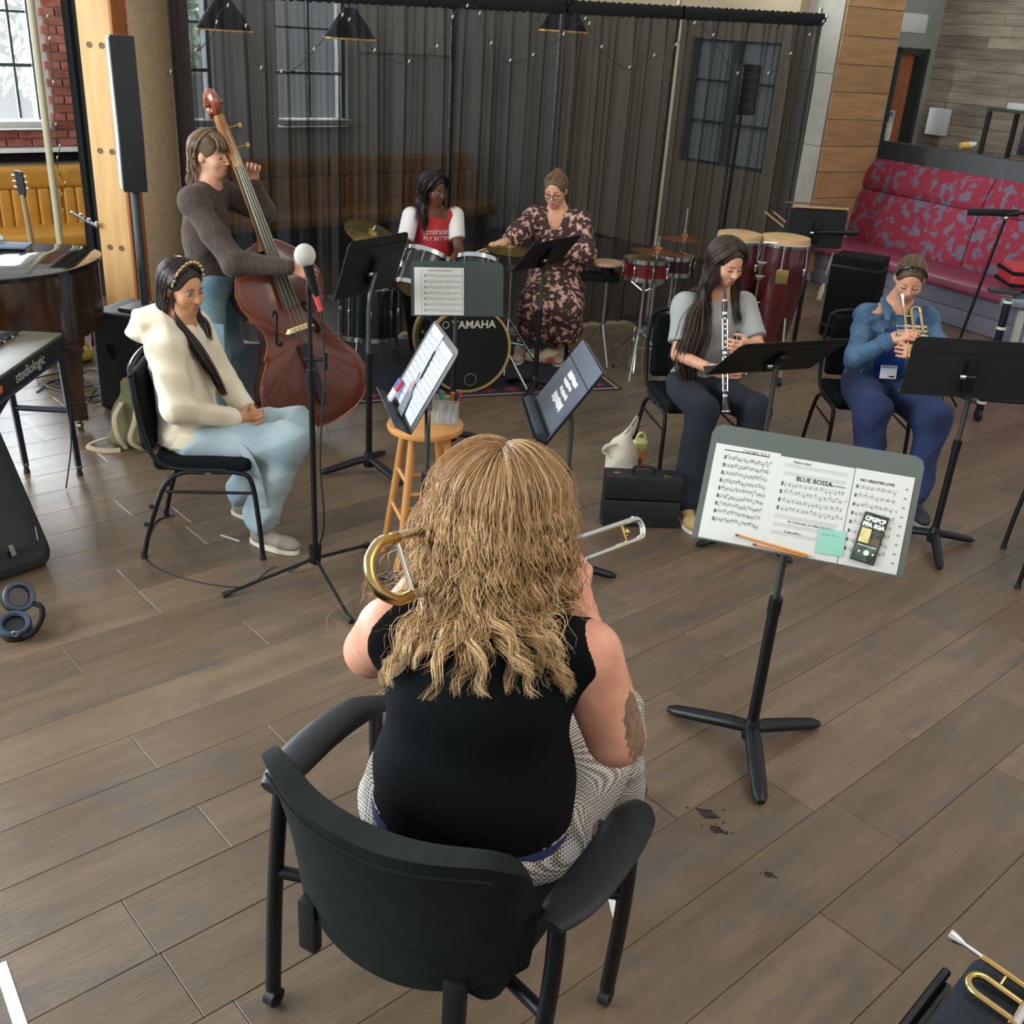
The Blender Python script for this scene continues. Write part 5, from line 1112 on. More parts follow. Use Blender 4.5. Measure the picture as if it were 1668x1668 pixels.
ph = wthing('phone', 'black smartphone with lit screen resting on the foreground stand', 'phone', d(.213, -.115, .008)); RPh = R@Rz(math.radians(-7)); pc_ = d(.208, -.088, .0095)
MB().box(pc_, (.074, .154, .008), RPh, bev=.0035, seg=3).build('case', mat('black_phone_case', '#121314', .4), ph)
scn = MB().box(pc_+RPh[:, 2]*.0042, (.066, .146, .001), RPh).build('screen', mat('phone_screen', '#1c2420', .15, col2='#54664e', scale=30, emit=.25), ph)
q = lambda x, y, z=.0050: pc_+RPh@V3(x, y, z)
WHT = mat('screen_white', '#f0f2f0', .4, emit=.4)
text('CFGPCF', .0185, RPh, q(0, .058), WHT, 'lettering', scn, .0002, bold=.0009, sx=.92); text('PFA SGA', .0172, RPh, q(0, .039), WHT, 'lettering', scn, .0002, bold=.0009)
MB().box(q(-.016, .005), (.03, .045, .0004), RPh).build('album_art', mat('art_yellow', '#b7b75c', .5, col2='#d8c79a', scale=60, emit=.25), scn); MB().box(q(.017, .003), (.032, .042, .0004), RPh).build('album_art', mat('art_dark', '#26312c', .5, col2='#6d5b4c', scale=50, emit=.2), scn)
MB().box(q(0, -.026), (.055, .0016, .0004), RPh).build('progress_bar', WHT, scn); MB().lathe([(0, .0004), (.008, .0004), (.008, 0)], 20, RPh, q(.004, -.046), cap=True).build('play_button', WHT, scn)
for x in (-.018, .024): MB().box(q(x, -.046), (.005, .005, .0004), RPh@Rz(.78)).build('skip_button', WHT, scn)
pi = wthing('sticky_note', 'square mint green sticky note on the middle sheet', 'sticky note', d(.10, -.13, .006)); RS = R@Rz(.04)
MB().box(d(.098, -.122, .0065), (.082, .078, .0007), RS).build('leaf', mat('mint_paper', '#8ec6b2', .8), pi); text('chords  form', .009, RS, d(.09, -.1, .0071), mat('pale_pencil', '#6f9c8c', .8), 'lettering', pi, .0001)
def pencil(label, a, b, r=.0036, col='#d98a3c'):
    t = wthing('pencil', label, 'pencil', a, 'pencils on the foreground stand'); a, b = V3(a), V3(b); u = nrm(b-a)
    MB().tube([a, b-u*.016], r, 6).build('barrel', mat('pencil_'+col, col, .45), t); MB().tube([b-u*.016, b-u*.003], [r, .0008], 6).build('tip', mat('pencil_wood', '#d9b98c', .8), t); MB().tube([a-u*.012, a], r*1.02, 8).build('ferrule', mat('pencil_ferrule', '#8f6a58', .35, .6), t)
pencil('upper orange pencil lying along the lip of the foreground stand', d(-.178, -.155, .009), d(.055, -.1765, .009)); pencil('lower orange pencil lying along the lip of the foreground stand', d(-.12, -.174, .007), d(.04, -.1815, .007))
# other stands
MS2, d, R, w, h = music_stand('dark green music stand holding a sheet in front of the bass drum', (-.389, 5.814, .965), .223, .243, .526, .301, foot=.4, frontm=mat('stand_desk_green', '#2b3a36', .5, bump=.05, bscale=320), lipd=.03)
pg, lf = page('sheet_music', d, R, -.245, .035, -h/2+.004, .115, 'lone sheet of music on the stand before the bass drum', .004)
staff_lines(lf, d, R, -.19, .02, np.linspace(.07, -.12, 7), seed=8, dz=.0046, hgt=.011, dens=.6); MB().box(d(-.1, .098, .0046), (.14, .003, .0003), R).build('heading', INK, lf); MB().box(d(-.205, -.02, .0046), (.001, .24, .0003), R).box(d(.024, -.02, .0046), (.001, .24, .0003), R).build('margin_line', INK, lf)
music_stand('black music stand turned away beside the double bass', (-.819, 5.464, 1.14), 4.149, .335, .475, .333, (-.82, 5.36), foot=math.radians(200), lipd=.05)
music_stand('black music stand turned away in front of the floral dress', (.12, 6.929, .984), 4.088, .662, .56, .27, (.1, 6.98), foot=.3, lipd=.05)
MS4, d, R, w, h = music_stand('black music stand facing sideways with papers over the wooden stool', (-.405, 4.13, .985), -1.282, .506, .50, .385, (-.37, 4.0), foot=.5, lipd=.075)
pg, lf = page('sheet_music', d, R, -.21, -.01, -h/2+.02, .18, 'left printed sheet clipped to the sideways stand', .004, mat('bluish_paper', '#b4bac6', .8, spec=.1), group='sheets on the sideways stand'); staff_lines(lf, d, R, -.195, -.025, np.linspace(.14, -.13, 11), seed=11, dz=.0046, hgt=.011, dens=.6)
pg, lf = page('sheet_music', d, R, .0, .21, -h/2+.02, .165, 'right printed sheet clipped to the sideways stand', .004, mat('bluish_paper', '#b4bac6', .8, spec=.1), group='sheets on the sideways stand'); staff_lines(lf, d, R, .015, .195, np.linspace(.125, -.13, 11), seed=12, dz=.0046, hgt=.011, dens=.6)
tx = wthing('pen', 'dark pen clipped between the sheets of the sideways stand', 'pen', d(0, -.05, .01)); MB().tube([d(.0, .11, .008), d(.02, -.02, .010)], .004, 8).build('barrel', BLK, tx); MB().tube([d(-.012, .0, .014), d(.01, -.1, .012)], .0035, 6).build('clip', CHR, tx)
rs = wthing('brooch', 'small pink and black rosette clip on the sideways stand papers', 'clip', d(-.04, -.1, .012)); MB().lathe([(0, .012), (.018, .01), (.03, .004), (.03, 0)], 16, R, d(-.03, -.075, .006), cap=True).build('rosette', mat('rosette_pink', '#b98a98', .8, col2='#7c6a80', scale=80), rs)
MB().prism([d(-.05, -.09, .007), d(.03, -.09, .007), d(.075, -.185, .012), d(-.02, -.185, .012)], R[:, 2]*.004).build('ribbon', mat('grey_lace', '#4b4b56', .8, col2='#77777f', scale=200), rs)
for k, (x, c, l) in enumerate(((-.185, '#3a66b8', 'blue'), (-.15, '#c33a44', 'red'))):
    t = wthing('marker', l+' capped white marker lying on the lip of the sideways stand', 'marker', d(x, -h/2+.02, .03), 'markers on the sideways stand'); a, b = d(x, -.165, .02), d(x+.012, -.185, .135-.06)
    a = d(x, -.10, .018); b = d(x+.03, -.178, .03); u = nrm(b-a); MB().tube([a, a+u*.05], .0105, 12).build('cap', mat('marker_'+l, c, .4), t); MB().tube([a+u*.05, a+u*.115, a+u*.118], [.0098, .0098, .007], 12).build('barrel', mat('marker_white', '#e4e4e0', .4), t)
MS5, d, R, w, h = music_stand('black music stand facing sideways with the printed folder behind the blonde hair', (.198, 4.232, .924), -1.446, .603, .497, .384, (.235, 4.25), foot=2.2, lipd=.07)
fo = wthing('folder', 'dark slate folder with white printed lettering on the music stand', 'folder', d(0, -.15, .01)); SLT = mat('slate_folder', '#3c4450', .55, bump=.06, bscale=200)
MB().box(d(0, .005, .008), (.49, .36, .006), R, bev=.002).build('cover', SLT, fo); MB().box(d(0, .095, .0115), (.49, .004, .002), R).build('fold', BLKM, fo); MB().tube([d(-.24, -.18, .03), d(.24, -.18, .03)], .026, 10).build('spine_roll', mat('folder_roll', '#22282e', .6), fo)
RF = R@Rz(-math.pi/2*0)
rgf = np.random.default_rng(4); lt = MB()
for rx0, rx1, y, hh in ((-.09, .10, .055, .028), (-.09, .07, .022, .022), (-.06, .11, -.012, .022), (-.075, .115, -.055, .04)):
    x = rx0
    while x < rx1: ww = rgf.uniform(.008, .02); lt.box(d(x+ww/2, y+rgf.uniform(-.003, .003), .0115), (ww, hh*rgf.uniform(.6, 1), .0006), R@Rz(rgf.uniform(-.15, .15))); x += ww+.004
lt.build('worn_print', mat('white_print', '#ece8e4', .7), fo)
music_stand('black music stand turned away in front of the clarinet player', (1.196, 4.729, .994), 3.542, .86, .598, .34, (1.2, 4.74), foot=1.3, lipd=.045)
music_stand('black music stand turned away in front of the trumpet player', (2.115, 4.768, .985), 3.15, .10, .60, .29, (2.18, 4.85), foot=math.radians(-100), lipd=.05)
# stand with wooden ledges beside the congas
music_stand('black music stand with wooden ledge beside the congas', (2.22, 8.3, 1.05), 3.24, .05, .46, .3, (2.22, 8.36), foot=.2)
lg = wthing('wood_ledge', 'thin pale wooden tray edge on top of the far black stand', 'tray', (2.2, 8.28, 1.2)); MB().box((2.22, 8.27, 1.21), (.44, .03, .012), Rz(.09), bev=.003).build('front_edge', mat('ledge_wood', '#b28a62', .6), lg); MB().box((2.2, 8.36, 1.225), (.48, .02, .012), Rz(.09), bev=.003).build('rear_edge', mat('ledge_wood_dark', '#6a4a36', .6), lg)
# ================================================================ stool, markers, bag, bottle, case
OAK = mat('varnished_beech', '#c98f4f', .4, col2='#bb7f40', scale=3, stretch=(1, 6, 1), coat=.2)
st = wthing('stool', 'round varnished wooden stool with a box of markers on top', 'stool', (-.41, 4.33, 0)); sc_ = V3(-.41, 4.33, 0)
MB().lathe([(0, .665), (.15, .665), (.168, .672), (.172, .685), (.168, .697), (.15, .70), (0, .70)], 40, None, sc_).build('seat', OAK, st)
ft = []
for k in range(4):
    a = math.radians(45+20)+k*math.pi/2; u = V3(math.cos(a), math.sin(a), 0); MB().tube([sc_+u*.105+V3(0, 0, .668), sc_+u*.215], [.019, .016], 12).build('leg', OAK, st); ft.append(u)
for k in range(4):
    for z in (.22+.05*(k % 2), .40+.05*(k % 2)):
        r_ = .105+(.11)*(1-z/.668); MB().cyl(sc_+ft[k]*r_+V3(0, 0, z), sc_+ft[(k+1) % 4]*r_+V3(0, 0, z), .0105, n=10).build('rung', OAK, st)
bx = V3(-.325, 4.36, .70); mb_ = wthing('marker_box', 'clear plastic box of coloured markers on the wooden stool', 'box', bx); CLR = mat('clear_plastic', '#b9c2bd', .12, alpha=.35)
for sx, sy, dx, dy in ((.004, .075, -.055, 0), (.004, .075, .055, 0), (.114, .004, 0, -.0375), (.114, .004, 0, .0375)): MB().box(bx+V3(dx, dy, .056), (sx, sy, .11), None, .001).build('side', CLR, mb_)
MB().box(bx+V3(0, 0, .003), (.114, .075, .004)).build('bottom', CLR, mb_); MB().tube([bx+V3(x, y, .11) for x, y in ((-.058, -.04), (.058, -.04), (.058, .04), (-.058, .04))], .003, 6, closed=True).build('rim', CLR, mb_)
for k, (x, y, c, l, tl) in enumerate(((-.035, -.01, '#2f8f52', 'green', .02), (-.012, .012, '#6a3f8f', 'purple', -.015), (.012, -.012, '#c9702f', 'orange', .02), (.032, .012, '#b8343c', 'red', .03), (.04, -.018, '#2b2b2e', 'black', .01))):
    t = wthing('marker', l+' capped marker standing in the clear box on the stool', 'marker', bx+V3(x, y, .007), 'markers in the clear box'); a = bx+V3(x, y, .007); b = a+V3(tl, .0, .135); MB().tube([a, lerp(a, b, .65)], .008, 10).build('barrel', mat('marker_white', '#e4e4e0', .4), t); MB().tube([lerp(a, b, .65), b], .009, 10).build('cap', mat('marker_'+l, c, .4), t)
tt = V3(.60, 5.46, 0); tote = wthing('tote_bag', 'off-white cloth tote bag on the floor beside the clarinet case', 'bag', tt); S = SDF(.008)
S.ell(tt+V3(0, 0, .13), (.095, .075, .135), Rz(.3), .05); S.ell(tt+V3(.03, 0, .05), (.10, .08, .06), None, .05); S.cap(tt+V3(0, 0, .24), tt+V3(.03, 0, .33), .05, .02, .04); S.cap(tt+V3(-.05, -.01, .22), tt+V3(-.09, -.02, .21), .03, .02, .03); S.disp = folds(.009, 38, [(.6, .2, .8), (-.7, .3, .5), (.2, .8, .4)])
S.box(tt+V3(0, 0, -.05), (.3, .3, .05), None, 0, .002, -1); OFFW = mat('offwhite_canvas', '#cfc8b8', .9, col2='#c2baa8', scale=8); S.build('sack', OFFW, tote)
MB().tube(smooth_path([tt+V3(.0, -.02, .30), tt+V3(.03, -.03, .36), tt+V3(.055, -.01, .40), tt+V3(.06, 0, .36), tt+V3(.045, .0, .29)], 6), .013, 8, flat=.4).build('strap', OFFW, tote); MB().tube(smooth_path([tt+V3(-.05, -.05, .25), tt+V3(-.1, -.06, .24), tt+V3(-.115, -.05, .20), tt+V3(-.07, -.05, .17)], 6), .011, 8, flat=.4).build('strap', OFFW, tote)
bt = P(1037, 775); bo = wthing('water_bottle', 'orange water bottle with pale yellow lid beside the tote bag', 'bottle', bt)
MB().lathe([(0, 0), (.04, 0), (.043, .01), (.043, .16), (.038, .175)], 24, None, bt).build('flask', mat('orange_enamel', '#d98a4a', .45), bo); MB().lathe([(.041, .172), (.044, .178), (.044, .215), (.036, .222), (0, .222)], 24, None, bt).build('lid', mat('pale_yellow_plastic', '#d6cf8a', .5), bo)
MB().tube(arc(bt+V3(0, 0, .222), .03, .15, 3.0, 12, V3(.9, .3, 0), V3(0, 0, 1.5)), .007, 8).build('carry_loop', mat('pale_yellow_plastic', '#d6cf8a', .5), bo); MB().ball(bt+V3(.0, -.043, .11), (.016, .003, .022), None, 10, 6).build('sticker', mat('sticker_grey', '#5a4f55', .6), bo)
cc_ = V3(.665, 4.93, 0); RCs = Rz(math.radians(3)); ca = wthing('instrument_case', 'black hard instrument case standing upright on the floor', 'case', cc_)
CSB = mat('black_case_vinyl', '#14191a', .55, bump=.15, bscale=260); MB().box(cc_+V3(0, 0, .075), (.40, .13, .15), RCs, bev=.012).build('lower_shell', CSB, ca); MB().box(cc_+V3(0, 0, .218), (.40, .13, .125), RCs, bev=.012).build('upper_shell', CSB, ca)
MB().tube(smooth_path([cc_+V3(-.06, 0, .28), cc_+V3(-.05, 0, .31), cc_+V3(0, 0, .318), cc_+V3(.05, 0, .31), cc_+V3(.06, 0, .28)], 5), .009, 8).build('handle', RUB, ca)
for x in (-.14, .12): MB().box(cc_+V3(x, -.02, .283), (.04, .03, .006), RCs, bev=.002).build('latch', BRASS, ca)
# ================================================================ microphone
mbs = V3(-.87, 4.11, 0); ms = wthing('microphone_stand', 'black tripod microphone stand in front of the seated singer', 'microphone stand', mbs)
MB().cyl(mbs+V3(0, 0, .07), mbs+V3(0, 0, .95), .013, n=12).build('lower_pole', BLK, ms); MB().cyl(mbs+V3(0, 0, .9), mbs+V3(0, 0, 1.33), .009, n=10).build('upper_pole', BLK, ms); MB().cyl(mbs+V3(0, 0, .89), mbs+V3(0, 0, .98), .019, n=14).build('clutch', BLK, ms); MB().cyl(mbs+V3(0, 0, .08), mbs+V3(0, 0, .16), .024, .03, 14).build('hub', BLK, ms)
for p in ((-1.20, 3.90), (-.66, 3.76), (-.70, 4.42)):
    e = V3(p[0], p[1], .018); MB().tube([mbs+V3(0, 0, .1), e], .008, 8).build('leg', BLK, ms); MB().tube([e, e+nrm(e-mbs-V3(0, 0, .1))*.035], [.012, .014], 10).build('foot', RUB, ms)
MB().tube([mbs+V3(-.03, 0, 1.02), mbs+V3(.07, -.0, 1.03)], .008, 8).tube([mbs+V3(.06, 0, .985), mbs+V3(.06, 0, 1.06)], .012, 8).build('cable_clip', BLK, ms)
mi = wthing('microphone', 'microphone with pale foam ball and red band on the tripod stand', 'microphone', mbs+V3(0, 0, 1.34)); mt = mbs+V3(.0, -.01, 1.335)
MB().tube([mt+V3(.035, -.02, -.04), mt+V3(.0, 0, .075)], [.012, .021], 14).build('handle', BLKM, mi); MB().ball(mt+V3(-.012, .005, .115), (.043, .043, .046), None, 20, 14).build('foam_ball', mat('pale_foam', '#b5b3a6', .95, bump=.3, bscale=300), mi); MB().tube([mt+V3(.03, -.017, -.03), mt+V3(.055, -.03, -.095)], [.013, .011], 12).build('red_band', mat('red_tape', '#b3332e', .5), mi)
MB().tube([mbs+V3(0, 0, 1.3), mt+V3(.01, -.0, .03)], .014, 10).build('clip', BLK, mi)
CAB = mat('black_cable', '#1a1a18', .6)
cb = wthing('microphone_cable', 'thin black microphone cable looping across the floor to the stand', 'cable', (-1.2, 4.1, 0)); MB().tube(smooth_path([mt+V3(.055, -.03, -.1), mbs+V3(.06, -.02, 1.0), mbs+V3(.035, -.02, .6), mbs+V3(.03, .02, .2), mbs+V3(-.12, .03, .008), P(445, 925), P(400, 955), P(330, 950), P(265, 930), P(237, 908), P(240, 885), P(255, 850)+V3(0, 0, .004), P(285, 840)], 8), .0042, 6).build('lead', CAB, cb)
# ================================================================ instruments
# ---- trombone
A_ = V3(-.235, 1.99, 1.145); Bq = V3(.38, 2.85, .985); tu = nrm(Bq-A_); sp_ = V3(-.08, .02, .13); sp_ = nrm(sp_-tu*(sp_@tu)); so = np.cross(tu, sp_); SEP = .135
tr = wthing('trombone', 'brass trombone with rounded tuning slide over the left shoulder of the blonde person', 'trombone', A_)
def tq(x, y, z=0): return A_+tu*x+sp_*y+so*z
MB().tube(smooth_path([tq(.03, 0), tq(-.01, .002), tq(-.052, .03), tq(-.066, SEP/2), tq(-.052, SEP-.03), tq(-.01, SEP-.002), tq(.03, SEP)], 7), .0135, 14).build('tuning_slide', BRASS, tr)
MB().tube([tq(.03, 0), tq(.30, 0)], .0118, 14).tube([tq(.03, SEP), tq(.16, SEP)], .0128, 14).build('inner_tube', SILV, tr)
for x in (.03, .042, .155): MB().tube([tq(x-.004, SEP), tq(x+.006, SEP)], .0155, 14).build('ferrule', BRASS, tr)
MB().tube([tq(.026, 0), tq(.036, 0)], .0148, 14).build('ferrule', BRASS, tr)
for x in (.045, .15): MB().tube([tq(x, .0), tq(x, SEP)], [.0065, .0055, .0055, .0065], 10).build('brace', SILV, tr)
prof = [(.0125, .16), (.014, .25), (.018, .33), (.026, .42), (.042, .50), (.064, .545), (.09, .565), (.09, .568), (.062, .55), (.04, .505), (.02, .4)]
MB().lathe(prof, 32, np.array([so, np.cross(tu, so), tu]).T, tq(0, SEP)).build('bell', BRASS, tr)
for z in (0, -.062):
    MB().tube([tq(.30, z), tq(1.045, z)], .0085, 12).build('slide_tube', SILV, tr)
MB().tube(smooth_path([tq(1.04, 0), tq(1.07, -.006), tq(1.083, -.031), tq(1.07, -.056), tq(1.04, -.062)], 6), .0095, 12).build('slide_crook', SILV, tr)
for x in (.36, .62, .97): MB().tube([tq(x, 0), tq(x, -.062)], .005, 8).build('brace', BRASS, tr)
MB().tube([tq(.30, -.062), tq(.245, -.062), tq(.235, -.062)], [.009, .006, .013], 14).build('mouthpiece', SILV, tr); MB().ball(tq(.985, -.03), (.012, .012, .012)).build('water_key', BRASS, tr)
# ---- trumpets
def trumpet(label, O, dx, dv, grp='trumpets'):
    dx = nrm(dx); dv = nrm(V3(dv)-dx*(V3(dv)@dx)); dz = np.cross(dx, dv); O = V3(O); g = lambda x, y, z=0: O+dx*x+dv*y+dz*z
    t = wthing('trumpet', label, 'trumpet', O, grp)
    RR = np.array([dz, np.cross(dx, dz), dx]).T
    MB().lathe([(.004, .0), (.0105, -.002), (.0138, 0), (.0138, .006), (.012, .014), (.0085, .026), (.005, .035), (.0055, .085)], 18, RR, O).build('mouthpiece', SILV, t)
    MB().tube([g(.075, 0), g(.34, 0)], .0078, 12).build('leadpipe', BRASS, t)
    MB().tube(smooth_path([g(.32, 0), g(.37, .002), g(.395, .03), g(.37, .058), g(.32, .06), g(.25, .06)], 6), .0068, 12).build('tuning_slide', BRASS, t)
    MB().tube([g(.22, .09, .012)]+[g(.105-.028*math.sin(a_), .062+.028*math.cos(a_), .012) for a_ in np.linspace(0, math.pi, 14)]+[g(.25, .034, .014), g(.32, .034, .015)], .0082, 12).build('bell_crook', BRASS, t)
    MB().lathe([(.0075, .3), (.010, .36), (.016, .42), (.026, .46), (.045, .487), (.0615, .5), (.0615, .502), (.043, .491), (.02, .45)], 28, RR, g(0, .034, .015)).build('bell', BRASS, t)
    for k in range(3):
        x = .19+k*.026
        MB().tube([g(x, -.02), g(x, .115)], .0112, 14).build('valve', SILV, t); MB().tube([g(x, -.055), g(x, -.02)], .0035, 8).tube([g(x, -.062), g(x, -.056)], .0085, 12).build('valve_button', SILV, t); MB().tube([g(x, .113), g(x, .122)], .0125, 14).build('valve_cap', BRASS, t)
    MB().tube(smooth_path([g(.27, .04, 0), g(.31, .04, -.012), g(.33, .055, -.012), g(.31, .07, -.012), g(.27, .07, 0)], 5), .0055, 10).build('third_slide', BRASS, t)
    for x in (.13, .3): MB().tube([g(x, 0), g(x, .034, .012)], .003, 8).build('brace', BRASS, t)
    return t
tp_ = trumpet('brass trumpet played by the person in the denim jacket', (2.125, 5.925, 1.115), V3(2.165, 5.62, .74)-V3(2.125, 5.925, 1.115), (.9, .0, -.25))
tp_.location += Vector((-.06, -.2, 0))
m0 = P(1547, 1522, .55); m1 = P(1668, 1606, .535); trumpet('brass trumpet lying on the black seat at the lower right corner', m0, m1-m0, (-.7, -.7, -.02))
ux = nrm((m1-m0)*V3(1, 1, 0)); uy = V3(-ux[1], ux[0], 0); RT_ = np.array([ux, uy, V3(0, 0, 1)]).T; c1_ = P(1577, 1562, .5); cc0 = c1_*V3(1, 1, 0)+ux*.21-uy*.16
cs = wthing('side_chair', 'black padded side chair under the trumpet at the lower right corner', 'chair', cc0)
S = SDF(.01); S.box(cc0+V3(0, 0, .465), (.17, .17, .01), RT_, .035, .01); S.build('seat', mat('dark_teal_padding', '#12181c', .75, col2='#1a2228', scale=6, spec=.3), cs)
for k, (x, y) in enumerate(((-.19, -.19), (.19, -.19), (-.17, .17), (.19, .19))): MB().tube([cc0+RT_@V3(x*.95, y*.95, .44), cc0+RT_@V3(x*1.05, y*1.05, .012)], .013, 10).build('leg', BLK, cs)
for z_ in (.47, .435): MB().tube([cc0+RT_@V3(-.235, .12, z_), cc0+RT_@V3(-.235, -.25, z_)], .011, 10).build('side_rail', mat('gloss_black', '#0c0f10', .2), cs)
MB().box(cc0+RT_@V3(-.222, -.07, .43), (.02, .36, .05), RT_, bev=.004).build('side_plate', mat('gloss_black', '#0c0f10', .2), cs); MB().tube([cc0+RT_@V3(.2, -.19, .44), cc0+RT_@V3(.24, -.2, .84)], .013, 10).tube([cc0+RT_@V3(.2, .19, .44), cc0+RT_@V3(.24, .2, .84)], .013, 10).build('back_post', BLK, cs)
S = SDF(.012); S.box(cc0+RT_@V3(.235, 0, .74), (.006, .16, .1), RT_, .02, .01); S.build('backrest', BF, cs)
# ---- clarinet
ca_, cb_ = V3(1.035, 5.445, 1.155), V3(1.085, 5.185, .545); cu = nrm(cb_-ca_); cl_ = wthing('clarinet', 'black clarinet with silver keys played by the long-haired person', 'clarinet', cb_); cy = frame(cu, (0, -1, .3)); cq_ = lambda x, y=0, z=0: ca_+cy@V3(x, y, z)
EB = mat('ebony', '#17191a', .35)
MB().tube([cq_(0), cq_(.045), cq_(.075)], [.004, .0095, .011], 12).build('mouthpiece', EB, cl_); MB().tube([cq_(.075), cq_(.10), cq_(.14)], [.0135, .0155, .0135], 14).build('barrel', EB, cl_); MB().tube([cq_(.14), cq_(.57)], [.0125, .0135], 14).build('body_tube', EB, cl_); MB().tube([cq_(.57), cq_(.6), cq_(.63), cq_(.66)], [.0145, .017, .023, .031], 20).build('bell', EB, cl_)
for x in (.075, .139, .145, .345, .352, .57, .575, .655): MB().tube([cq_(x-.003), cq_(x+.003)], .0162 if x < .6 else .0315, 16).build('ring', SILV, cl_)
for x in (.17, .2, .225, .26, .29, .32, .37, .4, .43, .47, .51, .545): MB().lathe([(0, .003), (.0048, .003), (.0052, 0)], 12, np.array([cy[:, 0], cy[:, 1], cy[:, 2]]).T, cq_(x, 0, .0135), cap=True).build('key', SILV, cl_)
for y in (-.012, .012): MB().tube([cq_(.17, y, .008), cq_(.33, y, .008)], .0022, 6).tube([cq_(.37, y, .008), cq_(.55, y, .009)], .0022, 6).build('key_rod', SILV, cl_)
# ---- double bass
ba = V3(-1.135, 5.83, .10); bu = nrm(V3(-1.62, 5.95, 1.44)-ba); bn = V3(.50, -.84, .2); bn = nrm(bn-bu*(bn@bu)); bw = np.cross(bu, bn); bw = bw if bw[0] > 0 else -bw
bs = wthing('double_bass', 'reddish brown double bass leaning on the standing person', 'double bass', ba-bu*.1); bq = lambda x, s, z=0: ba+bw*x+bu*s+bn*z
prof = [(0, .012), (.01, .10), (.035, .19), (.08, .26), (.15, .315), (.24, .335), (.33, .315), (.41, .262), (.46, .225), (.475, .235), (.50, .215), (.56, .18), (.63, .178), (.69, .205), (.715, .235), (.73, .225), (.79, .25), (.87, .255), (.95, .225), (1.02, .165), (1.08, .095), (1.11, .045)]
ss = np.array([p[0] for p in prof]); ws = np.array([p[1] for p in prof]); out = [(w, s) for s, w in prof]+[(-w, s) for s, w in prof[::-1]]
BW = mat('bass_varnish', '#4d1f0e', .3, col2='#6a2f16', scale=3, stretch=(1, 1, .35), detail=5, coat=.5); BWD = mat('bass_ribs', '#2f130b', .28, col2='#43200f', scale=3, coat=.5)
def bring(k, z): return [bq(w*k, .52+(s-.52)*(k if k < 1 else 1), z) for w, s in out]
fr_ = MB(); fr_.ring_faces([bring(1.0, 0), bring(.985, .006), bring(.85, .012), bring(.6, .030), bring(.3, .042), bring(.05, .045)]); fr_.build('front_plate', BW, bs, 50)
rb = MB(); rb.ring_faces([bring(.05, -.2), bring(.6, -.198), bring(.975, -.19), bring(.975, -.001)], cap=True); rb.build('ribs', BWD, bs, 50)
MB().tube(bring(1.003, .002), .005, 6, closed=True).build('edge_binding', mat('bass_edge', '#8a4a1e', .3, coat=.4), bs)
for sg in (-1, 1):
    MB().tube(smooth_path([bq(sg*.105, .70, .034), bq(sg*.088, .725, .036), bq(sg*.082, .70, .038), bq(sg*.105, .64, .034), bq(sg*.128, .58, .028), bq(sg*.135, .545, .026), bq(sg*.118, .53, .030), bq(sg*.108, .552, .031)], 6), .0065, 8).build('f_hole', BLKM, bs)
MB().prism([bq(x, .585+s, .04) for x, s in ((-.085, 0), (-.05, 0), (-.03, .02), (.03, .02), (.05, 0), (.085, 0))], bn*.03).prism([bq(x, .585+.0, .07)+bu*y for x, y in ((-.08, 0), (.08, 0), (.06, .022), (-.06, .022))], bn*.07).build('bridge', mat('bridge_maple', '#d9c08c', .6), bs)
MB().prism([bq(-.035, .50, .075), bq(.035, .50, .075), bq(.02, .12, .045), bq(-.02, .12, .045)], bn*.018).build('tailpiece', EB, bs)
MB().prism([bq(-.045, .72, .085), bq(.045, .72, .085), bq(.024, 1.52, .06), bq(-.024, 1.52, .06)], bn*.022).build('fingerboard', mat('fingerboard', '#2f3026', .35, col2='#3c3b2c', scale=8), bs)
MB().tube([bq(0, 1.06, .03), bq(0, 1.14, .035), bq(0, 1.3, .038), bq(0, 1.5, .04)], [.06, .034, .028, .027], 12).build('neck', mat('neck_maple', '#a8783c', .4, col2='#946430', scale=6, coat=.3), bs)
pg_ = lambda x, s, z: bq(x, 1.5+s, .045-.12*s+z)
MB().tube([pg_(0, 0, 0), pg_(0, .1, 0), pg_(0, .22, 0), pg_(0, .30, .01)], [.03, .036, .034, .028], 4).build('pegbox', mat('pegbox_wood', '#a97f45', .4, col2='#8a5a2a', scale=5, coat=.3), bs)
scx = [pg_(0, .365, .0)+r*(math.cos(a)*bu-math.sin(a)*bn) for a, r in zip(np.linspace(2.6, -9.0, 46), np.linspace(.062, .012, 46))]
MB().tube(scx, np.linspace(.034, .016, 46), 8).tube([pg_(-.052, .365, 0), pg_(.052, .365, 0)], [.016, .022, .022, .016], 12).build('scroll', mat('scroll_wood', '#7a3a22', .35, col2='#8f4a2a', scale=8, coat=.4), bs)
for k in range(4):
    sg = 1 if k % 2 else -1; s_ = .06+.055*k; MB().tube([pg_(sg*.03, s_, 0), pg_(sg*.085, s_, -.01)], .006, 8).box(pg_(sg*.1, s_, -.012), (.022, .026, .008), np.array([bw, bu, bn]).T, bev=.003).build('tuning_peg', mat('dull_brass', '#8d7440', .4, .8), bs)
    x0 = (k-1.5)*.011; MB().tube([bq((k-1.5)*.016, .49, .088), bq((k-1.5)*.026, .596, .143), bq(x0, 1.52, .085), pg_(x0*.6, s_, .02)], .0016, 5).build('string', mat('bass_string', '#a9a48e', .35, .7), bs)
MB().tube([bq(0, .01, -.09), bq(0, -.115, -.09)], .006, 8).build('endpin', CHR, bs); MB().ball(bq(0, -.118, -.09), .012).build('endpin_tip', mat('red_rubber', '#7a2a22', .7), bs)
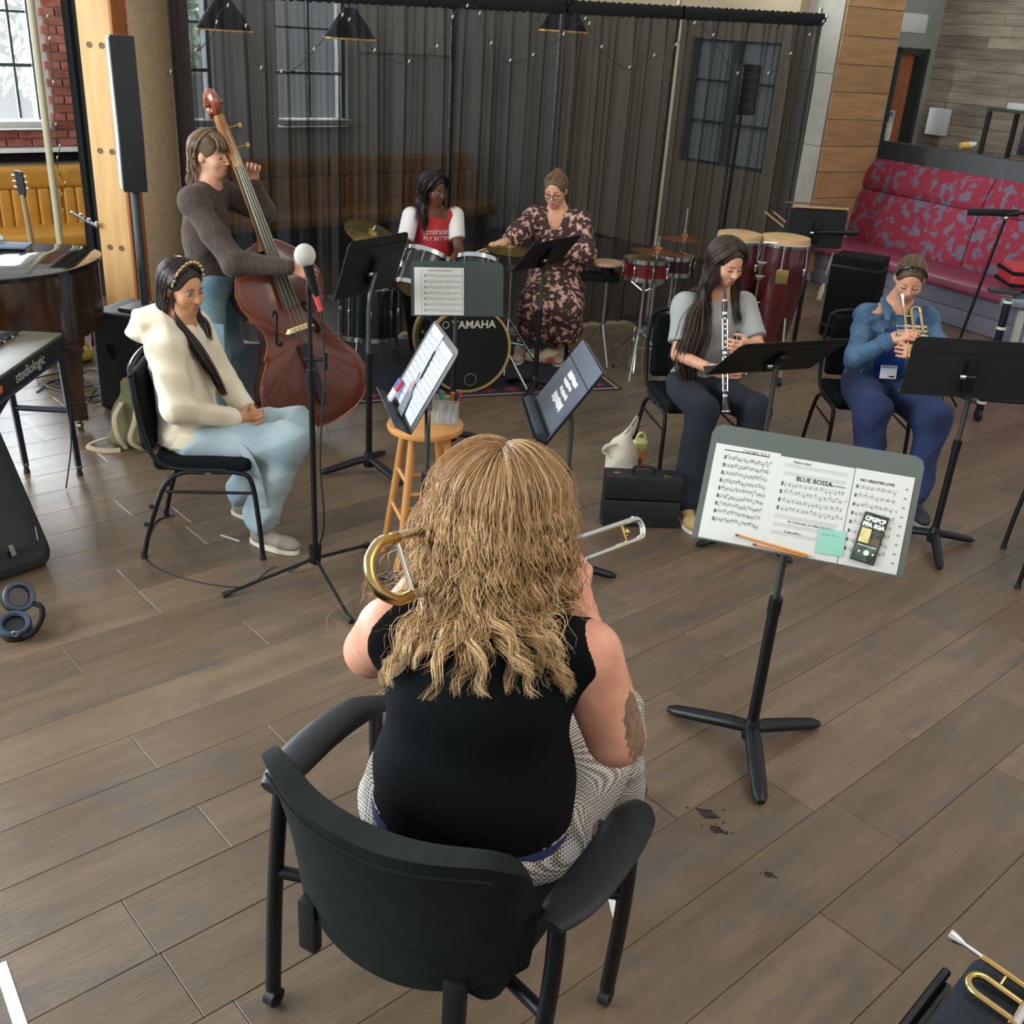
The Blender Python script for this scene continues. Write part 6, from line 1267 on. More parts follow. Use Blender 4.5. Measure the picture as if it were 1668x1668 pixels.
# ================================================================ drum kit on its rug
RG = np.array([nrm((.937, .35, 0)), nrm((-.35, .937, 0)), V3(0, 0, 1)]).T; r0 = V3(.74, 7.16, 0); rq = lambda a, b, z=0: r0-RG[:, 0]*a+RG[:, 1]*b+V3(0, 0, z)
rug = wthing('rug', 'dark rug with red motifs and pale border under the drum kit', 'rug', rq(1.3, .75)); MB().box(rq(1.35, .77, .004), (2.7, 1.5, .008), RG).build('pile', mat('rug_navy', '#1a2026', .95, col2='#3a1f26', scale=5, lo=.55, hi=.62, bump=.2, bscale=200), rug)
for a, b, sx, sy in ((1.35, .035, 2.66, .018), (1.35, 1.49, 2.66, .018), (.03, .77, .018, 1.44), (2.67, .77, .018, 1.44)): MB().box(rq(a, b, .0085), (sx, sy, .003), RG).build('border', mat('rug_border', '#a0847c', .95), rug)
for k in range(16): MB().prism([rq(.15+k*.165+.045*math.cos(t)*(1+.35*math.cos(4*t)), .13+.035*math.sin(t)*(1+.35*math.cos(4*t)), .0086) for t in np.linspace(0, 6.28, 16, endpoint=False)], (0, 0, .002)).build('motif', mat('rug_red', '#8a2c38', .95), rug)
def drum(name, label, c, ax, rad, dep, shell, hoop, head, lugs=8, group='drums of the kit', lower=True, thick=.012, front=None, cat='drum'):
    ax = nrm(ax); x = nrm(np.cross(ax, (0, .3, 1) if abs(ax[2]) < .9 else (0, 1, 0))); R = np.array([x, np.cross(ax, x), ax]).T; c = V3(c); t = wthing(name, label, cat, c*V3(1, 1, 0), group)
    MB().lathe([(rad, -dep/2), (rad, dep/2)], 40, R, c).build('shell', shell, t)
    for s in (-1, 1):
        MB().lathe([(rad+.002, s*(dep/2-.022)), (rad+thick, s*(dep/2-.022)), (rad+thick, s*(dep/2+.008)), (rad+.002, s*(dep/2+.008)), (rad+.002, s*(dep/2-.022))], 40, R, c).build('hoop', hoop, t)
        MB().lathe([(0, s*dep/2), (rad, s*dep/2), (rad, s*(dep/2-.003)), (0, s*(dep/2-.003))], 40, R, c).build('drum_head', (front or head) if s < 0 else head, t)
    for k in range(lugs):
        a = 2*math.pi*k/lugs+.2; u = R@V3(math.cos(a), math.sin(a), 0)
        MB().tube([c+u*(rad+.012)-ax*(dep*.45), c+u*(rad+.012)+ax*(dep*.45)], .0035, 6).build('tension_rod', CHR, t); MB().box(c+u*(rad+.008), (.016, .016, .05), np.array([u, np.cross(ax, u), ax]).T, bev=.004).build('lug', CHR, t)
    return t, R, c, ax
BSH = mat('black_gloss_shell', '#0f1314', .2, coat=.4); HDW = mat('white_drum_head', '#c9c4b4', .6); HDT = mat('tan_drum_head', '#9a7d55', .6, col2='#8a6d48', scale=10); HDB = mat('black_drum_head', '#121716', .35); WHP = mat('maple_hoop', '#a8915c', .45)
bd_c = V3(-.40, 6.95, .31); bax = nrm((-.33, .94, .0))
t, R, c, ax = drum('bass_drum', 'black bass drum lettered YAMAHA with wooden hoops facing the room', bd_c+bax*.10, bax, .285, .38, BSH, WHP, HDW, 10, front=HDB, thick=.018)
fx = nrm((.94, .33, 0)); RL_ = np.array([fx, V3(0, 0, 1), -bax]).T; text('YAMAHA', .075, RL_, bd_c+bax*(.10-.194)+V3(0, 0, .175)+fx*.03, mat('cream_print', '#c9c5b4', .6), 'lettering', t, bold=.0015)
MB().tube(arc(bd_c+bax*(-.093)+V3(0, 0, .178)-fx*.165, .022, 0, 6.28, 20, fx, V3(0, 0, 1)), .0025, 5).build('emblem', mat('cream_print', '#c9c5b4', .6), t); MB().lathe([(.04, 0), (.046, .004), (.04, .006)], 18, RL_, bd_c+bax*(-.094)+fx*.02-V3(0, 0, .21)).build('port_mark', mat('grey_port', '#6d726e', .5), t)
for s in (-1, 1): MB().tube([bd_c+fx*s*.30+bax*.04+V3(0, 0, -.02), bd_c+fx*s*.42-bax*.22+V3(0, 0, -.295)], [.011, .009], 8).build('spur', CHR, t)
def kleg(t, c, u, rad, z0, n=3, m=CHR):
    for k in range(n):
        a = u+2*math.pi*k/n; d_ = V3(math.cos(a), math.sin(a), 0); MB().tube([c*V3(1, 1, 0)+d_*(rad+.02)+V3(0, 0, z0), c*V3(1, 1, 0)+d_*(rad+.03)+V3(0, 0, .05), c*V3(1, 1, 0)+d_*(rad+.05)+V3(0, 0, .012)], .007, 8).build('leg', m, t)
t, R, c, ax = drum('rack_tom', 'black tom with tan lower head tilted above the bass drum', (-.72, 7.17, .74), (.25, .5, .85), .165, .26, BSH, CHR, HDT, 6); MB().tube([(-.66, 7.2, .64), (-.55, 7.22, .56), (-.5, 7.2, .58)], .012, 8).build('mount_arm', CHR, t)
t, R, c, ax = drum('rack_tom', 'black tom mostly hidden behind the dark green music stand', (-.36, 7.26, .74), (.05, .5, .87), .15, .2, BSH, CHR, HDW, 6); MB().tube([(-.4, 7.22, .66), (-.48, 7.2, .58)], .012, 8).build('mount_arm', CHR, t)
t, R, c, ax = drum('floor_tom', 'black floor tom on three chrome legs beside the double bass', (-1.12, 7.32, .42), (0, .1, 1), .2, .38, BSH, CHR, HDW, 8); kleg(t, c, .6, .2, .5)
t, R, c, ax = drum('snare_drum', 'chrome snare drum in front of the drummer', (-.62, 7.62, .58), (0, .08, 1), .178, .14, CHR, CHR, HDW, 8); kleg(t, c, 1.2, .05, .45)
CYM = mat('bronze_cymbal', '#9c8448', .3, .9, col2='#7d6836', scale=14); CYMO = mat('copper_cymbal', '#b0703a', .3, .9, col2='#8f5a30', scale=12)
def cymbal(label, c, ax, rad, base, m=CYM, grp='cymbals on stands', hats=False, rod=.06):
    c = V3(c); ax = nrm(ax); x = nrm(np.cross(ax, (0, 1, .1))); R = np.array([x, np.cross(ax, x), ax]).T; b = V3(*base, 0); t = wthing('cymbal_stand', label, 'cymbal', b, grp)
    pr_ = [(.012, .022), (rad*.13, .018), (rad*.2, .002), (rad*.6, -.008), (rad, -.02), (rad, -.0215), (rad*.6, -.0098), (rad*.2, 0)]
    MB().lathe(pr_, 40, R, c).build('cymbal', m, t)
    if hats: MB().lathe([(r_, -z_-.055) for r_, z_ in pr_], 40, R, c).build('lower_cymbal', m, t)
    MB().tube([c-ax*.06, c+ax*rod], .0045, 8).build('rod', CHR, t); MB().tube([c+ax*.024, c+ax*.04], .012, 10).build('wing_nut', CHR, t)
    MB().tube([c-ax*.05, lerp(c, V3(b[0], b[1], c[2]*.75), .8), V3(b[0], b[1], .25)], [.008, .010, .012], 10).build('tube', CHR, t)
    for k in range(3):
        a = .5+2*math.pi*k/3; u = V3(math.cos(a), math.sin(a), 0); MB().tube([b+V3(0, 0, .38), b+u*.26+V3(0, 0, .014)], .008, 8).tube([b+V3(0, 0, .2), b+u*.16+V3(0, 0, .16)], .006, 6).build('leg', CHR, t); MB().ball(b+u*.26+V3(0, 0, .013), .013).build('foot', RUB, t)
cymbal('tilted bronze crash cymbal beside the double bass', (-1.10, 7.35, .965), (.35, -.22, .9), .2, (-1.22, 7.6)); cymbal('bronze ride cymbal under the drum stick near the floral dress', (-.14, 7.5, .90), (.05, -.05, 1), .17, (-.12, 7.52), rod=.28)
cymbal('thin hi-hat cymbal pair with chrome nut behind the clarinet chair', (.93, 7.62, .935), (.02, .06, 1), .2, (.93, 7.6), CYMO, hats=False, rod=.09); cymbal('copper toned cymbal with tall rod behind the long brown hair', (1.15, 7.9, .99), (.0, .05, 1), .17, (1.13, 7.95), CYMO, rod=.2)
RSH = mat('red_lacquer_shell', '#6a1618', .2, col2='#4d1012', scale=6, coat=.5)
t, R, c, ax = drum('snare_drum', 'red lacquered snare drum with chrome hoops on a chrome stand', (.86, 7.62, .79), (0, .04, 1), .165, .14, RSH, CHR, HDT, 8, group='percussion by the drape')
MB().tube([(.86, 7.62, .7), (.86, 7.62, .25)], .012, 10).build('stand_tube', CHR, t); kleg(t, V3(.86, 7.62, 0), .3, .02, .35)
for k in range(3):
    a = .3+2*math.pi*k/3; u = V3(math.cos(a), math.sin(a), 0); MB().tube([V3(.86, 7.62, .62), V3(.86, 7.62, .69)+u*.16, V3(.86, 7.62, .74)+u*.175], .007, 8).build('basket_arm', CHR, t); MB().tube([V3(.86, 7.62, .34), V3(.86, 7.62, .014)+u*.3], .008, 8).build('leg', CHR, t)
t, R, c, ax = drum('rack_tom', 'small dark tom with tan head right of the red snare', (1.08, 7.78, .80), (0, .05, 1), .15, .13, mat('dark_red_shell', '#2a1213', .25, coat=.4), CHR, HDT, 6, group='percussion by the drape'); MB().tube([(1.08, 7.78, .72), (1.08, 7.78, .02)], .011, 8).build('stand_tube', CHR, t)
pd = wthing('practice_pad', 'round tan practice pad on a low black stand', 'drum', (.60, 7.85, 0), 'percussion by the drape'); MB().lathe([(0, .775), (.125, .775), (.13, .768), (.125, .755), (0, .755)], 32, None, (.60, 7.85, 0)).build('pad', mat('tan_pad', '#b08a6c', .7), pd); MB().cyl((.6, 7.85, .755), (.6, 7.85, .66), .05, n=14).box((.55, 7.85, .66), (.28, .12, .06), None, .01).build('bracket', BLKM, pd); MB().cyl((.6, 7.85, .65), (.6, 7.85, .2), .012, n=10).build('stem', CHR, pd)
for k in range(3):
    a = .8+2*math.pi*k/3; MB().tube([(.6, 7.85, .3), (.6+.2*math.cos(a), 7.85+.2*math.sin(a), .012)], .008, 8).build('leg', CHR, pd)
thr = wthing('drum_throne', 'round black drum stool under the drummer', 'stool', (-.74, 8.1, 0)); MB().lathe([(0, .44), (.16, .44), (.175, .46), (.17, .49), (0, .495)], 28, None, (-.74, 8.1, 0)).build('seat', BLKM, thr); MB().cyl((-.74, 8.1, .1), (-.74, 8.1, .44), .014, n=10).build('stem', CHR, thr)
for k in range(3): MB().tube([(-.74, 8.1, .25), (-.74+.22*math.cos(k*2.094), 8.1+.22*math.sin(k*2.094), .012)], .009, 8).build('leg', CHR, thr)
ts = wthing('bar_stool', 'black stool hidden under the floral dress', 'stool', (.23, 8.06, 0)); MB().lathe([(0, .55), (.15, .55), (.16, .565), (0, .575)], 24, None, (.23, 8.06, 0)).build('seat', BLKM, ts)
for k in range(4): a = .78+k*1.571; MB().tube([(.23+.1*math.cos(a), 8.06+.1*math.sin(a), .55), (.23+.17*math.cos(a), 8.06+.17*math.sin(a), 0)], .012, 8).build('leg', BLKM, ts)
sk = wthing('drumstick', 'pair of pale drumsticks held out over the drums', 'drumstick', (-.25, 7.5, .8)); MB().tube([Yp(822, 394, 7.56), Yp(742, 423, 7.5)], [.0075, .0075, .004], 8).build('stick', mat('stick_wood', '#c9a878', .5), sk); MB().tube([Yp(824, 397, 7.56), Yp(748, 427, 7.5)], [.0075, .0075, .004], 8).build('stick', mat('stick_wood', '#c9a878', .5), sk)
tb_ = P(890, 590); wp_ = wthing('paper_bag', 'crumpled cream and red paper packet on the floor by the sandals', 'bag', tb_); S = SDF(.01); S.box(tb_+V3(-.02, .05, .03), (.12, .09, .02), Rz(-.3), .012, .02); S.ell(tb_+V3(.03, .02, .06), (.09, .05, .05), Rz(.4), .03); S.disp = folds(.008, 40, [(1, .2, .3), (.2, 1, .4)]); S.build('packet', mat('packet_print', '#c9b69c', .8, col2='#b5533c', scale=9, lo=.52, hi=.58), wp_)
# ---- congas
CG = mat('conga_lacquer', '#4a1516', .2, col2='#32100f', scale=5, stretch=(1, 1, .3), coat=.5); HID = mat('conga_hide', '#c9a577', .6, col2='#b8925f', scale=9)
def conga(label, c, rad=.155, z0=.27, z1=1.06):
    t = wthing('conga', label, 'drum', c, 'congas'); c = V3(c); H_ = z1-z0
    MB().lathe([(rad*.68, z0), (rad*.82, z0+H_*.2), (rad*1.02, z0+H_*.45), (rad*1.12, z0+H_*.62), (rad*1.08, z0+H_*.82), (rad, z1-.04), (rad, z1)], 36, None, c).build('shell', CG, t)
    MB().lathe([(0, z1+.012), (rad*.8, z1+.012), (rad*1.03, z1+.004), (rad*1.06, z1-.03), (rad*1.02, z1-.04)], 36, None, c).build('drum_head', HID, t); MB().lathe([(rad*1.06, z1-.03), (rad*1.1, z1-.035), (rad*1.1, z1-.055), (rad*1.04, z1-.055)], 36, None, c).build('hoop', CHR, t)
    for k in range(6):
        a = k*math.pi/3+.3; u = V3(math.cos(a), math.sin(a), 0); MB().tube([c+u*rad*1.1+V3(0, 0, z1-.04), c+u*rad*1.17+V3(0, 0, z1-.2)], .005, 6).box(c+u*rad*1.12+V3(0, 0, z1-.22), (.02, .03, .05), Rz(a), bev=.004).build('lug', CHR, t)
    MB().box(c+V3(-.03, -rad*1.13, z1-.25), (.09, .012, .1), None, .004).build('badge_plate', mat('brass_badge', '#a8935a', .35, .8), t)
    for k in range(3):
        a = k*2.094+.9; u = V3(math.cos(a), math.sin(a), 0); MB().tube([c+u*rad*.9+V3(0, 0, .5), c+u*rad*1.3+V3(0, 0, .07)], .009, 8).build('stand_leg', CHR, t); MB().cyl(c+u*rad*1.3+V3(-.012, 0, .032), c+u*rad*1.3+V3(.012, 0, .032), .032, n=16).build('caster', RUB, t)
    return t
conga('dark red conga with pale hide head, left one beside the clarinet player', (1.53, 7.75, 0)); conga('dark red conga with brass plate, right one nearer the bench', (1.86, 7.72, 0), .17)
cst = wthing('percussion_post', 'slim chrome clamp post standing between the congas', 'stand', P(1215, 590)); pa, pb = P(1212, 600), Yp(1245, 395, 7.35); MB().tube([pa+V3(0, 0, .02), pb], .012, 10).build('tube', CHR, cst); MB().tube([pb, pb+V3(.09, 0, .0)], .007, 8).build('top_bar', CHR, cst)
for s in (.35, .55, .75, .85): q_ = lerp(pa, pb, s); MB().box(q_, (.05, .03, .03), Rz(.3), bev=.006).tube([q_, q_+V3(.04, -.01, .012)], .005, 6).build('clamp', CHR, cst)
for k in range(3): a = k*2.094+.4; MB().tube([pa+V3(0, 0, .3), pa+V3(.22*math.cos(a), .22*math.sin(a), .012)], .008, 8).build('leg', CHR, cst)
dsx = wthing('drumstick', 'two wooden sticks leaning against the drape beyond the congas', 'drumstick', Yp(1262, 360, 8.3)); MB().tube([Yp(1246, 345, 8.35), Yp(1277, 370, 8.25)], .008, 8).build('stick', mat('stick_brown', '#8a6a4a', .5), dsx); MB().tube([Yp(1260, 345, 8.4), Yp(1280, 362, 8.3)], .008, 8).build('stick', mat('stick_brown', '#8a6a4a', .5), dsx)
eq = V3(2.9, 9.2, 0); ec_ = wthing('black_box', 'tall black box filling the dark area before the red bench', 'case', eq); MB().box(eq+V3(0, 0, .36), (.42, .36, .7), Rz(-.5), bev=.015).build('box_body', BLKM, ec_)  # plain box added to fill an unidentified dark mass
for z in (.1, .62): MB().box(eq+V3(0, 0, z), (.43, .37, .025), Rz(-.5), bev=.004).build('edge_strip', mat('box_edge', '#2a2e30', .4, .5), ec_)
MB().tube([Yp(1330, 378, 8.25), Yp(1398, 379, 8.25)], [.014, .014, .02], 10).build('boom_tube', BLK, ec_)  # horizontal tube taken as a mic boom, separate from the box
for k, (x0, y0, x1, y1) in enumerate(((1357, 412, 1345, 448), (1342, 462, 1333, 488))):
    a, b = Yp(x0, y0, 8.5), Yp(x1, y1, 8.45); tt_ = wthing('hanging_stick', ('upper', 'lower')[k]+' pale wooden slat hanging beside the right conga', 'slat', b, 'pale slats by the conga'); MB().tube([a, lerp(a, b, .5), b], [.012, .022, .016], 8, flat=.4).build('stick_body', mat('pale_slat', '#b5ab96', .6), tt_)
# ================================================================ left side
spx = V3(-2.34, 6.25, 0); sub = wthing('subwoofer', 'large black loudspeaker box on the floor by the timber post', 'loudspeaker', (-2.42, 6.22, 0)); RSb = Rz(math.radians(-14)); SPB = mat('speaker_black', '#0f1314', .6, bump=.1, bscale=240)
MB().box((-2.42, 6.24, .315), (.32, .40, .62), RSb, bev=.035, seg=3).build('cabinet', SPB, sub); MB().prism([V3(-2.5, 6.045, .40)+RSb@V3(x, 0, z) for x, z in ((-.03, .03), (.015, .03), (.03, -.03), (-.0, -.06))], RSb@V3(0, .01, 0)).build('side_notch', BLKM, sub); MB().box((-2.36, 6.2, .635), (.16, .2, .02), RSb, bev=.006).build('top_plate', mat('grey_plate', '#4a5052', .5), sub)
MB().box(V3(-2.42, 6.24, .3)+RSb@V3(.164, 0, 0), (.006, .34, .52), RSb, bev=.002).build('grille', BLKM, sub)
spk = wthing('column_speaker', 'slim white-sided black column loudspeaker on a pole by the brown column', 'loudspeaker', (spx[0], spx[1], .65)); RSp = Rz(math.radians(28))
MB().cyl((spx[0], spx[1], .64), (spx[0], spx[1], 1.34), .024, n=16).build('pole', mat('grey_pole', '#3d4446', .4), spk)
def spq(x, y, z): return spx+RSp@V3(x, y, 0)+V3(0, 0, z)
MB().prism([spq(-.065, -.07, 1.32), spq(-.065, -.09, 1.62), spq(-.065, -.05, 2.15), spq(-.065, .07, 2.15), spq(-.065, .06, 1.62), spq(-.065, .08, 1.32)], RSp@V3(.13, 0, 0)).build('cabinet', SPB, spk)
MB().prism([spq(-.072, -.06, 1.33), spq(-.072, -.08, 1.62), spq(-.072, -.04, 2.14), spq(-.072, .06, 2.14), spq(-.072, .05, 1.62), spq(-.072, .07, 1.33)], RSp@V3(.007, 0, 0)).build('side_panel', mat('pale_side_panel', '#7d8584', .6), spk)
# grand piano
PW = mat('mahogany_gloss', '#2e1a10', .16, col2='#3f2516', scale=4, stretch=(3, 3, 1), coat=.6); pno = wthing('grand_piano', 'dark wooden grand piano with glossy closed lid at the left edge', 'piano', (-3.2, 5.6, 0))
ol = smooth_path([(-4.6, 4.55, 0), (-3.7, 4.62, 0), (-3.05, 4.95, 0), (-2.7, 5.24, 0), (-2.52, 5.45, 0), (-2.455, 5.7, 0), (-2.475, 5.95, 0), (-2.60, 6.12, 0), (-2.9, 6.16, 0), (-4.6, 6.16, 0)], 6)
m = MB(); m.prism([p+V3(0, 0, .60) for p in ol], (0, 0, .365)); m.build('case_rim', PW, pno, 30)
cen = V3(-3.4, 5.5, 0); m = MB(); lid = [cen+(p-cen)*1.012 for p in ol]; m.ring_faces([[p+V3(0, 0, .968) for p in lid], [cen+(p-cen)*1.006+V3(0, 0, .99) for p in lid], [cen+(p-cen)*.992+V3(0, 0, .995) for p in lid]]); m.build('lid', mat('lid_gloss', '#1a1512', .07, coat=.8), pno, 30)
for x, y in ((-2.60, 5.73), (-4.2, 4.9), (-4.3, 5.9)):
    p = V3(x, y, 0); MB().box(p+V3(0, 0, .57), (.16, .16, .09), Rz(.4), bev=.008).box(p+V3(0, 0, .505), (.14, .14, .05), Rz(.4), bev=.006).build('leg_block', PW, pno)
    lg_ = MB(); lg_.ring_faces([[p+Rz(.4)@V3(sx*w_, sy*w_, z_) for sx, sy in ((-1, -1), (1, -1), (1, 1), (-1, 1))] for w_, z_ in ((.06, .485), (.042, .17), (.052, .165), (.052, .07))]); lg_.build('leg', PW, pno)
    MB().cyl(p+V3(0, 0, .07), p+V3(0, 0, .045), .014, n=10).cyl(p+V3(-.012, 0, .022), p+V3(.012, 0, .022), .022, n=16).build('caster', mat('brass_caster', '#9a8a6a', .35, .8), pno)
cl2 = P(25, 398, 1.0); pc2 = wthing('cloth', 'folded grey-blue cloth lying on the piano lid', 'cloth', cl2); MB().box((cl2[0]-.05, cl2[1]-.06, 1.003), (.3, .16, .012), Rz(.2), bev=.004).build('fold', mat('bluegrey_cloth', '#5a6478', .9), pc2)
gb = P(8, 393, 1.0)+V3(-.02, -.04, .01); gx = wthing('bottle', 'pale green object tipped over on the grey-blue cloth', 'bottle', gb); MB().tube([gb+V3(-.05, 0, .02), gb+V3(0, 0, .03), gb+V3(.04, -.01, .012)], [.03, .025, .008], 10).build('shell', mat('pale_green_plastic', '#a9b8a0', .5), gx)
# guitar behind the piano
gt = V3(-3.22, 6.9, 0); gu = wthing('acoustic_guitar', 'acoustic guitar standing behind the piano with its headstock raised', 'guitar', gt); gz = nrm((-.12, .12, 1)); gr = nrm((.9, -.4, 0)); gn = np.cross(gr, gz); gq_ = lambda x, z, n_=0: gt+gr*x+gz*z+gn*n_
prf = [(0, .05), (.02, .13), (.08, .18), (.16, .19), (.24, .155), (.29, .125), (.34, .13), (.40, .145), (.45, .13), (.49, .06)]; ol2 = [(w_, z_) for z_, w_ in prf]+[(-w_, z_) for z_, w_ in prf[::-1]]
MB().prism([gq_(x, z+.12, -.05) for x, z in ol2], gn*.1).build('body', mat('spruce_top', '#c08a45', .4, coat=.3), gu); MB().tube([gq_(0, .58, .04), gq_(0, 1.14, .035)], [.028, .022], 8, flat=.7).build('neck', mat('neck_tan', '#8d7a55', .5), gu); MB().prism([gq_(x, z, .03) for x, z in ((-.022, 1.13), (.022, 1.13), (.034, 1.17), (.034, 1.29), (-.034, 1.29), (-.034, 1.17))], gn*.014).build('headstock', BLK, gu)
for k in range(3):
    for s in (-1, 1): MB().tube([gq_(s*.034, 1.185+.037*k, .036), gq_(s*.06, 1.185+.037*k, .036)], [.004, .009], 8).build('tuning_peg', CHR, gu)
g2 = V3(-3.05, 7.15, 0); gst = wthing('guitar_stand', 'black instrument stand with chrome fittings beside the beige pole', 'stand', g2); MB().tube([g2+V3(0, 0, .3), g2+V3(.02, 0, .98)], .012, 8).build('upright', BLK, gst); MB().tube([g2+V3(-.05, -.02, 1.0), g2+V3(.02, 0, .96), g2+V3(.1, -.02, .93)], .012, 8).build('yoke', CHR, gst)
for k in range(3): a = k*2.094; MB().tube([g2+V3(0, 0, .4), g2+V3(.24*math.cos(a), .24*math.sin(a), .012)], .010, 8).build('leg', BLK, gst)
for k, (dx_, dz_) in enumerate(((-.06, 1.01), (.0, 1.0), (.05, .97), (.1, .95))): MB().ball(g2+V3(dx_, -.02, dz_), .012).build('clip', CHR, gst)
# stage piano on its table stand
k0, k1 = V3(-2.31, 5.03, .80), V3(-2.27, 3.95, .80); kx = nrm(k1-k0); ky = V3(kx[1], -kx[0], 0); ky = ky if ky[0] < 0 else -ky; RK = np.array([kx, ky, V3(0, 0, 1)]).T; kq = lambda x, y, z: k0+kx*x+ky*y+V3(0, 0, z)
kb = wthing('stage_piano', 'black stage piano lettered studiologic at the left edge', 'keyboard', k0*V3(1, 1, 0)); MB().box(kq(.66, .16, -.06), (1.32, .32, .085), RK, bev=.006).build('chassis', mat('keyboard_black', '#191c1c', .45), kb); MB().box(kq(.66, .10, -.012), (1.3, .2, .016), RK, bev=.003).build('top_panel', mat('keyboard_panel', '#5b5646', .45), kb)
nk = 52; wk = 1.16/nk
for k in range(28): MB().box(kq(.08+wk*(k+.5), .255, -.008), (wk-.0015, .13, .022), RK, bev=.002, seg=1).build('white_key', mat('ivory_key', '#d8cfa0', .35), kb)
for k in range(28):
    if k % 7 not in (2, 6): MB().box(kq(.08+wk*(k+1), .225, .008), (wk*.55, .085, .016), RK, bev=.002, seg=1).build('black_key', EB, kb)
RKt = np.array([-kx, V3(0, 0, 1), -ky]).T; text('studiologic', .075, np.array([kx, V3(0, 0, 1), -ky]).T if (np.cross(kx, V3(0, 0, 1))@-ky) > 0 else RKt, kq(.42, -.002, -.062), mat('keyboard_print', '#b9bdb6', .5), 'lettering', kb)
MB().box(kq(.74, -.002, -.062), (.03, .004, .03), RK).build('orange_mark', mat('orange_print', '#c9653a', .5), kb)
KS = mat('navy_black_metal', '#171c2b', .45); kst = wthing('keyboard_stand', 'dark table stand under the stage piano', 'stand', kq(.6, .16, -.8))
for x, y in ((.03, .02), (.03, .30), (1.2, .02), (1.2, .30)):
    MB().tube([kq(x, y, -.12), kq(x-.06*(1 if x < .5 else -1), y, -.76)], .019, 4).build('leg', KS, kst); MB().tube([kq(x-.06*(1 if x < .5 else -1), y, -.765), kq(x-.062*(1 if x < .5 else -1), y, -.797)], [.012, .018], 10).build('foot', RUB, kst); MB().tube([kq(x-.057*(1 if x < .5 else -1), y, -.74), kq(x-.0575*(1 if x < .5 else -1), y, -.752)], .0155, 10).build('ferrule', CHR, kst)
for a, b in (((.03, .02, -.125), (1.2, .02, -.125)), ((.03, .3, -.125), (1.2, .3, -.125)), ((.03, .02, -.125), (.03, .3, -.125)), ((0, .02, -.42), (0, .3, -.42)), ((1.22, .02, -.42), (1.22, .3, -.42)), ((.03, .16, -.125), (.6, .16, -.32)), ((1.2, .16, -.125), (.6, .16, -.32))): MB().tube([kq(*a), kq(*b)], .016, 4).build('crossbar', KS, kst)
MB().tube(smooth_path([kq(.12, -.01, -.1), kq(.10, -.03, -.3), kq(.12, -.02, -.55), kq(.16, .02, -.79)], 6), .004, 6).build('lead', CAB, kst)
# yellow cloth and cables under the piano
yc = P(100, 585); ye = wthing('yellow_cloth', 'crumpled yellow cloth heaped on the floor under the piano', 'cloth', yc); S = SDF(.012); S.ell(yc+V3(-.05, .05, .06), (.22, .16, .08), Rz(.4), .05); S.ell(yc+V3(.12, .0, .04), (.12, .1, .05), None, .05); S.box(yc+V3(0, 0, -.06), (.6, .6, .06), None, 0, .004, -1); S.disp = folds(.016, 32, [(1, .2, .3), (.2, 1, .4), (-.6, .6, .4)]); S.build('heap', mat('yellow_fabric', '#b9a23a', .9, col2='#a18a30', scale=8), ye)
for k, (pts, lab) in enumerate((([((60, 640), (90, 625), (140, 650), (170, 640), (120, 622), (75, 632), (110, 648))], 'tangle of thin black cable under the piano'), ([((95, 622), (150, 605), (168, 625), (110, 638), (60, 622), (130, 612), (175, 632))], 'second black cable coiled beside the loudspeaker box'), ([((145, 655), (155, 640), (170, 648), (175, 655), (150, 662))], 'short black cable end by the loudspeaker box'))):
    t = wthing('cable', lab, 'cable', P(100, 640), 'cables under the piano'); MB().tube(smooth_path([P(x, y)+V3(0, 0, .006+.004*i) for i, (x, y) in enumerate(pts[0])], 6), .005, 6).build('lead', CAB, t)
# backpack
bk0 = P(205, 728); bpk = wthing('backpack', 'olive canvas backpack slumped behind the seated singer', 'bag', bk0); OLV = mat('olive_canvas', '#5f5a3f', .9, col2='#6e6748', scale=7, bump=.15, bscale=160); S = SDF(.01)
S.ell(bk0+V3(.05, .10, .14), (.15, .1, .17), Rz(.5), .05); S.ell(bk0+V3(.06, .08, .05), (.19, .13, .065), Rz(.5), .05); S.cap(bk0+V3(.05, .12, .25), bk0+V3(.0, .12, .34), .07, .04, .05); S.box(bk0+V3(0, 0, -.05), (.5, .5, .05), None, 0, .003, -1); S.disp = folds(.008, 30, [(.5, .4, .7), (-.6, .3, .6)]); S.build('sack', OLV, bpk)
STRP = mat('tan_strap', '#a89a78', .85)
for pts in (((-.0, .0, .27), (-.02, -.07, .2), (.0, -.1, .1), (.03, -.07, .02)), ((.09, -.0, .28), (.1, -.08, .2), (.07, -.1, .08), (.13, -.06, .015), (.17, .0, .03)), ((-.03, .0, .06), (-.12, -.02, .05), (-.2, -.05, .012), (-.1, -.1, .01), (.0, -.08, .012))): MB().tube(smooth_path([bk0+V3(p) for p in pts], 6), .015, 8, flat=.3).build('strap', STRP, bpk)
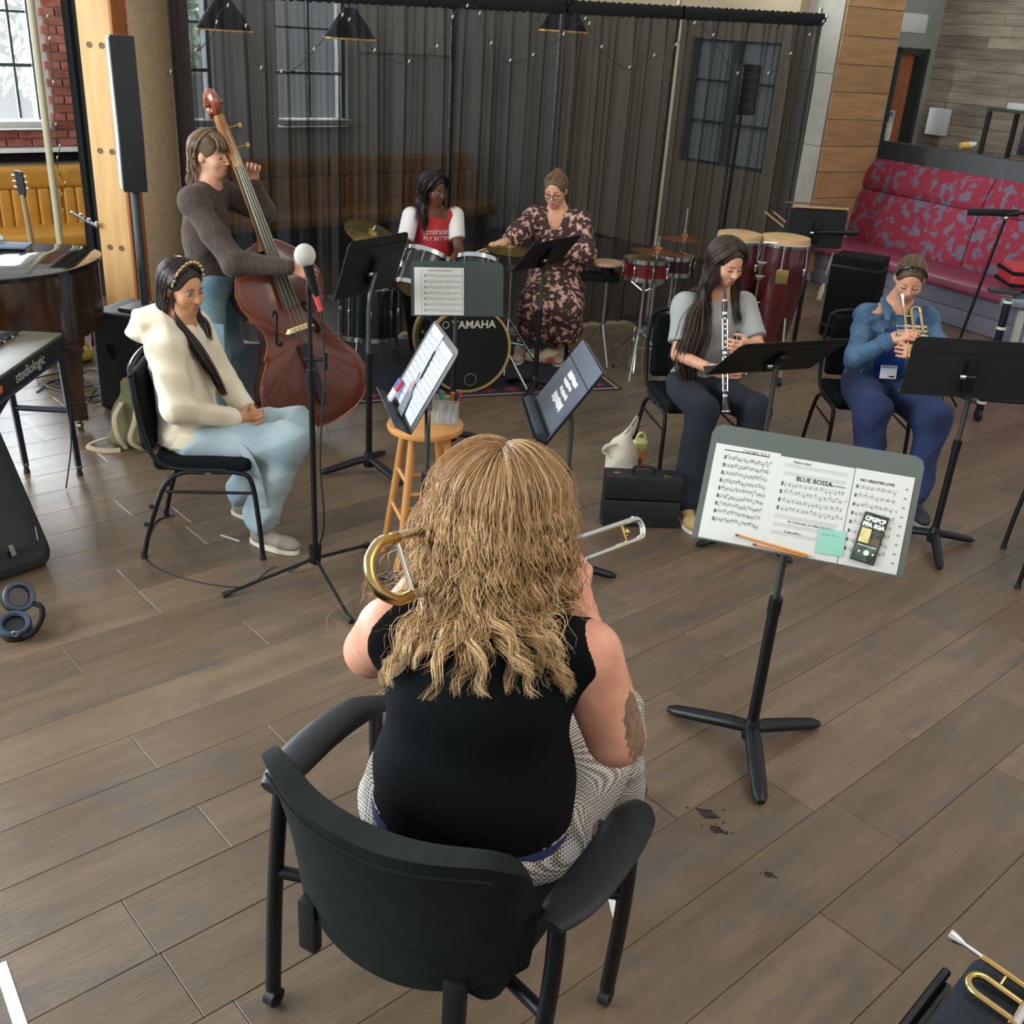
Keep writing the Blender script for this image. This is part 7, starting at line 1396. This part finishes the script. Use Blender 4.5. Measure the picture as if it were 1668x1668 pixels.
# gig bag leaning at the left edge
gbk = wthing('gig_bag', 'black padded gig bag leaning at the left edge', 'bag', (-2.3, 4.0, 0)); BCV = mat('black_nylon', '#14191a', .75, col2='#1b2223', scale=6, bump=.1, bscale=200)
def gg(u, v): return lerp(lerp(V3(-2.02, 4.07, .02), V3(-2.30, 3.72, .02), u), lerp(V3(-2.40, 4.35, .78), V3(-2.68, 4.0, .78), u), v)
gnrm = nrm(np.cross(gg(1, 0)-gg(0, 0), gg(0, 1)-gg(0, 0))); gnrm = gnrm if gnrm[0]*1+gnrm[1]*-1 > 0 else -gnrm
def pill(k, z):
    pts = []
    for cx, cy, a0 in ((.86, .9, 0), (.14, .9, 1.571), (.14, .1, 3.1416), (.86, .1, 4.712)):
        for a in np.linspace(a0, a0+1.571, 5): pts.append((.5+(cx+.13*math.cos(a)-.5)*k, .5+(cy+.09*math.sin(a)-.5)*k))
    return [gg(1-u, v)+gnrm*z for u, v in pts]
m = MB(); m.ring_faces([pill(.9, -.2), pill(1.0, -.17), pill(1.0, -.02), pill(.93, .0)]); m.build('shell', BCV, gbk, 30)
m = MB(); m.ring_faces([pill(.78, -.01), pill(.78, .022), pill(.70, .03)]); m.build('pocket', mat('dark_green_nylon', '#1c2522', .7), gbk, 30); MB().tube(pill(.99, -.03), .006, 6, closed=True).tube(pill(.79, .004), .005, 6, closed=True).build('zip', mat('zip_tape', '#23292a', .5), gbk)
MB().tube([gg(.12, .13)+gnrm*.01, gg(.09, .2)+gnrm*.01], .003, 6).build('zip_pull', CHR, gbk); MB().box(gg(.4, .12)+gnrm*.032, (.02, .05, .003), frame(gg(0, .1)-gg(.3, .1), gnrm), bev=.0005).build('label_patch', mat('patch_grey', '#6d736c', .7), gbk)
# headphones
hp = V3(-1.965, 3.53, 0); hph = wthing('headphones', 'black headphones with ring cushions lying on the floor at the left edge', 'headphones', hp)
for k, (o, ax_) in enumerate(((V3(0, .06, .115), nrm((.6, -.55, .6))), (V3(.03, -.06, .06), nrm((.15, -.35, .9))))):
    x = nrm(np.cross(ax_, (0, 0, 1))); Rr = np.array([x, np.cross(ax_, x), ax_]).T; MB().lathe([(0, -.05), (.055, -.05), (.062, -.04), (.06, -.008), (.03, -.006), (0, -.006)], 28, Rr, hp+o).build('ear_cup', mat('cup_black', '#14181c', .4), hph); MB().lathe([(.04, .002), (.046, .012), (.058, .013), (.064, .002), (.058, -.008)], 28, Rr, hp+o).build('cushion', mat('cushion_slate', '#2c3a4a', .5), hph)
MB().tube(smooth_path([hp+V3(.05, .07, .08), hp+V3(.1, .03, .09), hp+V3(.125, -.03, .07), hp+V3(.11, -.09, .04), hp+V3(.07, -.1, .03)], 6), .011, 8).build('headband', BLKM, hph); MB().tube(arc(hp+V3(.055, -.115, .05), .012, 0, 6.28, 14, V3(.9, .3, 0), V3(0, 0, 1)), .0018, 6).build('emblem_ring', SILV, hph)
# ================================================================ right side beyond the stands
tb1 = V3(2.98, 7.15, 0); ptb = wthing('microphone_boom', 'thin black boom stand with flat bar in front of the red bench', 'stand', tb1); pt1 = Yp(1640, 350, 6.95); MB().tube([tb1+V3(0, 0, .02), pt1], .010, 10).build('pole', BLK, ptb); MB().box(Yp(1618, 346, 6.95), (.33, .02, .045), Rz(.05)@frame((1, 0, .03), (0, 0, 1)), bev=.004).build('flat_bar', BLK, ptb); MB().tube([pt1, Yp(1672, 346, 6.9)], .012, 8).build('arm', BLK, ptb); MB().ball(pt1+V3(0, 0, -.02), .016).build('joint', CHR, ptb)
for k in range(3): a = k*2.094+.5; MB().tube([tb1+V3(0, 0, .25), tb1+V3(.24*math.cos(a), .24*math.sin(a), .012)], .008, 8).build('leg', BLK, ptb)
fr0 = V3(3.32, 7.0, 0); vf = wthing('mallet_instrument_frame', 'wheeled mallet instrument frame cut off at the right edge', 'frame', fr0); GRM = mat('bluegrey_metal', '#8796a6', .4, .4)
MB().box(fr0+V3(.22, .05, .83), (.62, .07, .055), Rz(-.12), bev=.006).build('end_rail', GRM, vf); MB().box(fr0+V3(.3, .3, .86), (.5, .4, .03), Rz(-.12), bev=.006).build('top_deck', mat('grey_deck', '#4b5357', .5), vf)
MB().cyl(fr0+V3(-.08, .0, .08), fr0+V3(-.08, .0, .86), .026, n=14).build('post', BLK, vf)
for z in (.84, .66, .46, .13): MB().cyl(fr0+V3(-.08, 0, z), fr0+V3(-.08, 0, z+.018), .032, n=16).build('ring', mat('white_ring', '#c9ccc6', .5), vf)
for k in range(4): MB().cyl(fr0+V3(.08+k*.075, .1, .3), fr0+V3(.08+k*.075, .1, .78), .028, n=14).build('resonator', mat('white_tube', '#b5b9ae', .4), vf)
MB().tube([fr0+V3(-.08, 0, .16), fr0+V3(.6, .1, .12)], .016, 8).tube([fr0+V3(-.08, 0, .12), fr0+V3(-.3, .3, .14)], .012, 8).build('foot_bar', BLK, vf)
for p in (V3(-.08, 0, 0), V3(.55, .1, 0)): MB().cyl(fr0+p+V3(-.014, 0, .045), fr0+p+V3(.014, 0, .045), .045, n=20).cyl(fr0+p+V3(0, 0, .05), fr0+p+V3(0, 0, .12), .014, n=10).build('caster', RUB, vf)
rb_ = fr0+V3(.2, .3, .875); rbg = wthing('red_case', 'red soft case with black edges lying on the mallet frame', 'case', rb_); S = SDF(.012); S.box(rb_+V3(.05, 0, .09), (.22, .12, .05), Rz(-.1), .035, .01); S.build('shell', mat('red_nylon', '#a81f2c', .6), rbg)
for z in (.05, .13): MB().tube([rb_+V3(.05, 0, z)+Rz(-.1)@V3(x, y, 0) for x, y in ((-.25, -.152), (.25, -.152), (.26, .152), (-.26, .152))], .014, 8, closed=True).build('trim', BLKM, rbg)
pd_ = wthing('pedal', 'flat black pedal board resting on the mallet frame', 'pedal', fr0+V3(-.12, -.02, .865)); MB().box(fr0+V3(-.07, .12, .895), (.2, .1, .03), Rz(-.25), bev=.008).build('plate', mat('pedal_dark', '#2a2d2e', .5), pd_)
# speaker on a pole behind the drape
s2 = V3(1.83, 10.05, 0); sp2 = wthing('pole_speaker', 'black loudspeaker on a pole seen through the drape beside the column', 'loudspeaker', s2); MB().box(s2+V3(0, 0, 1.95), (.18, .2, .42), Rz(.35), bev=.02).build('cabinet', BLK, sp2); MB().cyl(s2+V3(-.02, 0, .03), s2+V3(0, 0, 1.75), .018, n=12).build('pole', mat('greenish_pole', '#4a564a', .4), sp2)
for k in range(4): MB().lathe([(0, .004), (.03, .002), (.035, 0)], 16, Rz(.35)@frame((1, 0, 0), (0, -1, 0)), s2+Rz(.35)@V3(.0, -.101, 0)+V3(0, 0, 1.82+.085*k), cap=True).build('driver', mat('driver_grey', '#70767a', .4), sp2)
for k in range(3): a = k*2.094; MB().tube([s2+V3(0, 0, .5), s2+V3(.35*math.cos(a), .35*math.sin(a), .012)], .01, 8).build('leg', BLK, sp2)
# tall table with cups behind the half wall
h0 = bp(-.25, 1.75, 0); tl = wthing('tall_table', 'tall dark metal table behind the half wall by the wood-clad wall', 'table', h0)
MB().box(bp(-.25, 1.75, 1.86), (1.4, .5, .03), RB, bev=.004).build('top', mat('table_dark', '#4a4c46', .5), tl)
for t_, o_ in ((-.93, 1.53), (-.93, 1.97), (.43, 1.53), (.43, 1.97)): MB().box(bp(t_, o_, .92), (.04, .04, 1.84), RB).build('leg', mat('table_leg', '#3b4340', .5, .4), tl)
MB().box(bp(-.25, 1.75, .4), (1.3, .03, .03), RB).build('stretcher', mat('table_leg', '#3b4340', .5, .4), tl)
mon = wthing('monitor', 'dark screen on a stand below the tall table top', 'monitor', bp(-.1, 1.5, 0)); MB().box(bp(-.05, 1.42, 1.62), (.7, .03, .3), RB, bev=.006).build('panel', mat('dark_screen', '#2d3535', .3), mon); MB().box(bp(-.05, 1.39, 1.57), (.035, .03, .3), RB).build('bracket', BLK, mon); MB().box(bp(-.05, 1.42, .02), (.3, .3, .03), RB).box(bp(-.05, 1.42, .75), (.04, .03, 1.5), RB).build('stand_post', BLK, mon)
for k, (t_, o_, w_, hh, c1, nm, lb) in enumerate(((-.72, 1.7, .2, .06, '#d8dcd6', 'carton', 'low white carton at the end of the tall table'), (-.48, 1.75, .16, .12, '#dfe3df', 'carton', 'taller white carton on the tall table'), (-.2, 1.7, .1, .14, '#c9b8a8', 'carton', 'tan carton on the tall table beside the jar'))):
    x_ = wthing(nm, lb, 'box', bp(t_, o_, 1.875), 'cartons on the tall table'); MB().box(bp(t_, o_, 1.875+hh/2), (w_, .14, hh), RB, bev=.006).build('box_body', mat('carton_%d' % k, c1, .7), x_); MB().box(bp(t_, o_, 1.875+hh+.002), (w_*.96, .03, .003), RB).build('tape', mat('carton_tape', '#b5b0a0', .5), x_)
jr = bp(-.33, 1.66, 1.875); ja = wthing('jar', 'white jar with blue label and dark lid on the tall table', 'jar', jr); MB().lathe([(0, 0), (.06, 0), (.06, .12), (0, .12)], 20, None, jr).build('glass', mat('jar_white', '#d9dde0', .3), ja); MB().lathe([(.061, .015), (.0615, .07), (.061, .071)], 20, None, jr).build('label', mat('jar_label', '#5a7db0', .5), ja); MB().lathe([(.058, .12), (.063, .122), (.063, .155), (0, .158)], 20, None, jr).build('lid', mat('jar_lid', '#4a2a26', .5), ja)
yl = Yp(1590, 225, 11.6); ym = wthing('squeeze_bottle', 'yellow and white bottle lying behind the half wall edge', 'bottle', yl); yl2 = bp(-.65, .95, 1.47); MB().tube([yl2+V3(-.06, -.0, .05), yl2+V3(0, 0, .06), yl2+V3(.03, 0, .065)], [.03, .035, .03], 12).build('bottle_body', mat('yellow_bottle', '#d9b04a', .5), ym); MB().tube([yl2+V3(.03, 0, .065), yl2+V3(.09, -.02, .08)], [.032, .02], 12).build('cap', mat('white_cap', '#d8d4c8', .5), ym)
cp_ = bp(-1.62, .86, 1.47); cu_ = wthing('cup_stack', 'small stack of white cups at the end of the half wall', 'cups', cp_)
for k in range(3): MB().lathe([(.028, .05*k), (.036, .05*k+.075), (.039, .05*k+.08), (.034, .05*k+.078)], 16, None, cp_).build('cup', mat('white_cup', '#d8d6d2', .5), cu_)
# ================================================================ small things on the floor
WT = mat('white_tape', '#d5d8d2', .7)
def strip(label, a, b, w_, name='tape_strip', cat='tape', m=WT):
    a, b = V3(a), V3(b); t = wthing(name, label, cat, a); MB().box((a+b)/2+V3(0, 0, .0015), (np.linalg.norm(b-a), w_, .002), frame(b-a, (0, 0, 1))).build('strip', m, t)
strip('white floor tape strip in the lower left corner', P(0, 1570), P(40, 1690), .03); strip('short white floor tape strip beside the armchair leg', P(996, 1465), P(1008, 1512), .02)
for k, (x, y, lab) in enumerate(((367, 875, 'small torn white paper scrap on the floor under the padded chair'), (382, 880, 'smaller white paper scrap beside the torn scrap'))): strip(lab, P(x-7, y-3), P(x+8, y+2), .012, 'paper_scrap', 'paper')
WET = mat('water_drop', '#2a1c12', .05, alpha=.75)
for k, (x, y, r, lab) in enumerate(((1152, 1326, .026, 'elongated wet spot on the floor beside the music stand foot'), (1168, 1352, .02, 'round wet spot below the elongated one near the music stand'), (1254, 1425, .014, 'single wet spot on the floor in front of the music stand'))):
    c = P(x, y); t = wthing('wet_spot', lab, 'water spot', c, 'wet spots'); rg = np.random.default_rng(k)
    m = MB(); m.ring_faces([[c+Rz(-.5)@V3(math.cos(a)*r*1.5*q*(1+.3*math.sin(3*a+k)), math.sin(a)*r*.7*q*(1+.25*math.cos(4*a)), z) for a in np.linspace(0, 6.283, 18, endpoint=False)] for q, z in ((1, .0005), (.85, .002), (.4, .0028))]); m.build('puddle', WET, t)
    for j in range(5 if k < 2 else 2): p = c+V3(rg.uniform(-2.5, 2.5)*r, rg.uniform(-1.5, 1.5)*r, .001); MB().ball(p, (r*.22, r*.15, .0015), Rz(rg.uniform(0, 3)), 8, 5).build('drop', WET, t)
